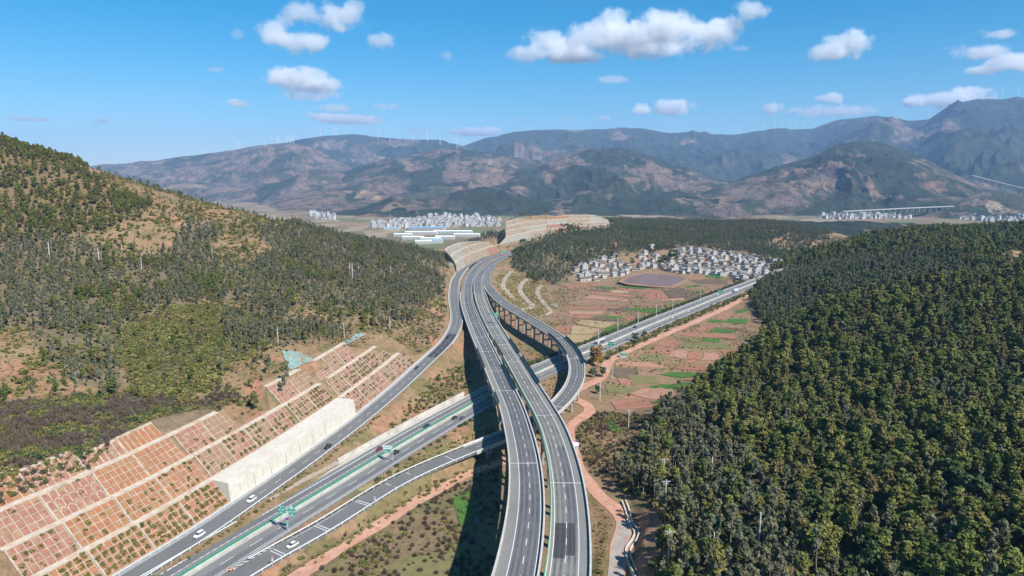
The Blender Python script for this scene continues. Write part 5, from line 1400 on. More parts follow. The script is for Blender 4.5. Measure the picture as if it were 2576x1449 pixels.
def fill(areas, a, box, dens=1.0, clump=0.0, extra=2.5, seed=0, ymax=2000):
    XY = candidates(*box, a); XYZ = np.c_[XY, ground(XY)]
    q = proj(XYZ); jx = q[:, 0] + fbm(XY[:, 0] / 14, XY[:, 1] / 14, 3, 21) * 22; jy = q[:, 1] + fbm(XY[:, 0] / 14, XY[:, 1] / 14, 3, 22) * 16
    m = np.zeros(len(XY), bool)
    for k in areas: m |= inpoly(jx, jy, AREA[k] if isinstance(k, str) else k)
    n = fbm(XY[:, 0] / 30, XY[:, 1] / 30, 4, 60 + seed)
    m &= RNG.uniform(0, 1, len(XY)) < np.clip(dens + clump * n * 2, 0, 1)
    m &= XY[:, 1] < ymax
    XYZ = XYZ[m]; return XYZ[clear_of_roads(XYZ, extra)]

# ------------------------------------------------------------------ planting
BOXR = (30, 900, 150, 1150); BOXL = (-620, 40, 180, 960); BOXM = (0, 900, 850, 1800)
def split(P, n, zoff=4.0):
    """the n that show largest come first"""
    q = proj(P); d = P[:, 1]; vis = (q[:, 0] > -20) & (q[:, 0] < 2596) & (q[:, 1] > 0) & (q[:, 1] < 1440)
    i = np.argsort(np.where(vis, d, 1e9)); return P[i[:n]], P[i[n:]]
def forest(kind, P, nsolo, smin, smax, name, solo_label, group):
    solo, rest = split(P, nsolo)
    for p in solo: plant(kind, p - (0, 0, .15), smin + (smax - smin) * random.random() ** 1.6, solo_label, group)
    scatter(name, kind, rest - (0, 0, .15), smin + (smax - smin) * RNG.uniform(0, 1, len(rest)) ** 1.6)
# right hillside
R_all = fill(['forest_right'], 4.1, BOXR, 0.88, 0.25, 1.0, 1)
R_all = R_all[~inpoly(proj(R_all)[:, 0], proj(R_all)[:, 1], AREA['bare_far'])]
u = RNG.uniform(0, 1, len(R_all)); nn = fbm(R_all[:, 0] / 45, R_all[:, 1] / 45, 3, 71)
qq = proj(R_all); gul = inpoly(qq[:, 0], qq[:, 1], [(1880, 770), (1960, 690), (2150, 650), (2420, 640), (2420, 700), (2200, 745), (2040, 795), (1950, 840)])
is_b = (u < 0.14) | (nn > 0.42) | (gul & (u < .55)); is_e = ((R_all[:, 0] < 95) & (u < 0.65)) | ((u > 0.93)) | (gul & (u > .6))
forest('pine', R_all[~is_b & ~is_e], 235, 0.62, 1.7, 'pine_forest', 'green pine crowded among others on the near right hillside', 'pines of the right hillside')
forest('broadleaf', R_all[is_b & ~is_e], 60, 0.7, 1.5, 'broadleaf_forest', 'dark rounded tree among the pines of the right hillside', 'dark trees of the right hillside')
forest('euc', R_all[is_e], 60, 0.8, 1.3, 'slender_tree_stand', 'slender tree with pale trunk at the edge of the right hillside', 'slender trees of the right hillside')
# left hillside
E_all = np.vstack([fill(['euc_left'], 4.3, BOXL, 0.80, 0.35, 2.0, 2), fill(['euc_row', 'lobe_trees'], 4.6, BOXL, 0.62, 0.5, 2.0, 3)])
u = RNG.uniform(0, 1, len(E_all)); nn = fbm(E_all[:, 0] / 40, E_all[:, 1] / 40, 3, 73)
forest('euc', E_all[(u > 0.17) & (nn < 0.45)], 170, 0.62, 1.0, 'eucalyptus_wood', 'slim grey-green eucalyptus in the wood across the left hillside', 'eucalyptus of the left hillside')
scatter('mixed_wood', 'pine', E_all[(u < 0.12) | (nn > 0.45)], RNG.uniform(0.6, 1.0, len(E_all[(u < 0.12) | (nn > 0.45)])))
scatter('pale_leaved_wood', 'grey', E_all[(u > 0.145) & (u < 0.17)], RNG.uniform(0.5, 0.8, len(E_all[(u > 0.145) & (u < 0.17)])))
P_all = fill(['pine_upper'], 4.6, (-620, -150, 400, 800), 0.85, 0.45, 2.0, 4)
forest('pine', P_all, 25, 0.7, 1.1, 'upper_pine_wood', 'bushy pine near the crest of the left hill', 'pines at the top of the left hill')
open_slope = [(-100, 420), (250, 430), (420, 470), (700, 520), (1000, 590), (1120, 640), (1118, 780), (1000, 830), (700, 880), (480, 1000), (0, 1010), (-100, 1000)]
S_all = fill([open_slope], 7.5, BOXL, 0.5, 0.6, 2.0, 5)
u = RNG.uniform(0, 1, len(S_all))
forest('pine', S_all[u < 0.55], 35, 0.4, 0.85, 'scattered_pines', 'lone pine standing on the dry grass of the left hill', 'scattered pines on dry grass')
scatter('scattered_trees', 'euc', S_all[u >= 0.55], RNG.uniform(0.3, 0.65, (u >= 0.55).sum()))
# shrubs
X_all = fill([open_slope, 'pine_upper'], 3.2, BOXL, 0.5, 0.6, 1.0, 6); u = RNG.uniform(0, 1, len(X_all))
scatter('hill_scrub', 'olive', X_all[u < 0.5], RNG.uniform(0.7, 1.9, (u < 0.5).sum())); scatter('dry_grass_tufts', 'straw', X_all[u > 0.62], RNG.uniform(0.8, 1.6, (u > 0.62).sum()))
O_all = fill(['olive_scrub'], 1.9, (-330, -60, 250, 520), 0.8, 0.4, 1.0, 7); u = RNG.uniform(0, 1, len(O_all))
scatter('olive_scrub', 'olive', O_all[u < 0.8], RNG.uniform(0.7, 1.5, (u < 0.8).sum())); scatter('purple_brush', 'purple', O_all[u > 0.86], RNG.uniform(0.6, 1.2, (u > 0.86).sum()))
W_all = fill(['purple_scrub'], 1.6, (-330, -60, 180, 420), 0.85, 0.3, 1.0, 8); u = RNG.uniform(0, 1, len(W_all)); nn = fbm(W_all[:, 0] / 9, W_all[:, 1] / 9, 3, 77)
scatter('bare_brush', 'purple', W_all[nn < 0.15], RNG.uniform(0.6, 1.35, (nn < 0.15).sum())); scatter('green_brush', 'olive', W_all[(nn > 0.05) & (u < .8)], RNG.uniform(0.5, 1.2, ((nn > 0.05) & (u < .8)).sum()))
scatter('dark_brush', 'green_shrub', W_all[(nn > 0.2) & (u > .7)], RNG.uniform(0.6, 1.2, ((nn > 0.2) & (u > .7)).sum()))
G_all = fill(['dry_left', 'bank', 'strip', 'lobe_trees'], 2.6, BOXL, 0.55, 0.5, 1.0, 9, 640); u = RNG.uniform(0, 1, len(G_all))
scatter('grass_tufts', 'straw', G_all[u < 0.65], RNG.uniform(0.6, 1.3, (u < 0.65).sum())); scatter('low_scrub', 'olive', G_all[u > 0.72], RNG.uniform(0.4, 1.0, (u > 0.72).sum()))
B_all = fill(['bush_bottom', 'verge_right'], 1.8, (-90, 110, 150, 460), 0.62, 0.7, 0.6, 10); u = RNG.uniform(0, 1, len(B_all)); nn = fbm(B_all[:, 0] / 16, B_all[:, 1] / 16, 3, 79)
scatter('brown_brush', 'purple', B_all[(u < .6)], RNG.uniform(0.5, 1.1, (u < .6).sum())); scatter('bank_scrub', 'olive', B_all[(u > .6) & (nn > -.1)], RNG.uniform(0.4, 1.0, ((u > .6) & (nn > -.1)).sum()))
scatter('bank_grass', 'straw', B_all[(u > .6) & (nn < -.1)], RNG.uniform(0.5, 1.0, ((u > .6) & (nn < -.1)).sum()))
# wooded hill behind the village
M_all = fill(['forest_mid'], 4.7, BOXM, 0.85, 0.3, 2.5, 11); u = RNG.uniform(0, 1, len(M_all)); nn = fbm(M_all[:, 0] / 60, M_all[:, 1] / 60, 3, 81)
e = (nn < 0.18) & (u < 0.8)
forest('euc', M_all[e], 60, 0.7, 1.1, 'village_wood', 'eucalyptus on the wooded hill behind the village', 'eucalyptus behind the village')
scatter('village_wood_dark', 'broadleaf', M_all[~e & (u > .35)], RNG.uniform(0.7, 1.2, (~e & (u > .35)).sum())); scatter('village_wood_pine', 'pine', M_all[~e & (u <= .35)], RNG.uniform(0.6, 1.0, (~e & (u <= .35)).sum()))
ridge_belt = [(1150, 618), (1180, 590), (1250, 560), (1290, 528), (1380, 520), (1560, 530), (1560, 545), (1400, 530), (1300, 548), (1270, 570), (1262, 612), (1215, 606)]
Q_all = fill([ridge_belt], 5.0, (-140, 260, 1000, 1700), 0.9, 0.1, 2.5, 12)
scatter('ridge_wood', 'euc', Q_all, RNG.uniform(0.8, 1.2, len(Q_all)))
# shrubs in the slope frames
SB = np.array(SLOPE_BUSH)
scatter('slope_shrubs', 'olive', SB, RNG.uniform(0.3, 0.7, len(SB)))
# along the roads
def row(P_, s0, s1, off, gap, jit, kind, smin, smax, name):
    s = np.arange(s0, s1, gap) + RNG.uniform(-gap * .4, gap * .4, len(np.arange(s0, s1, gap))); p = P_.at(s, off + RNG.uniform(-jit, jit, len(s))); p[:, 2] = ground(p[:, :2])
    scatter(name, kind, p, RNG.uniform(smin, smax, len(p)))
row(EX, EX.s_at(1370, 930), EX.s_at(1900, 710), 15.5, 2.2, 2.0, 'green_shrub', 0.9, 1.9, 'roadside_hedge')
row(EX, EX.s_at(1440, 905), EX.s_at(1900, 710), -15.5, 2.4, 2.5, 'olive', 0.8, 1.7, 'roadside_scrub')
row(EX, EX.s_at(1440, 905), EX.s_at(1900, 710), -17.0, 5.0, 2.5, 'green_shrub', 0.9, 1.8, 'roadside_shrubs')
row(EX, EX.s_at(900, 1190), EX.s_at(1190, 1030), -13.2, 7.0, 0.8, 'green_shrub', 0.7, 1.4, 'verge_shrubs')
row(LP, 5, sW1, -7.5, 3.0, 1.2, 'olive', 0.4, 0.9, 'slip_road_scrub')
row(LR, LR.s_at(1200, 1125), LR.s_at(640, 1425), 9.5, 1.5, 3.0, 'olive', 0.4, 1.0, 'ramp_bank_scrub')

# rough ground above the cuts, and the grassy embankment
T_all = fill(['rough'], 3.4, (-200, -20, 380, 640), 0.75, 0.4, 1.2, 21); u = RNG.uniform(0, 1, len(T_all))
scatter('cut_scrub', 'olive', T_all[u < .45], RNG.uniform(.6, 1.4, (u < .45).sum())); scatter('cut_brush', 'purple', T_all[(u > .45) & (u < .6)], RNG.uniform(.6, 1.2, ((u > .45) & (u < .6)).sum())); scatter('cut_trees', 'euc', T_all[u > .82], RNG.uniform(.3, .6, (u > .82).sum())); scatter('cut_grass', 'straw', T_all[(u > .6) & (u < .82)], RNG.uniform(.6, 1.3, ((u > .6) & (u < .82)).sum()))
K_all = fill(['embankment'], 2.4, (-60, 80, 560, 1000), 0.8, 0.3, .3, 22); u = RNG.uniform(0, 1, len(K_all))
scatter('embankment_grass', 'straw', K_all[u < .55], RNG.uniform(.7, 1.4, (u < .55).sum())); scatter('embankment_scrub', 'olive', K_all[u > .6], RNG.uniform(.4, .9, (u > .6).sum()))
N_all = fill([[(560, 900), (700, 870), (740, 930), (735, 1040), (690, 1060), (620, 1045), (560, 1000)]], 5.0, (-200, -80, 270, 420), 0.55, 0.3, 1.5, 23); u = RNG.uniform(0, 1, len(N_all))
scatter('scar_trees', 'euc', N_all[u < .45], RNG.uniform(.5, .95, (u < .45).sum())); scatter('scar_scrub', 'olive', N_all[u > .45], RNG.uniform(.8, 1.8, (u > .45).sum()))
Y_all = fill(['bank'], 2.6, (-140, 10, 300, 520), 0.8, 0.5, 1.0, 24); u = RNG.uniform(0, 1, len(Y_all))
scatter('bank_shrubs', 'olive', Y_all[u < .4], RNG.uniform(.5, 1.2, (u < .4).sum())); scatter('bank_brush', 'purple', Y_all[u > .75], RNG.uniform(.5, 1.1, (u > .75).sum())); scatter('bank_dark', 'green_shrub', Y_all[(u > .4) & (u < .5)], RNG.uniform(.8, 1.6, ((u > .4) & (u < .5)).sum()))

near_left = [(-100, 1300), (60, 1240), (300, 1110), (400, 1090), (560, 1010), (560, 900), (700, 860), (850, 830), (1120, 780), (1120, 860), (1060, 900), (960, 830), (850, 930), (740, 940), (740, 1060), (600, 1060), (400, 1130), (0, 1310)]
J_all = fill([near_left], 1.7, (-300, 0, 180, 620), 0.62, 0.5, .8, 25); u = RNG.uniform(0, 1, len(J_all))
scatter('cut_top_grass', 'straw', J_all[u < .55], RNG.uniform(.5, 1.1, (u < .55).sum())); scatter('cut_top_scrub', 'olive', J_all[(u > .55) & (u < .78)], RNG.uniform(.3, .9, ((u > .55) & (u < .78)).sum())); scatter('cut_top_brush', 'purple', J_all[u > .85], RNG.uniform(.4, .9, (u > .85).sum()))
I_all = fill([[(1290, 850), (1400, 920), (1440, 1000), (1380, 1000), (1300, 900)], [(1400, 1050), (1480, 1040), (1560, 1060), (1480, 1180), (1440, 1180)], [(1490, 1240), (1560, 1330), (1540, 1449), (1490, 1449)], [(880, 1240), (1000, 1170), (1260, 1050), (1260, 1090), (1150, 1135), (900, 1262)]], 1.8, (-90, 90, 150, 560), .7, .4, .5, 26); u = RNG.uniform(0, 1, len(I_all))
scatter('verge_grass', 'straw', I_all[u < .6], RNG.uniform(.4, .9, (u < .6).sum())); scatter('verge_scrub', 'olive', I_all[u > .7], RNG.uniform(.3, .8, (u > .7).sum()))

U_all = fill(['forest_right'], 4.4, (40, 420, 150, 560), .6, .3, 1.0, 61)
scatter('understory', 'olive', U_all, RNG.uniform(.8, 2.0, len(U_all)))

# ------------------------------------------------------------------ fields and pond
def field_mat(name, a, b, fur=0.0, ang=0.3, spots=None):
    m, nt, bs = new_mat(name)
    p = pos(nt); n = noise(nt, 0.25, 5, 0.65, p); c = ramp(nt, n, [(0.3, a), (0.7, b)])
    n2 = noise(nt, 0.9, 3, 0.6, p)
    if fur:
        mp = nd(nt, 'ShaderNodeMapping'); mp.inputs['Rotation'].default_value = (0, 0, ang); nt.links.new(p, mp.inputs['Vector'])
        w = nd(nt, 'ShaderNodeTexWave', Scale=0.55, Distortion=2.5, Detail=3.0); nt.links.new(mp.outputs[0], w.inputs['Vector'])
        c = mixc(nt, math_n(nt, 'MULTIPLY', w.outputs[0], fur * .55), c, tuple(x * 0.55 for x in a)); bump(nt, bs, w.outputs[0], 0.3, 0.15)
    else: bump(nt, bs, n2, 0.5, 0.4)
    c = mixc(nt, ramp(nt, n2, [(0.58, (0, 0, 0)), (0.72, (.6, .6, .6))]), c, spots or tuple(x * 0.7 for x in a))
    nt.links.new(c, bs.inputs['Base Color']); bs.inputs['Roughness'].default_value = 1.0; bs.inputs['Specular IOR Level'].default_value = 0.05
    return m
FM = {'r': field_mat('ploughed_red', (0.30, 0.142, 0.092), (0.41, 0.21, 0.14), 0.45, 0.2), 'p': field_mat('ploughed_pink', (0.38, 0.20, 0.135), (0.47, 0.27, 0.19), 0.4, 1.2),
      'g': field_mat('green_crop', (0.06, 0.14, 0.03), (0.10, 0.19, 0.045), 0.35, 0.9), 'o': field_mat('olive_crop', (0.15, 0.145, 0.06), (0.22, 0.195, 0.09), 0.0, 0, (0.09, 0.11, 0.04)),
      'd': field_mat('bare_orchard', (0.135, 0.10, 0.075), (0.20, 0.145, 0.105), 0.5, 0.4), 'b': field_mat('brown_field', (0.25, 0.16, 0.105), (0.33, 0.215, 0.14), 0.5, 0.1), 't': field_mat('stubble', (0.36, 0.26, 0.14), (0.46, 0.345, 0.20), 0.45, 0.25)}
def drape(name, poly, mat, dz=0.4, thick=0.8, wob=0.6, level=None):
    """a sheet over the ground inside the pixel outline"""
    pts = []
    for i, (px, py) in enumerate(poly):
        qx, qy = poly[(i + 1) % len(poly)]
        for k in range(3):
            a = px + (qx - px) * k / 3; b = py + (qy - py) * k / 3; pts.append(at(a, b, -2.6))
    P = np.array(pts); P[:, :2] += RNG.uniform(-wob, wob, (len(P), 2)); z = ground(P[:, :2]); P[:, 2] = z + dz if level is None else level
    n = len(P); c = P.mean(0); c[2] = float(ground(c[None, :2])[0]) + dz
    bm = bmesh.new(); vs = [bm.verts.new(p) for p in P]; f = bm.faces.new(vs)
    if f.normal.z < 0 or True:
        f.normal_update()
        if f.normal.z < 0: f.normal_flip()
    r = bmesh.ops.extrude_face_region(bm, geom=[f]); bmesh.ops.translate(bm, vec=(0, 0, -thick), verts=[g for g in r['geom'] if isinstance(g, bmesh.types.BMVert)])
    bmesh.ops.recalc_face_normals(bm, faces=bm.faces)
    me = bpy.data.meshes.new(name); bm.to_mesh(me); bm.free(); me.materials.append(mat)
    return link(name, me)
Z5 = lambda pts: [(1373.2 + .2437 * x, 549.3 + .2437 * y) for x, y in pts]
Z8 = lambda pts: [(1294.8 + .16247 * x, 823.9 + .16247 * y) for x, y in pts]
FIELDS = [('r', [(180, 690), (560, 650), (590, 665), (230, 720)]), ('g', [(545, 705), (600, 685), (720, 695), (700, 720)]), ('g', [(750, 685), (860, 672), (1050, 705), (1000, 715)]), ('d', [(430, 735), (660, 720), (650, 755), (440, 750)]),
 ('r', [(440, 760), (700, 768), (930, 790), (900, 810), (640, 790), (430, 775)]), ('t', [(672, 737), (840, 727), (860, 758), (682, 763)]), ('r', [(720, 702), (1000, 722), (1210, 735), (1180, 752), (870, 743)]), ('r', [(960, 790), (1180, 757), (1250, 800), (1250, 830), (1050, 830)]),
 ('d', [(1220, 750), (1360, 700), (1480, 760), (1495, 785), (1400, 830), (1285, 830)]), ('d', [(1420, 822), (1505, 790), (1600, 795), (1590, 830), (1450, 850)]), ('p', [(400, 820), (480, 792), (860, 837), (830, 855)]), ('b', [(200, 870), (400, 832), (830, 862), (800, 900), (250, 890)]),
 ('r', [(240, 907), (800, 907), (780, 928), (240, 925)]), ('d', [(650, 932), (720, 905), (880, 927), (830, 955), (620, 950)]), ('g', [(800, 952), (870, 928), (980, 933), (960, 955)]), ('g', [(965, 972), (1000, 935), (1180, 947), (1280, 972), (1220, 1000)]), ('b', [(850, 892), (1200, 862), (1230, 918), (1000, 915)]),
 ('p', [(240, 957), (600, 955), (560, 985), (240, 985)]), ('r', [(200, 1010), (420, 992), (480, 1008), (380, 1035)]), ('d', [(400, 1035), (550, 1010), (800, 1055), (780, 1075)]), ('g', [(590, 1028), (625, 1003), (790, 1013), (770, 1040)]), ('r', [(790, 1020), (900, 1000), (940, 1040), (830, 1060)]),
 ('t', [(300, 1078), (400, 1045), (720, 1082), (640, 1128), (560, 1138)]), ('r', [(90, 1112), (270, 1092), (242, 1180), (90, 1162)]), ('t', [(278, 1098), (555, 1146), (480, 1188), (255, 1185)]), ('g', [(580, 1180), (620, 1142), (728, 1100), (733, 1138), (620, 1190)]), ('t', [(130, 1195), (480, 1203), (550, 1255), (400, 1305), (250, 1285)]),
 ('o', [(745, 1085), (900, 1062), (955, 1088), (800, 1158), (742, 1145)]), ('p', [(1180, 842), (1420, 833), (1440, 858), (1200, 863)]), ('o', [(890, 1045), (1080, 1005), (1150, 1038), (990, 1075)]), ('g', [(1505, 775), (1600, 762), (1630, 780), (1520, 788)]), ('g', [(1440, 697), (1570, 683), (1600, 700), (1470, 715)]),
 ('r', [(1620, 770), (1740, 752), (1750, 773), (1640, 784)]), ('d', [(1500, 642), (1700, 632), (1880, 652), (1870, 678), (1600, 678)]), ('g', [(1650, 602), (1830, 607), (1800, 628), (1640, 620)]), ('b', [(1640, 700), (1880, 685), (1860, 720), (1680, 735)]), ('b', [(1000, 840), (1150, 835), (1190, 858), (1020, 885)]), ('o', [(1210, 870), (1440, 865), (1450, 905), (1290, 960), (1230, 920)]),
 ('g', [(1950, 970), (2080, 948), (2110, 972), (1980, 985)]), ('b', [(1900, 1002), (2180, 988), (2200, 1010), (1930, 1020)]), ('g', [(1660, 1072), (1700, 1045), (1845, 1058), (1830, 1078)]), ('g', [(1855, 1075), (1880, 1038), (2085, 1052), (2070, 1098)]), ('r', [(1600, 1112), (1770, 1092), (1680, 1165), (1530, 1160)]),
 ('b', [(1785, 1098), (2100, 1112), (2080, 1148), (1730, 1128)]), ('g', [(1690, 1170), (1740, 1135), (1950, 1167), (1920, 1193)]), ('r', [(1380, 1212), (1450, 1174), (1960, 1222), (1960, 1268), (1810, 1240), (1620, 1228)]), ('g', [(1605, 1270), (1622, 1238), (1800, 1250), (1790, 1280)]), ('o', [(1450, 1265), (1472, 1228), (1598, 1240), (1588, 1275)]),
 ('r', [(1130, 1310), (1250, 1235), (1380, 1270), (1370, 1308), (1300, 1328)]), ('o', [(1392, 1300), (1422, 1283), (1880, 1292), (1930, 1345), (1380, 1328)]), ('r', [(1030, 1375), (1130, 1335), (1320, 1348), (1230, 1390)]), ('p', [(1242, 1395), (1340, 1355), (1468, 1362), (1440, 1420)]), ('r', [(1452, 1420), (1482, 1367), (1608, 1377), (1598, 1430)]),
 ('p', [(1612, 1430), (1640, 1373), (1765, 1382), (1795, 1420), (1760, 1440)]), ('r', [(1800, 1360), (1990, 1360), (2220, 1402), (2210, 1430), (1850, 1400)]), ('o', [(960, 1430), (1000, 1388), (1235, 1402), (1200, 1449), (980, 1449)]), ('r', [(1820, 1425), (2000, 1412), (2150, 1449), (1810, 1452)])]
for k, pl in FIELDS: tag(drape('field', Z5(pl), FM[k]), kind='structure')
for k, pl in [('d', [(1500, 720), (1560, 640), (1900, 615), (1932, 750), (1600, 765)]), ('r', [(1570, 778), (1830, 783), (1800, 848), (1640, 858)]), ('o', [(1400, 868), (1932, 905), (1932, 955), (1750, 1005), (1450, 995)])]: tag(drape('field', Z8(pl), FM[k]), kind='structure')
for k, pl in [('r', [(1538, 1009), (1621, 1000), (1648, 1026), (1620, 1031), (1552, 1030)]), ('p', [(1584, 986), (1630, 968), (1690, 972), (1700, 998), (1640, 1000)]), ('g', [(1520, 1056), (1534, 1055), (1570, 1088), (1543, 1087)]), ('p', [(1555, 912), (1630, 908), (1680, 916), (1545, 921)]),
              ('g', [(1660, 934), (1690, 926), (1790, 938), (1770, 948)]), ('r', [(1690, 915), (1760, 908), (1840, 918), (1800, 930)]), ('g', [(1625, 968), (1665, 958), (1745, 965), (1720, 982)]), ('r', [(1720, 948), (1800, 940), (1815, 955), (1760, 962)]), ('g', [(1640, 1010), (1672, 1003), (1692, 1010), (1680, 1020)]), ('o', [(1580, 940), (1650, 940), (1660, 955), (1590, 962)])]:
    tag(drape('field', pl, FM[k]), kind='structure')
for k, pl in [('g', [(1140, 1252), (1188, 1216), (1190, 1300), (1160, 1312)]), ('o', [(950, 1425), (1010, 1388), (1185, 1358), (1140, 1448)])]: tag(drape('field', pl, FM[k], 0.3), kind='structure')
_pp = np.array([at(1373.2 + .2437 * x, 549.3 + .2437 * y, -2.2)[:2] for x, y in [(740, 650), (860, 592), (1040, 555), (1220, 562), (1450, 598), (1490, 632), (1310, 712), (1120, 706), (840, 680), (1100, 630), (1250, 640), (950, 640)]]); PL = -2.75
M['pond_bank'] = mottled('pond_bank', (0.27, 0.165, 0.11), (0.34, 0.22, 0.15), 0.2, 1.0)
tag(drape('pond_bank', Z5([(740, 650), (860, 592), (1040, 555), (1220, 562), (1450, 598), (1490, 632), (1310, 712), (1120, 706), (840, 680)]), M['pond_bank'], 0.45, level=PL), kind='structure')
m, nt, b = new_mat('pond_water'); b.inputs['Base Color'].default_value = (0.20, 0.125, 0.095, 1); b.inputs['Roughness'].default_value = 0.4; b.inputs['Specular IOR Level'].default_value = 0.25
bump(nt, b, noise(nt, 1.2, 3, 0.5, pos(nt)), 0.08, 0.2); M['pond'] = m
tag(drape('pond_water', Z5([(800, 645), (880, 600), (1040, 568), (1200, 575), (1420, 607), (1450, 630), (1290, 700), (1130, 695), (860, 666)]), M['pond'], 0.75, 0.4, level=PL + .3), kind='structure')

# ------------------------------------------------------------------ village houses
M['white_wall'] = mottled('white_wall', (0.50, 0.485, 0.455), (0.64, 0.62, 0.585), 0.35, 0.9, c2=(0.48, 0.47, 0.46), scale2=0.2)
M['cream_wall'] = mottled('cream_wall', (0.46, 0.41, 0.34), (0.56, 0.51, 0.44), 0.35, 0.9)
M['brick_wall'] = mottled('brick_wall', (0.30, 0.15, 0.10), (0.40, 0.21, 0.145), 0.8, 0.95)
M['mud_wall'] = mottled('mud_wall', (0.38, 0.24, 0.16), (0.46, 0.31, 0.21), 0.6, 0.95)
M['grey_tile'] = mottled('grey_tile', (0.12, 0.112, 0.105), (0.20, 0.187, 0.172), 1.5, 0.9, bmp=0.4, bdist=0.2)
M['flat_roof'] = mottled('flat_roof', (0.25, 0.235, 0.215), (0.38, 0.36, 0.33), 0.5, 0.95)
M['blue_roof'] = mottled('blue_roof', (0.20, 0.40, 0.55), (0.30, 0.50, 0.64), 0.1, 0.6)
M['white_roof'] = mottled('white_roof', (0.70, 0.70, 0.68), (0.80, 0.80, 0.78), 0.1, 0.6)
m, nt, b = new_mat('window_glass'); b.inputs['Base Color'].default_value = (0.05, 0.065, 0.08, 1); b.inputs['Roughness'].default_value = 0.15; M['glass'] = m
M['door'] = plain('door_brown', (0.13, 0.07, 0.045), 0.6)
WIN = MB(); WIN.box((0, 0, 0), (1.5, 0.14, 1.5)); WINME = WIN.me('window', M['glass'])
DOOR = MB(); DOOR.box((0, 0, 0), (1.3, 0.16, 2.2)); DOORME = DOOR.me('door', M['door'])
def house_proto(style, W, D, st):
    """list of (part name, mesh, matrix) with the front at -Y"""
    parts = []; H = 3.1 * st
    wall = {'white': 'white_wall', 'tile': random.choice(['white_wall', 'mud_wall', 'cream_wall']), 'brick': 'brick_wall'}[style]
    mb = MB(); mb.box((0, 0, H / 2 - 0.6), (W, D, H + 1.2)); parts.append(('wall', mb.me('wall', M[wall]), None))
    if style == 'tile':
        mb = MB(); e = 0.8; r = D * 0.26
        for sy in (-1, 1):
            mb.hexa([(-W / 2 - e, 0, H + r), (W / 2 + e, 0, H + r), (W / 2 + e, sy * (D / 2 + e), H - 0.15), (-W / 2 - e, sy * (D / 2 + e), H - 0.15), (-W / 2 - e, 0, H + r + .28), (W / 2 + e, 0, H + r + .28), (W / 2 + e, sy * (D / 2 + e), H + .13), (-W / 2 - e, sy * (D / 2 + e), H + .13)])
        parts.append(('roof', mb.me('roof', M['grey_tile']), None))
        mb = MB()
        for sx in (-1, 1): mb.add([(sx * W / 2, -D / 2, H), (sx * W / 2, D / 2, H), (sx * W / 2, 0, H + r), (sx * (W / 2 - .25), -D / 2, H), (sx * (W / 2 - .25), D / 2, H), (sx * (W / 2 - .25), 0, H + r)], [(0, 1, 2), (5, 4, 3), (0, 2, 5, 3), (1, 4, 5, 2)])
        parts.append(('gable', mb.me('gable', M[wall]), None))
    else:
        mb = MB(); mb.box((0, 0, H + 0.72), (W + 0.7, D + 0.7, 0.24)); parts.append(('roof', mb.me('roof', M['flat_roof']), None))
        mb = MB(); z = H + 1.2
        for x, y, a, b in ((0, -D / 2, W, .25), (0, D / 2, W, .25), (-W / 2, 0, .25, D - .6), (W / 2, 0, .25, D - .6)): mb.box((x, y, z), (a, b, 0.72))
        parts.append(('parapet', mb.me('parapet', M[wall]), None))
        if random.random() < .6:
            mb = MB(); mb.box((W * .22, D * .15, H + 2.0), (W * .4, D * .45, 2.3)); mb.box((W * .22, D * .15, H + 3.25), (W * .4 + .6, D * .45 + .6, .2)); parts.append(('roof_room', mb.me('roof_room', M[wall]), None))
    n = max(2, int(W / 3.4))
    for f in range(st):
        for i in range(n):
            x = (i - (n - 1) / 2) * W / n; z = 3.1 * f + 1.7
            if f == 0 and i == n // 2: parts.append(('door', DOORME, Matrix.Translation((x, -D / 2 - .02, 1.1))))
            else: parts.append(('window', WINME, Matrix.Translation((x, -D / 2 - .02, z))))
        for i in range(2):
            parts.append(('window', WINME, Matrix.Translation((-W / 2 - .02, (i - .5) * D * .5, 3.1 * f + 1.7)) @ Matrix.Rotation(math.pi / 2, 4, 'Z')))
    return parts
HP = [house_proto('white', 10, 8, 3), house_proto('white', 9, 8, 2), house_proto('white', 12, 8, 2), house_proto('tile', 11, 8, 2), house_proto('tile', 14, 7.5, 1), house_proto('tile', 9, 7, 2), house_proto('brick', 9, 8, 2), house_proto('white', 8, 8, 3), house_proto('brick', 10, 8, 3)]
HDESC = ['white three-storey flat-roofed house', 'white two-storey flat-roofed house', 'wide white two-storey house', 'two-storey house with grey tiled gable roof', 'long low house with grey tiled roof', 'small house with grey tiled roof', 'red brick two-storey house', 'narrow white three-storey house', 'unfinished red brick three-storey house']
def put_house(i, p, rz, s, label, group):
    t = thing('house', label, 'house', p, rz, group); t.scale = (s, s, s * random.uniform(.78, .98))
    for nm, me, mx in HP[i]:
        o = link(nm, me, t)
        if mx is not None: o.matrix_basis = mx
    return t
VILL = [[(1442, 693), (1452, 668), (1500, 652), (1545, 648), (1588, 672), (1582, 690), (1510, 704), (1470, 712)],
        [(1608, 645), (1640, 628), (1660, 648), (1645, 664), (1612, 662)],
        [(1592, 682), (1620, 660), (1680, 672), (1690, 634), (1760, 630), (1850, 640), (1950, 656), (1985, 668), (1960, 690), (1900, 704), (1880, 712), (1835, 698), (1790, 690), (1720, 692), (1690, 684), (1640, 674)]]
cand = candidates(60, 480, 850, 1150, 3.5); cz = ground(cand); C3 = np.c_[cand, cz]; q = proj(C3)
reg = np.full(len(C3), -1)
for i, pl in enumerate(VILL): reg[inpoly(q[:, 0], q[:, 1], pl)] = i
order = np.where(reg >= 0)[0]; RNG.shuffle(order); placed = []
pondc = at(1640, 705, -2)
for i in order:
    p = C3[i]
    if all((p[0] - a[0]) ** 2 + (p[1] - a[1]) ** 2 > 10.6 ** 2 for a, _ in placed) and clear_of_roads(p[None], 5)[0]: placed.append((p, reg[i]))
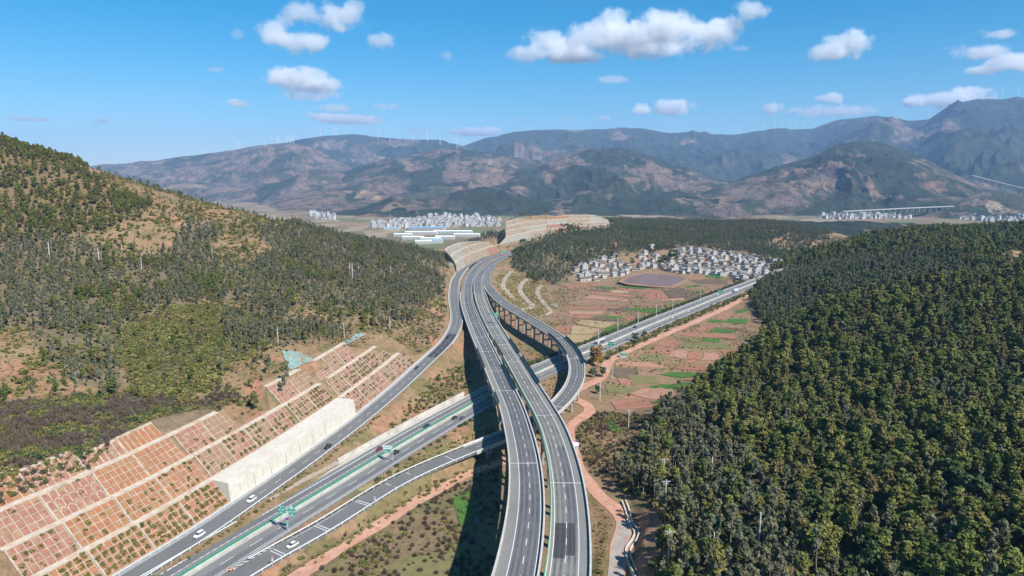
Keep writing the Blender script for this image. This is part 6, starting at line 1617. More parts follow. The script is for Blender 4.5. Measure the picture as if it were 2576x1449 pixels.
VH = placed; placed.sort(key=lambda a: -a[0][1])
xs = sorted(range(len(placed)), key=lambda k: proj(placed[k][0])[0])
rank = {k: i for i, k in enumerate(xs)}
cnt = {}
for k, (p, r) in enumerate(placed):
    i = random.choices(range(9), [2, 5, 4, 7, 5, 7, 1, 1, 0])[0]
    if r == 1: i = random.choice([3, 5, 6, 0])
    where = {0: 'in the western village row by the wood', 1: 'above the village pond', 2: 'in the crowded main village'}[int(r)]
    put_house(i, p, math.radians(random.choice([32, 28, 36, 24, -55, 20, 40])), random.uniform(.68, .88), HDESC[i] + ' ' + where, 'village houses')
b = at(1540, 650, 4); put_house(8, np.array([b[0], b[1], gz(b[0], b[1])]), -.5, 1.1, 'unfinished brick house on bare red soil left of the village', None)
_vt = fill(VILL, 11.0, (60, 480, 850, 1150), 0.45, 0.3, 4.0, 41)
_vt = _vt[[all((p[0] - a[0]) ** 2 + (p[1] - a[1]) ** 2 > 6.5 ** 2 for a, _ in placed) for p in _vt]]
scatter('garden_trees', 'broadleaf', _vt, RNG.uniform(.45, .85, len(_vt)))
# trees inside the village
for (px, py, kind, s, lab) in [(1660, 668, 'broadleaf', 2.0, 'big dark tree cluster between the two parts of the village, left crown'), (1690, 655, 'broadleaf', 2.4, 'tallest dark tree standing in the middle of the village'), (1675, 662, 'broadleaf', 2.1, 'dark tree just left of the tallest village tree'),
                               (1590, 668, 'broadleaf', 1.7, 'round dark tree at the right end of the western houses'), (1822, 702, 'euc', 1.4, 'dark slender tree in front of the white village houses'), (1915, 660, 'autumn', 1.1, 'yellow autumn tree among the village roofs'), (1800, 652, 'autumn', .7, 'small yellow-green tree at the back of the village'),
                               (640, 1032, 'pine', 1.1, 'dark green pine standing in the red scar between the framed slopes'), (712, 1000, 'euc', 1.0, 'slim dark tree at the left end of the slope over the wall'), (718, 975, 'euc', 1.1, 'slim tree directly behind the slim dark one'), (240, 915, 'pine', 1.2, 'round dark pine at the end of the tree row on the left hill'), (1504, 925, 'autumn', 1.75, 'large golden autumn tree beside the loop ramp'), (1492, 915, 'autumn', 1.3, 'smaller golden tree left of the large golden one'), (1516, 948, 'broadleaf', 1.1, 'dark green tree right below the golden tree'), (1490, 950, 'broadleaf', 1.0, 'dark green tree against the outside of the loop ramp'),
                               (1596, 862, 'broadleaf', 1.2, 'dark tree beside the expressway shoulder, right of the truck'), (1622, 848, 'broadleaf', .8, 'small dark tree beside the expressway shoulder'), (1848, 715, 'broadleaf', .9, 'dark tree where the expressway meets the village'),
                               (1505, 990, 'broadleaf', .8, 'palm-like dark tree next to a pole below the farm track'), (468, 652, 'crimson', .8, 'crimson tree alone on the left hillside'), (1480, 700, 'crimson', .5, 'reddish tree below the western village houses')]:
    z = 0.0
    for _ in range(8): p = at(px, py, z); z = .5 * z + .5 * gz(p[0], p[1])
    p = at(px, py, z); plant(kind, p, s, lab)

# ------------------------------------------------------------------ towns far down the valley
def block_proto(W, D, H, wall, roof, gab=False):
    mb = MB(); mb.box((0, 0, H / 2 - 2), (W, D, H + 4), m=0)
    if gab:
        r = 2.2
        for sy in (-1, 1): mb.hexa([(-W / 2 - .6, 0, H + r), (W / 2 + .6, 0, H + r), (W / 2 + .6, sy * (D / 2 + .6), H - .1), (-W / 2 - .6, sy * (D / 2 + .6), H - .1), (-W / 2 - .6, 0, H + r + .4), (W / 2 + .6, 0, H + r + .4), (W / 2 + .6, sy * (D / 2 + .6), H + .3), (-W / 2 - .6, sy * (D / 2 + .6), H + .3)], 1)
    else:
        mb.box((0, 0, H + .25), (W + .8, D + .8, .5), m=1); mb.box((W * .2, 0, H + 1.7), (W * .3, D * .4, 2.6), m=0)
    st = max(1, int(H / 3.2))
    for f in range(st):
        n = max(2, int(W / 4))
        for i in range(n): mb.box(((i - (n - 1) / 2) * W / n, -D / 2, f * 3.2 + 1.8), (W / n * .55, .3, 1.5), m=2)
    return mb.me('block', M[wall], M[roof], M['glass'])
BP = [block_proto(14, 11, 10, 'white_wall', 'flat_roof'), block_proto(18, 12, 16, 'white_wall', 'flat_roof'), block_proto(12, 10, 7, 'cream_wall', 'flat_roof'), block_proto(22, 12, 9, 'white_wall', 'grey_tile', True), block_proto(16, 14, 22, 'white_wall', 'flat_roof'), block_proto(12, 10, 12, 'cream_wall', 'flat_roof')]
SHED = {k: block_proto(60, 34, 9, 'white_wall', r, True) for k, r in (('w', 'white_roof'), ('b', 'blue_roof'))}
def far_block(me, px, py, Y, rz, sc, label, name, cat, grp):
    p = aty(px, py, Y); p[2] = float(valley_z(p[0], p[1]))
    o = link(name, me); o.location = p; o.rotation_euler = (0, 0, rz); o.scale = sc
    return tag(o, label, cat, grp)
TOWN = []
def town(poly, z0, spacing, tall, label, grp, seed):
    rg = np.random.default_rng(seed)
    pl = np.array([at(x, y, z0)[:2] for x, y in poly]); lo, hi = pl.min(0), pl.max(0)
    for x in np.arange(lo[0], hi[0], spacing):
        for y in np.arange(lo[1], hi[1], spacing * 1.5):
            a, b = x + rg.uniform(-.35, .35) * spacing, y + rg.uniform(-.4, .4) * spacing
            if not inpoly(np.array([a]), np.array([b]), [tuple(v) for v in pl])[0] or rg.uniform() < .22: continue
            i = int(rg.choice([0, 1, 2, 3, 4, 5], p=[.3, .14 * tall, .22, .14, .08 * tall, 1 - .66 - .22 * tall]))
            TOWN.append((b, a, i, rg.uniform(.8, 1.25), rg.choice([.35, -1.1, .2, .5]), label, grp))
town([(925, 566), (1010, 556), (1100, 545), (1260, 552), (1255, 572), (1120, 574), (940, 578)], -62, 25, 1.0, 'pale building in the dense town at the left end of the valley', 'town buildings in the left valley', 1)
town([(770, 536), (840, 540), (850, 555), (790, 552)], -62, 34, .5, 'pale house at the far left edge of the valley town, above the wooded crest', 'outlying houses behind the left hill', 2)
town([(2060, 545), (2200, 534), (2285, 536), (2290, 553), (2180, 556), (2060, 554)], -68, 28, .7, 'small pale house of the settlement below the long far viaduct', 'houses below the far viaduct', 3)
town([(2395, 548), (2460, 542), (2700, 540), (2700, 562), (2500, 565), (2410, 556)], -68, 32, 1.0, 'pale building of the town at the right edge, below the quarry hill', 'town at the right edge', 4)
TOWN.sort(key=lambda r: r[0]); REST = {}
for k, (b, a, i, s, rz, label, grp) in enumerate(TOWN):
    if k < 280:
        o = link('town_building', BP[i]); o.location = (a, b, float(valley_z(a, b))); o.rotation_euler = (0, 0, rz); o.scale = (s, s, s)
        tag(o, label, 'building', grp)
    else: REST.setdefault(i, []).append((a, b, float(valley_z(a, b))))
PROTO['block'] = [(None, m, m) for m in BP]
for q in range(len(BP)): PROTO_OBJ[('block', q)] = bpy.data.objects.new('block_prototype', BP[q])
_r = np.array([p for l in REST.values() for p in l]); scatter('distant_town', 'block', _r, RNG.uniform(.8, 1.2, len(_r)))
for k, (px, py, Y, c, sx, sy, rz, lab) in enumerate([(1075, 570, 2560, 'b', 2.2, 1.6, -.05, 'huge pale blue factory roof in front of the left valley town'), (1040, 600, 2130, 'w', 1.1, 1.0, -.05, 'white factory shed nearest the wooded crest, left one'), (1085, 605, 2080, 'w', 1.0, .9, -.05, 'white factory shed just above the trees, middle one'),
        (1120, 598, 2150, 'w', 1.0, 1.0, .0, 'white factory shed just above the trees, right one'), (1060, 585, 2330, 'w', 1.8, 1.0, -.04, 'long white factory roof, left of the broad pair'), (1140, 583, 2360, 'w', 2.2, 1.3, -.04, 'broadest white factory roof of the industrial estate'), (1175, 592, 2240, 'w', 1.4, .9, -.04, 'white factory roof at the right end of the estate'),
        (1015, 592, 2240, 'w', 1.0, .8, -.04, 'small white factory roof at the left end of the estate'), (1100, 611, 2010, 'b', .6, .6, .1, 'small light blue shed among white roofs'), (985, 574, 2520, 'b', .9, .6, -.05, 'blue shed left of the huge blue roof'), (1065, 614, 1990, 'w', .8, .7, .2, 'white shed half hidden by the wooded crest')]):
    far_block(SHED[c], px, py, Y, rz, (sx, sy, 1.0), lab, 'factory_shed', 'factory', 'factory sheds in the left valley')

# weeds and grass on the bunds between the fields
F_all = fill([[(1400, 725), (1560, 705), (1900, 700), (1860, 730), (1500, 870), (1390, 840), (1370, 790)], [(1500, 900), (1640, 860), (1880, 770), (1900, 860), (1840, 930), (1720, 1000), (1640, 1040), (1540, 1030)]], 3.4, (30, 480, 380, 960), .5, .9, 1.0, 51); u = RNG.uniform(0, 1, len(F_all))
scatter('bund_weeds', 'straw', F_all[u < .5], RNG.uniform(.5, 1.1, (u < .5).sum())); scatter('bund_scrub', 'olive', F_all[(u > .5) & (u < .85)], RNG.uniform(.25, .7, ((u > .5) & (u < .85)).sum())); scatter('bund_brush', 'purple', F_all[u > .85], RNG.uniform(.4, .9, (u > .85).sum()))

M['paving'] = mottled('paving', (0.30, 0.27, 0.24), (0.40, 0.365, 0.33), 0.3, 0.95, c2=(0.36, 0.26, 0.2), scale2=0.2)
# ------------------------------------------------------------------ vehicles
def paint(name, c, rough=0.25):
    m, nt, b = new_mat(name); tc = nt.nodes.new('ShaderNodeTexCoord'); n = noise(nt, 2.0, 3, .5, tc.outputs['Object'])
    nt.links.new(ramp(nt, n, [(.3, tuple(x * .92 for x in c)), (.7, c)]), b.inputs['Base Color']); b.inputs['Roughness'].default_value = rough; b.inputs['Coat Weight'].default_value = .5
    return m
CARP = {'white': paint('car_white', (.78, .79, .8)), 'black': paint('car_black', (.012, .013, .016)), 'red': paint('car_red', (.20, .012, .03)), 'grey': paint('car_grey', (.12, .13, .14)), 'silver': paint('car_silver', (.5, .52, .54))}
m, nt, b = new_mat('tyre'); b.inputs['Base Color'].default_value = (.015, .015, .016, 1); b.inputs['Roughness'].default_value = .9; M['tyre'] = m
m, nt, b = new_mat('head_lamp'); b.inputs['Base Color'].default_value = (.8, .82, .85, 1); b.inputs['Roughness'].default_value = .1; M['lamp'] = m
m, nt, b = new_mat('tail_lamp'); b.inputs['Base Color'].default_value = (.4, .01, .01, 1); b.inputs['Roughness'].default_value = .2; M['tail'] = m
def loft(secs, mat, name, close=True):
    """secs: list of cross sections (x, half width, z low, z high, top half width)"""
    v = []; f = []
    for (x, w, z0, z1, wt) in secs: v += [(x, -w, z0), (x, w, z0), (x, w, (z0 + z1) / 2 + .1), (x, wt, z1), (x, -wt, z1), (x, -w, (z0 + z1) / 2 + .1)]
    for i in range(len(secs) - 1):
        for j in range(6): f.append((6 * i + j, 6 * i + (j + 1) % 6, 6 * i + 6 + (j + 1) % 6, 6 * i + 6 + j))
    f += [(5, 4, 3, 2, 1, 0), tuple(6 * (len(secs) - 1) + j for j in range(6))]
    me = mesh(name, v, f, mat)
    bm = bmesh.new(); bm.from_mesh(me); bmesh.ops.recalc_face_normals(bm, faces=bm.faces); bm.to_mesh(me); bm.free(); return me
_WH = MB(); _WH.cyl((0, -.11, 0), (0, .11, 0), .33, n=12); WHEEL = _WH.me('wheel', M['tyre'])
_RI = MB(); _RI.cyl((0, -.125, 0), (0, .125, 0), .2, n=10); RIM = _RI.me('rim', M['steel'])
_LM = MB(); _LM.box((0, 0, 0), (.12, .34, .16)); LAMPF = _LM.me('headlight', M['lamp']); _LM = MB(); _LM.box((0, 0, 0), (.1, .34, .2)); LAMPR = _LM.me('tail_light', M['tail'])
BODY = {}
for c, mt in CARP.items():
    for suv in (0, 1):
        h = .25 * suv
        body = loft([(-2.28, .72, .38, .78 + h * .6, .66), (-2.1, .88, .28, .95 + h * .7, .8), (-1.2, .9, .24, 1.0 + h * .7, .84), (.6, .9, .24, .98 + h * .6, .84), (1.7, .88, .26, .86 + h * .6, .78), (2.2, .74, .34, .66 + h * .6, .62)], mt, 'body')
        if suv: cab = [(-2.15, .76, .95, 1.12, .7), (-1.75, .8, .95, 1.66, .62), (-.2, .82, .95, 1.72, .64), (.55, .8, .95, 1.6, .6), (1.2, .76, .95, 1.1, .68)]
        else: cab = [(-1.9, .74, .85, 1.02, .68), (-1.15, .78, .85, 1.42, .58), (-.2, .8, .85, 1.46, .6), (.45, .78, .85, 1.38, .56), (1.3, .74, .82, .95, .66)]
        gl = loft(cab, M['glass'], 'glass'); rf = [s for s in cab[1:4]]
        roof = loft([(x, wt + .03, zh - .09, zh + .035, wt - .08) for (x, w, zl, zh, wt) in rf], mt, 'roof')
        BODY[(c, suv)] = (body, gl, roof)
def car(col, suv, P_, s, off, back, label):
    c = P_.at(s, off, .04); hd = P_.head(s) + (math.pi if back else 0)
    t = thing('car', label, 'car', c, hd)
    b_, g_, r_ = BODY[(col, suv)]
    link('body', b_, t); link('window_glass', g_, t); link('roof', r_, t)
    for x in (-1.4, 1.4):
        for y in (-.8, .8):
            w = link('wheel', WHEEL, t); w.location = (x, y, .33); r = link('rim', RIM, w)
    for y in (-.52, .52):
        o = link('headlight', LAMPF, t); o.location = (2.1, y, .66 + .1 * suv); o = link('tail_light', LAMPR, t); o.location = (-2.22, y, .78 + .15 * suv)
    return t
def place(P_, px, py): return P_.s_at(px, py)
def car_px(col, suv, P_, px, py, off, back, label):
    q = proj(P_.at(P_.s, off, .7)); s = float(P_.s[((q - np.array([px, py])) ** 2).sum(1).argmin()]); return car(col, suv, P_, s, off, back, label)
car_px('black', 1, LP, 820, 1121, -2.0, True, 'black car on the slip road below the white retaining wall')
car_px('white', 1, LP, 630, 1253, -1.2, True, 'white car on the slip road at the near end of the white wall')
car_px('white', 1, LP, 507, 1350, -1.0, True, 'white car lowest on the slip road, beside the framed slope')
car_px('black', 1, LP, 1132, 851, 1.8, True, 'dark car farthest up the slip road, entering fresh asphalt')
car_px('black', 0, LP, 1054, 929, 1.8, True, 'dark car on the slip road beyond the framed slopes')
car_px('red', 0, EX, 949, 1124, 6.2, True, 'dark red car on the lower expressway beside the white and green sign')
car_px('black', 1, EX, 992, 1131, -3.6, False, 'black car partly behind the white and green sign')
car_px('black', 0, EX, 1070, 1064, 3.0, True, 'black car on the expressway in front of the long low wall')
car_px('black', 0, EX, 1139, 1044, -3.4, False, 'black car on the expressway close to the viaduct shadow')
car_px('grey', 0, EX, 1160, 1047, -7.2, False, 'grey car half hidden by verge shrubs near the viaduct')
car_px('white', 0, LR, 737, 1360, 1.0, False, 'white car on the low ramp beneath the double green sign')
car_px('white', 0, LR, 1261, 754, -1.6, True, 'white car at the start of the loop ramp viaduct')
car_px('silver', 0, V2, 1233, 789, -3.6, False, 'car on the right viaduct under the green sign')
car_px('black', 1, EX, 1598, 825, 6.5, True, 'dark car on the expressway right of the tanker truck')
car_px('white', 0, EX, 1690, 796, -3.2, False, 'white car on the near side of the expressway among the fields')
car_px('white', 0, EX, 1728, 779, -3.4, False, 'white car farther along the near side of the expressway')
car_px('white', 0, EX, 1803, 736, 6.0, True, 'white car on the far side of the expressway near the village')
def truck(P_, px, py, off, back, label, tank):
    q = proj(P_.at(P_.s, off, 1.5)); s = float(P_.s[((q - np.array([px, py])) ** 2).sum(1).argmin()])
    t = thing('truck', label, 'truck', P_.at(s, off, .04), P_.head(s) + (math.pi if back else 0))
    link('cab', loft([(4.6, 1.2, .6, 3.0, 1.15), (5.9, 1.22, .55, 3.2, 1.15), (6.9, 1.2, .5, 2.6, 1.12), (7.05, 1.1, .55, 1.6, 1.08)], CARP['white'], 'cab'), t)
    mb = MB(); mb.hexa([(6.72, -1.05, 1.75), (6.72, 1.05, 1.75), (6.72, 1.05, 1.76), (6.72, -1.05, 1.76), (6.45, -1.0, 2.75), (6.95, -1.0, 1.8), (6.95, 1.0, 1.8), (6.45, 1.0, 2.75)]); mb.build('windscreen', M['glass'], t)
    mb = MB()
    if tank: mb.cyl((-5.5, 0, 2.2), (4.2, 0, 2.2), 1.2, n=14)
    else: mb.box((-.8, 0, 2.4), (10, 2.4, 2.7))
    mb.build('tank' if tank else 'cargo_box', CARP['silver' if tank else 'white'], t)
    mb = MB(); mb.box((0, 0, .95), (12.5, 1.0, .28)); mb.build('chassis', M['tyre'], t)
    for x in (-4.6, -3.4, -2.2, 4.2, 6.0):
        for y in (-1.0, 1.0):
            w = link('wheel', WHEEL, t); w.location = (x, y, .5); w.scale = (1.5, 1.6, 1.5); link('rim', RIM, w)
truck(EX, 1512, 858, 5.6, True, 'tanker truck with white cab beside the green sign on the expressway', True)
truck(EX, 1850, 730, -3.4, False, 'white box truck on the expressway near the village end', False)

# ------------------------------------------------------------------ signs
def glyphs(t, x0, x1, y, z, h, n, mat, nm='lettering'):
    """rows of small strokes standing for characters too small to read"""
    rg = random.Random(int(x0 * 100 + z * 10)); mb = MB(); w = (x1 - x0) / n
    for i in range(n):
        c = x0 + w * (i + .5)
        for dz in (-.38, 0, .38): mb.box((c + rg.uniform(-.04, .04) * w, y, z + dz * h), (w * rg.uniform(.4, .75), .03, h * .13))
        for dx in (-.22, .22): mb.box((c + dx * w, y - .004, z + rg.uniform(-.08, .08) * h), (w * .12, .03, h * rg.uniform(.6, .95)))
    o = mb.build(nm, mat, t); return o
def board(t, cx, cz, w, h, mat, rim=True):
    mb = MB(); mb.box((cx, 0, cz), (w, .1, h)); o = mb.build('sign_board', mat, t)
    if rim:
        mb = MB()
        for x, z, a, b in ((0, h / 2 - .1, w, .12), (0, -h / 2 + .1, w, .12), (-w / 2 + .1, 0, .12, h), (w / 2 - .1, 0, .12, h)): mb.box((cx + x, -.06, cz + z), (a - .1, .03, b - .06 if b > .2 else b))
        mb.build('border', M['sign_white'], t)
    return o
def ground_sign(px, py, z, rz, label):
    for _ in range(6):
        p = at(px, py, z); z = gz(p[0], p[1]) if z < 8 else z
    return thing('road_sign', label, 'sign', at(px, py, z), rz), z
# double sign at the lower left
t, z = ground_sign(724, 1338, 0, -.12, 'pair of large green direction signs on one pole at the lower left')
mb = MB(); mb.cyl((0, .2, -1), (0, .2, 10.2), .17, .13, 10); mb.build('pole', M['steel'], t)
mb = MB(); mb.cyl((-3.4, .16, 9.3), (3.4, .16, 9.0), .09, n=8); mb.cyl((-3.4, .16, 8.2), (3.4, .16, 7.9), .09, n=8); mb.build('arm', M['steel'], t)
for cx, cz in ((-2.05, 8.75), (2.05, 8.1)):
    board(t, cx, cz, 2.75, 2.9, M['sign_green']); glyphs(t, cx - 1.15, cx - .1, -.075, cz + .2, .55, 2, M['sign_white']); glyphs(t, cx + .1, cx + 1.15, -.075, cz + .2, .55, 2, M['sign_white']); glyphs(t, cx - .5, cx + .5, -.075, cz + 1.0, .3, 2, M['sign_white'])
    mb = MB(); mb.box((cx - .62, -.07, cz - .35), (1.0, .03, .1)); mb.box((cx + .62, -.07, cz - .35), (1.0, .03, .1)); mb.box((cx, -.07, cz - .95), (.4, .03, .5)); mb.build('underline', M['sign_white'], t)
board(t, 1.1, 10.05, .75, .8, M['sign_green']); board(t, 1.85, 10.0, .7, .75, M['sign_white'], False)
mb = MB(); mb.box((0, -.02, 5.2), (.95, .1, .95)); mb.build('purple_plate', M['sign_purple'], t)
board(t, 0, 3.4, 1.0, 2.4, M['sign_green']); glyphs(t, -.35, .35, -.075, 4.05, .45, 1, M['sign_white']); glyphs(t, -.35, .35, -.075, 3.35, .4, 1, M['sign_white']); glyphs(t, -.35, .35, -.075, 2.65, .5, 1, M['sign_white'])
# cantilever sign
t, z = ground_sign(989, 1164, 0, -.1, 'cantilever sign with white top half and green lower half over the expressway')
mb = MB(); mb.cyl((0, .1, -1), (0, .1, 8.0), .16, .13, 10); mb.build('pole', M['steel'], t)
mb = MB(); mb.cyl((0, .1, 7.4), (-4.6, .1, 7.4), .08, n=8); mb.cyl((0, .1, 5.9), (-4.6, .1, 5.9), .08, n=8); mb.build('arm', M['steel'], t)
board(t, -2.6, 6.6, 4.0, 3.3, M['sign_white'], False)
mb = MB(); mb.box((-2.6, -.075, 5.82), (3.8, .03, 1.55)); mb.build('green_field', M['sign_green'], t)
glyphs(t, -4.4, -2.4, -.11, 6.1, .5, 4, M['sign_white']); glyphs(t, -2.1, -.9, -.11, 5.75, .6, 2, M['sign_white']); glyphs(t, -4.3, -1.0, -.075, 7.55, .6, 3, M['sign_green'], 'emblem')
mb = MB(); mb.box((-3.5, -.1, 5.35), (1.7, .03, .22)); mb.build('underline', M['sign_white'], t)
# sign on the right viaduct
s = V2.s_at(1253, 806); t = thing('road_sign', 'green sign on a mast at the edge of the right viaduct', 'sign', V2.at(s, -5.9, 1.0), .05)
mb = MB(); mb.cyl((0, .1, -1), (0, .1, 7.6), .14, .12, 10); mb.build('pole', M['steel'], t)
mb = MB(); mb.cyl((0, .1, 7.2), (-4.4, .1, 7.2), .08, n=8); mb.cyl((0, .1, 5.4), (-4.4, .1, 5.4), .08, n=8); mb.build('arm', M['steel'], t)
board(t, -2.6, 6.2, 3.6, 3.4, M['sign_green']); glyphs(t, -4.2, -2.8, -.075, 6.6, .7, 2, M['sign_white']); glyphs(t, -2.4, -1.0, -.075, 6.6, .7, 2, M['sign_white']); glyphs(t, -3.4, -1.8, -.075, 5.2, .6, 2, M['sign_white']); board(t, -1.7, 8.4, 1.7, .95, M['sign_green'])
mb = MB(); mb.cyl((-1.9, .15, 8.4), (-1.9, .15, 12.2), .07, n=6); mb.build('mast', M['steel'], t)
# gantry at the far bend
s = V1.s_at(1250, 643); t = thing('road_sign', 'green gantry sign where the roads merge at the far bend', 'sign', V1.at(s, -7.0, 0), .35)
mb = MB(); mb.cyl((0, .1, -1), (0, .1, 8.5), .2, .16, 10); mb.build('pole', M['steel'], t)
mb = MB(); mb.beam((0, .1, 8.2), (5, .1, 8.2), .3, .3); mb.beam((0, .1, 6.6), (5, .1, 6.6), .3, .3); mb.build('arm', M['steel'], t)
board(t, 4.0, 7.2, 6.6, 3.6, M['sign_green']); glyphs(t, 1.2, 3.8, -.08, 7.4, .9, 3, M['sign_white']); glyphs(t, 4.3, 6.8, -.08, 7.4, .9, 3, M['sign_white'])
for px, py, lab in ((1546, 886, 'green sign beside the tanker truck on the expressway'), (1818, 748, 'small green sign on the expressway near the village')):
    t, z = ground_sign(px, py, 0, -.25, lab)
    mb = MB(); mb.cyl((0, .1, -1), (0, .1, 7.8), .16, .13, 10); mb.build('pole', M['steel'], t)
    mb = MB(); mb.cyl((0, .1, 7.3), (-4.6, .1, 7.3), .08, n=8); mb.cyl((0, .1, 5.6), (-4.6, .1, 5.6), .08, n=8); mb.build('arm', M['steel'], t)
    board(t, -2.8, 6.4, 4.6, 3.4, M['sign_green']); glyphs(t, -4.8, -3.0, -.075, 6.8, .7, 2, M['sign_white']); glyphs(t, -2.6, -.8, -.075, 6.8, .7, 2, M['sign_white']); glyphs(t, -3.6, -2.0, -.075, 5.5, .6, 2, M['sign_white'])
for px, py, lab in ((932, 1260, 'round speed limit sign on the rail of the low ramp, farther one'), (671, 1417, 'round speed limit sign on the rail of the low ramp, nearer one')):
    s = LR.s_at(px - 12, py + 2); t = thing('speed_sign', lab, 'sign', LR.at(s, 5.3), -.1)
    mb = MB(); mb.cyl((0, .08, -.8), (0, .08, 3.4), .06, n=6); mb.build('pole', M['steel'], t)
    mb = MB(); mb.cyl((0, .03, 3.0), (0, -.02, 3.0), .5, n=16); mb.build('red_ring', M['sign_red'], t)
    mb = MB(); mb.cyl((0, -.02, 3.0), (0, -.04, 3.0), .37, n=16); mb.build('disc', M['sign_white'], t)
    mb = MB()
    for x in (-.13, .13):
        for dx, dz, a, b in ((0, .17, .18, .05), (0, -.17, .18, .05), (-.07, 0, .05, .34), (.07, 0, .05, .34)): mb.box((x + dx, -.05, 3.0 + dz), (a, .02, b))
    mb.build('numerals', M['tyre'], t); mb = MB(); mb.box((0, 0, 2.2), (.7, .04, .45)); mb.build('plate', M['sign_white'], t)
# orange and white crash cushion where the roads part
t = thing('crash_cushion', 'orange and white crash barrels at the point where ramp and expressway part', 'barrier', at(572, 1437, .15))
M['barrel'] = plain('barrel_red', (.5, .16, .1), .6)
for k in range(3):
    mb = MB(); mb.cyl((k * .9, k * .35, 0), (k * .9, k * .35, .95), .4, .36, 10); o = mb.build('barrel', M['barrel'], t)
    mb = MB(); mb.cyl((k * .9, k * .35, .5), (k * .9, k * .35, .72), .41, .41, 10); mb.build('band', M['sign_white'], o)
# striped gore where ramp and expressway part
mb = MB()
for k, (px, py) in enumerate([(585, 1432), (601, 1423), (617, 1414), (633, 1405), (649, 1396), (663, 1388), (677, 1381)]):
    a = at(px - 7, py + 1, .03); b = at(px + 15 - k, py - 5 + k * .3, .03); mb.beam(a, b, .45, .02)
o = mb.build('gore_marking', M['paint']); tag(o, kind='structure')
# site hut right of the viaduct
p = at(1446, 1130, -2); p[2] = gz(p[0], p[1]); t = thing('site_hut', 'small white site hut right of the right viaduct', 'hut', p, -.15)
mb = MB(); mb.box((0, 0, 1.3), (3.4, 4.6, 3.0)); mb.build('wall', M['white_wall'], t); mb = MB(); mb.box((0, 0, 2.92), (3.8, 5.0, .2)); mb.build('roof', M['white_roof'], t)
for x in (-.35, .25): mb = MB(); mb.box((x, -2.31, 1.7), (.45, .08, .9)); mb.build('window', M['glass'], t)
p = at(1568, 898, -2); p[2] = gz(p[0], p[1]); t = thing('pump_hut', 'small green and white hut beside the farm track', 'hut', p, -.2)
mb = MB(); mb.box((0, 0, 1.2), (5, 3, 2.6)); mb.build('wall', M['white_wall'], t); mb = MB(); mb.box((0, 0, 2.62), (5.6, 3.6, .25)); mb.build('roof', M['green_mesh'], t)
p = at(1395, 769, -2); p[2] = gz(p[0], p[1]); t = thing('culvert_head', 'small white hut at the foot of the berms', 'hut', p, -.1)
mb = MB(); mb.box((0, 0, 1.0), (6, 3, 2.2)); mb.build('wall', M['cream_wall'], t); mb = MB(); mb.box((0, 0, 2.22), (6.8, 3.8, .25)); mb.build('roof', M['flat_roof'], t)

# channel wall and paving at the lower end of the farm track
_w = Path(hits([(1570, 1262), (1580, 1290), (1587, 1320), (1603, 1340), (1596, 1362), (1580, 1384), (1584, 1410), (1598, 1440), (1612, 1470)], 0), 1.5, 2.0)
_w.c[:, 2] = ground(_w.c[:, :2])
for off, lab in ((.7, 'inner pale kerb of the winding drain beside the lower track'), (-.9, 'outer pale kerb of the winding drain beside the lower track')):
    v, f = ribbon(_w, 0, _w.L, off + .25, off - .25, .9, 1.5, 1.8); tag(link('drain_kerb', mesh('drain_kerb', v, f, M['pale_concrete'])), lab, 'kerb')
_a = D3.s_at(1572, 1312); tag(rib('track_paving', D3, _a, D3.L, 2.5, -2.6, M['paving'], None, .11, 2.0, .3), kind='structure')

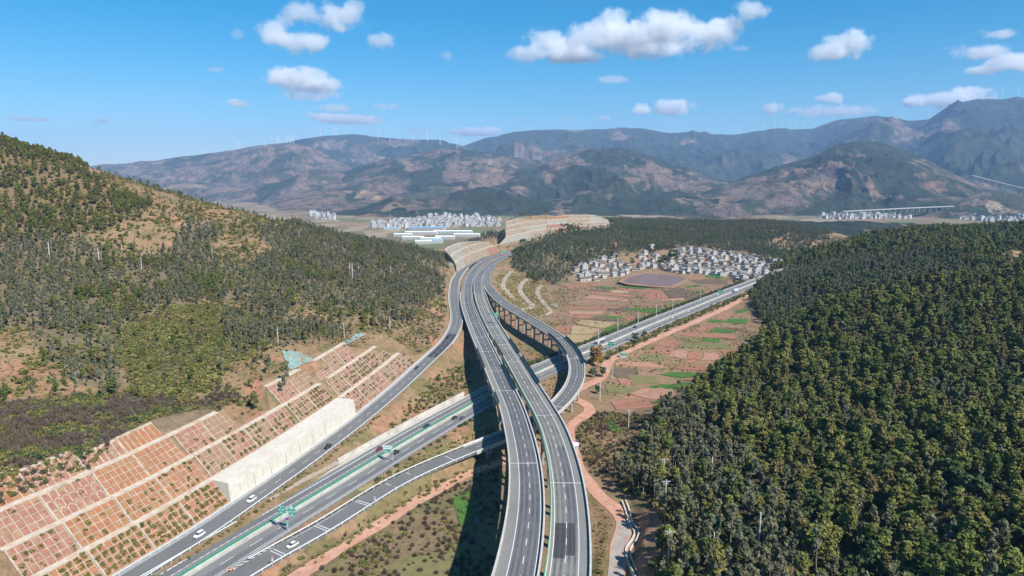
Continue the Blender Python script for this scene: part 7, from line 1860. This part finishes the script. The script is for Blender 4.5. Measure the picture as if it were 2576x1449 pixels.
# ------------------------------------------------------------------ utility poles
_pm = MB(); _pm.cyl((0, 0, -1), (0, 0, 11), .19, .13, 8); M['pole'] = plain('pole_concrete', (0.62, 0.6, 0.56), 0.8); POLE = _pm.me('post', M['pole'])
_pm = MB(); _pm.box((0, 0, 10.3), (1.9, .12, .12)); _pm.box((0, 0, 9.6), (1.3, .12, .12)); ARMS = _pm.me('crossarm', M['steel'])
_pm = MB()
for x in (-.85, -.4, .4, .85): _pm.cyl((x, 0, 10.3), (x, 0, 10.65), .06, n=6)
INS = _pm.me('insulator', M['sign_white'])
def pole(p, s, label, arms=True):
    t = thing('utility_pole', label, 'pole', p, random.uniform(-.2, .2), 'concrete utility poles'); t.scale = (s * 1.5, s * 1.5, s * 1.1)
    link('post', POLE, t)
    if arms: link('crossarm', ARMS, t); link('insulator', INS, t)
POLES = [(1681, 1425, 10, 1.05, 'concrete pole with crossarm at the bottom of the right wood', 1), (1673, 1290, 6, 1.1, 'pole with two crossarms at the left edge of the right wood, lower one', 1), (1668, 1225, 4, 1.05, 'pole with crossarm at the left edge of the right wood, upper one', 1),
        (1907, 1398, 13, 1.2, 'tall bare pole standing in the middle of the right wood', 0), (1788, 1238, 8, 1.2, 'bare pole in the wood, right of the crossarm poles', 0), (1727, 1235, 6, 1.0, 'bare pole between the crossarm poles and the taller bare one', 0), (1793, 1420, 10, .9, 'leaning bare pole near the bottom of the wood', 0),
        (1449, 938, -2, 1.0, 'pole beside the golden tree', 1), (1509, 1008, -2, 1.0, 'pole in the scrub below the farm track', 0), (1581, 1078, -2, .9, 'pole with lamp in the bushy field', 1), (1541, 955, -2, .8, 'short pole at the bend of the farm track', 0),
        (1505, 868, -2.5, 1.1, 'pole at the field edge left of the tanker truck', 0), (1554, 833, -2.5, 1.0, 'pole beyond the expressway above the tanker truck', 0), (1605, 814, -2.5, 1.0, 'pole between the fields and the expressway', 0), (1651, 796, -2.5, 1.0, 'third pole along the field side of the expressway', 0), (1692, 782, -2.5, 1.0, 'fourth pole along the field side of the expressway', 0), (1762, 754, -2.5, .9, 'farthest pole along the field side of the expressway', 0),
        (126, 660, 60, 1.3, 'pole on the dry left hillside, leftmost', 0), (250, 668, 62, 1.2, 'pole on the left hillside above the pale terrace', 0), (357, 682, 60, .9, 'short pole on the left hillside by the dark conifer', 0), (308, 645, 70, .9, 'pole high on the left hillside', 0), (535, 655, 62, .9, 'pole on the dry shoulder of the left hill', 0), (566, 735, 42, .8, 'pole in the eucalyptus wood', 0),
        (880, 700, 40, 1.2, 'left one of two tall poles in the left wood', 0), (887, 705, 40, 1.3, 'right one of two tall poles in the left wood', 0), (903, 700, 42, .9, 'short pole right of the two tall poles', 1), (983, 700, 36, .9, 'pole in the wood nearer to the slip road', 0), (700, 870, 30, .9, 'white pole above the netted slope', 0), (866, 850, 28, .9, 'pole with small roof above the far cut slope', 1), (981, 832, 26, .9, 'pole beside the yellow landslip', 0)]
_z = np.array([p[2] for p in POLES], float); _q = np.array([p[:2] for p in POLES], float)
for _ in range(16):
    _p = np.array([at(a_, b_, c_) for (a_, b_), c_ in zip(_q, _z)]); _z = _z * .6 + .4 * ground(_p[:, :2])
for (px, py, z, s, lab, ar), p in zip(POLES, _p): pole(p, s, lab, bool(ar))

# ------------------------------------------------------------------ wind turbines on the skyline
M['turbine'] = plain('turbine_white', (.82, .83, .84), .5, var=.03)
_t = MB(); _t.cyl((0, 0, -12), (0, 0, 80), 3.0, 1.8, 8); TOWER = _t.me('tower', M['turbine'])
_t = MB(); _t.box((0, 1.5, 81.5), (3.2, 9, 3.4)); NAC = _t.me('nacelle', M['turbine'])
_t = MB(); _t.hexa([(-1.5, -.4, 0), (1.5, -.4, 0), (1.5, .4, 0), (-1.5, .4, 0), (-.35, -.2, 42), (.55, -.2, 42), (.55, .2, 42), (-.35, .2, 42)]); BLADE = _t.me('blade', M['turbine'])
def turbine(px, rng_name, k, label, s=1.0, dy=0.0):
    rp, rpy, rY, rz_, kx = RIDGES[rng_name]
    Y = float(np.interp(px, rp, rY)) - dy; z = float(np.interp(px, rp, rz_)) - dy * .12; x = float(np.interp(px, rp, kx)) * Y
    t = thing('wind_turbine', label, 'wind turbine', (x, Y, z - 3), random.uniform(-.5, .5), 'wind turbines on the ridges'); t.scale = (s, s, s)
    link('tower', TOWER, t); link('nacelle', NAC, t); a0 = random.uniform(0, 2)
    for i in range(3):
        b = link('blade', BLADE, t); b.location = (0, -3.4, 81.5); b.rotation_euler = (0, a0 + i * 2.094, 0)
TL = [(512, 0), (600, 0), (668, 0), (683, 0), (697, 0), (703, 0), (723, 0), (731, 0), (738, 0)]
for k, (x, d) in enumerate(TL): turbine(x, 'far_range_left', k, 'small white turbine on the left pinkish ridge, number %s from the left' % ['one', 'two', 'three', 'four', 'five', 'six', 'seven', 'eight', 'nine'][k], 1.05)
TG = [(763, 0), (772, 0), (806, 0), (842, 0), (847, 0), (873, 0), (951, 300), (957, 0), (981, 500), (1005, 0), (1040, 200), (1075, 200), (1107, 500), (1150, 500)]
for k, (x, d) in enumerate(TG): turbine(x, 'far_range_green', k, 'white turbine on the green ridge, number %s from the left' % ['one', 'two', 'three', 'four', 'five', 'six', 'seven', 'eight', 'nine', 'ten', 'eleven', 'twelve', 'thirteen', 'fourteen'][k], 1.4, d)
TR = [1860, 1899, 1920, 1949, 1968, 1990, 2004, 2024, 2336, 2404, 2466, 2475, 2519, 2560]
for k, x in enumerate(TR): turbine(x, 'far_range_right', k, 'white turbine on the right-hand ridge, number %s from the left' % ['one', 'two', 'three', 'four', 'five', 'six', 'seven', 'eight', 'nine', 'ten', 'eleven', 'twelve', 'thirteen', 'fourteen'][k], 1.45, 250 if x in (2404, 2475) else 0)

# ------------------------------------------------------------------ far viaducts
def far_viaduct(pts, w, label, span, drop, mt='concrete'):
    P_ = Path([aty(*p) for p in pts], 10.0, 20.0)
    t = thing('far_viaduct', label, 'viaduct', P_.at(0, 0)); inv = Matrix.Translation(-t.location)
    v, f = ribbon(P_, 0, P_.L, w, -w, 0, 15.0, 3.4); o = link('deck', mesh('deck', v, f, M[mt]), t); o.matrix_parent_inverse = inv
    for s in np.arange(span / 2, P_.L, span):
        mb = MB()
        for o_ in (-w * .6, w * .6):
            c = P_.at(s, o_); mb.cyl((c[0], c[1], c[2] - drop), (c[0], c[1], c[2] - 3), 1.6, n=6)
        o = mb.build('pier', M['pier'], t); o.matrix_parent_inverse = inv
far_viaduct([(2120, 531, 3400), (2200, 527, 3440), (2300, 522, 3500), (2398, 518, 3560)], 9, 'long pale viaduct on many piers across the valley at the right', 36, 26)
far_viaduct([(2446, 441, 4450), (2500, 455, 4250), (2576, 474, 4050), (2640, 490, 3900)], 9, 'far viaduct on tall piers running off the right edge', 60, 45, 'girder')
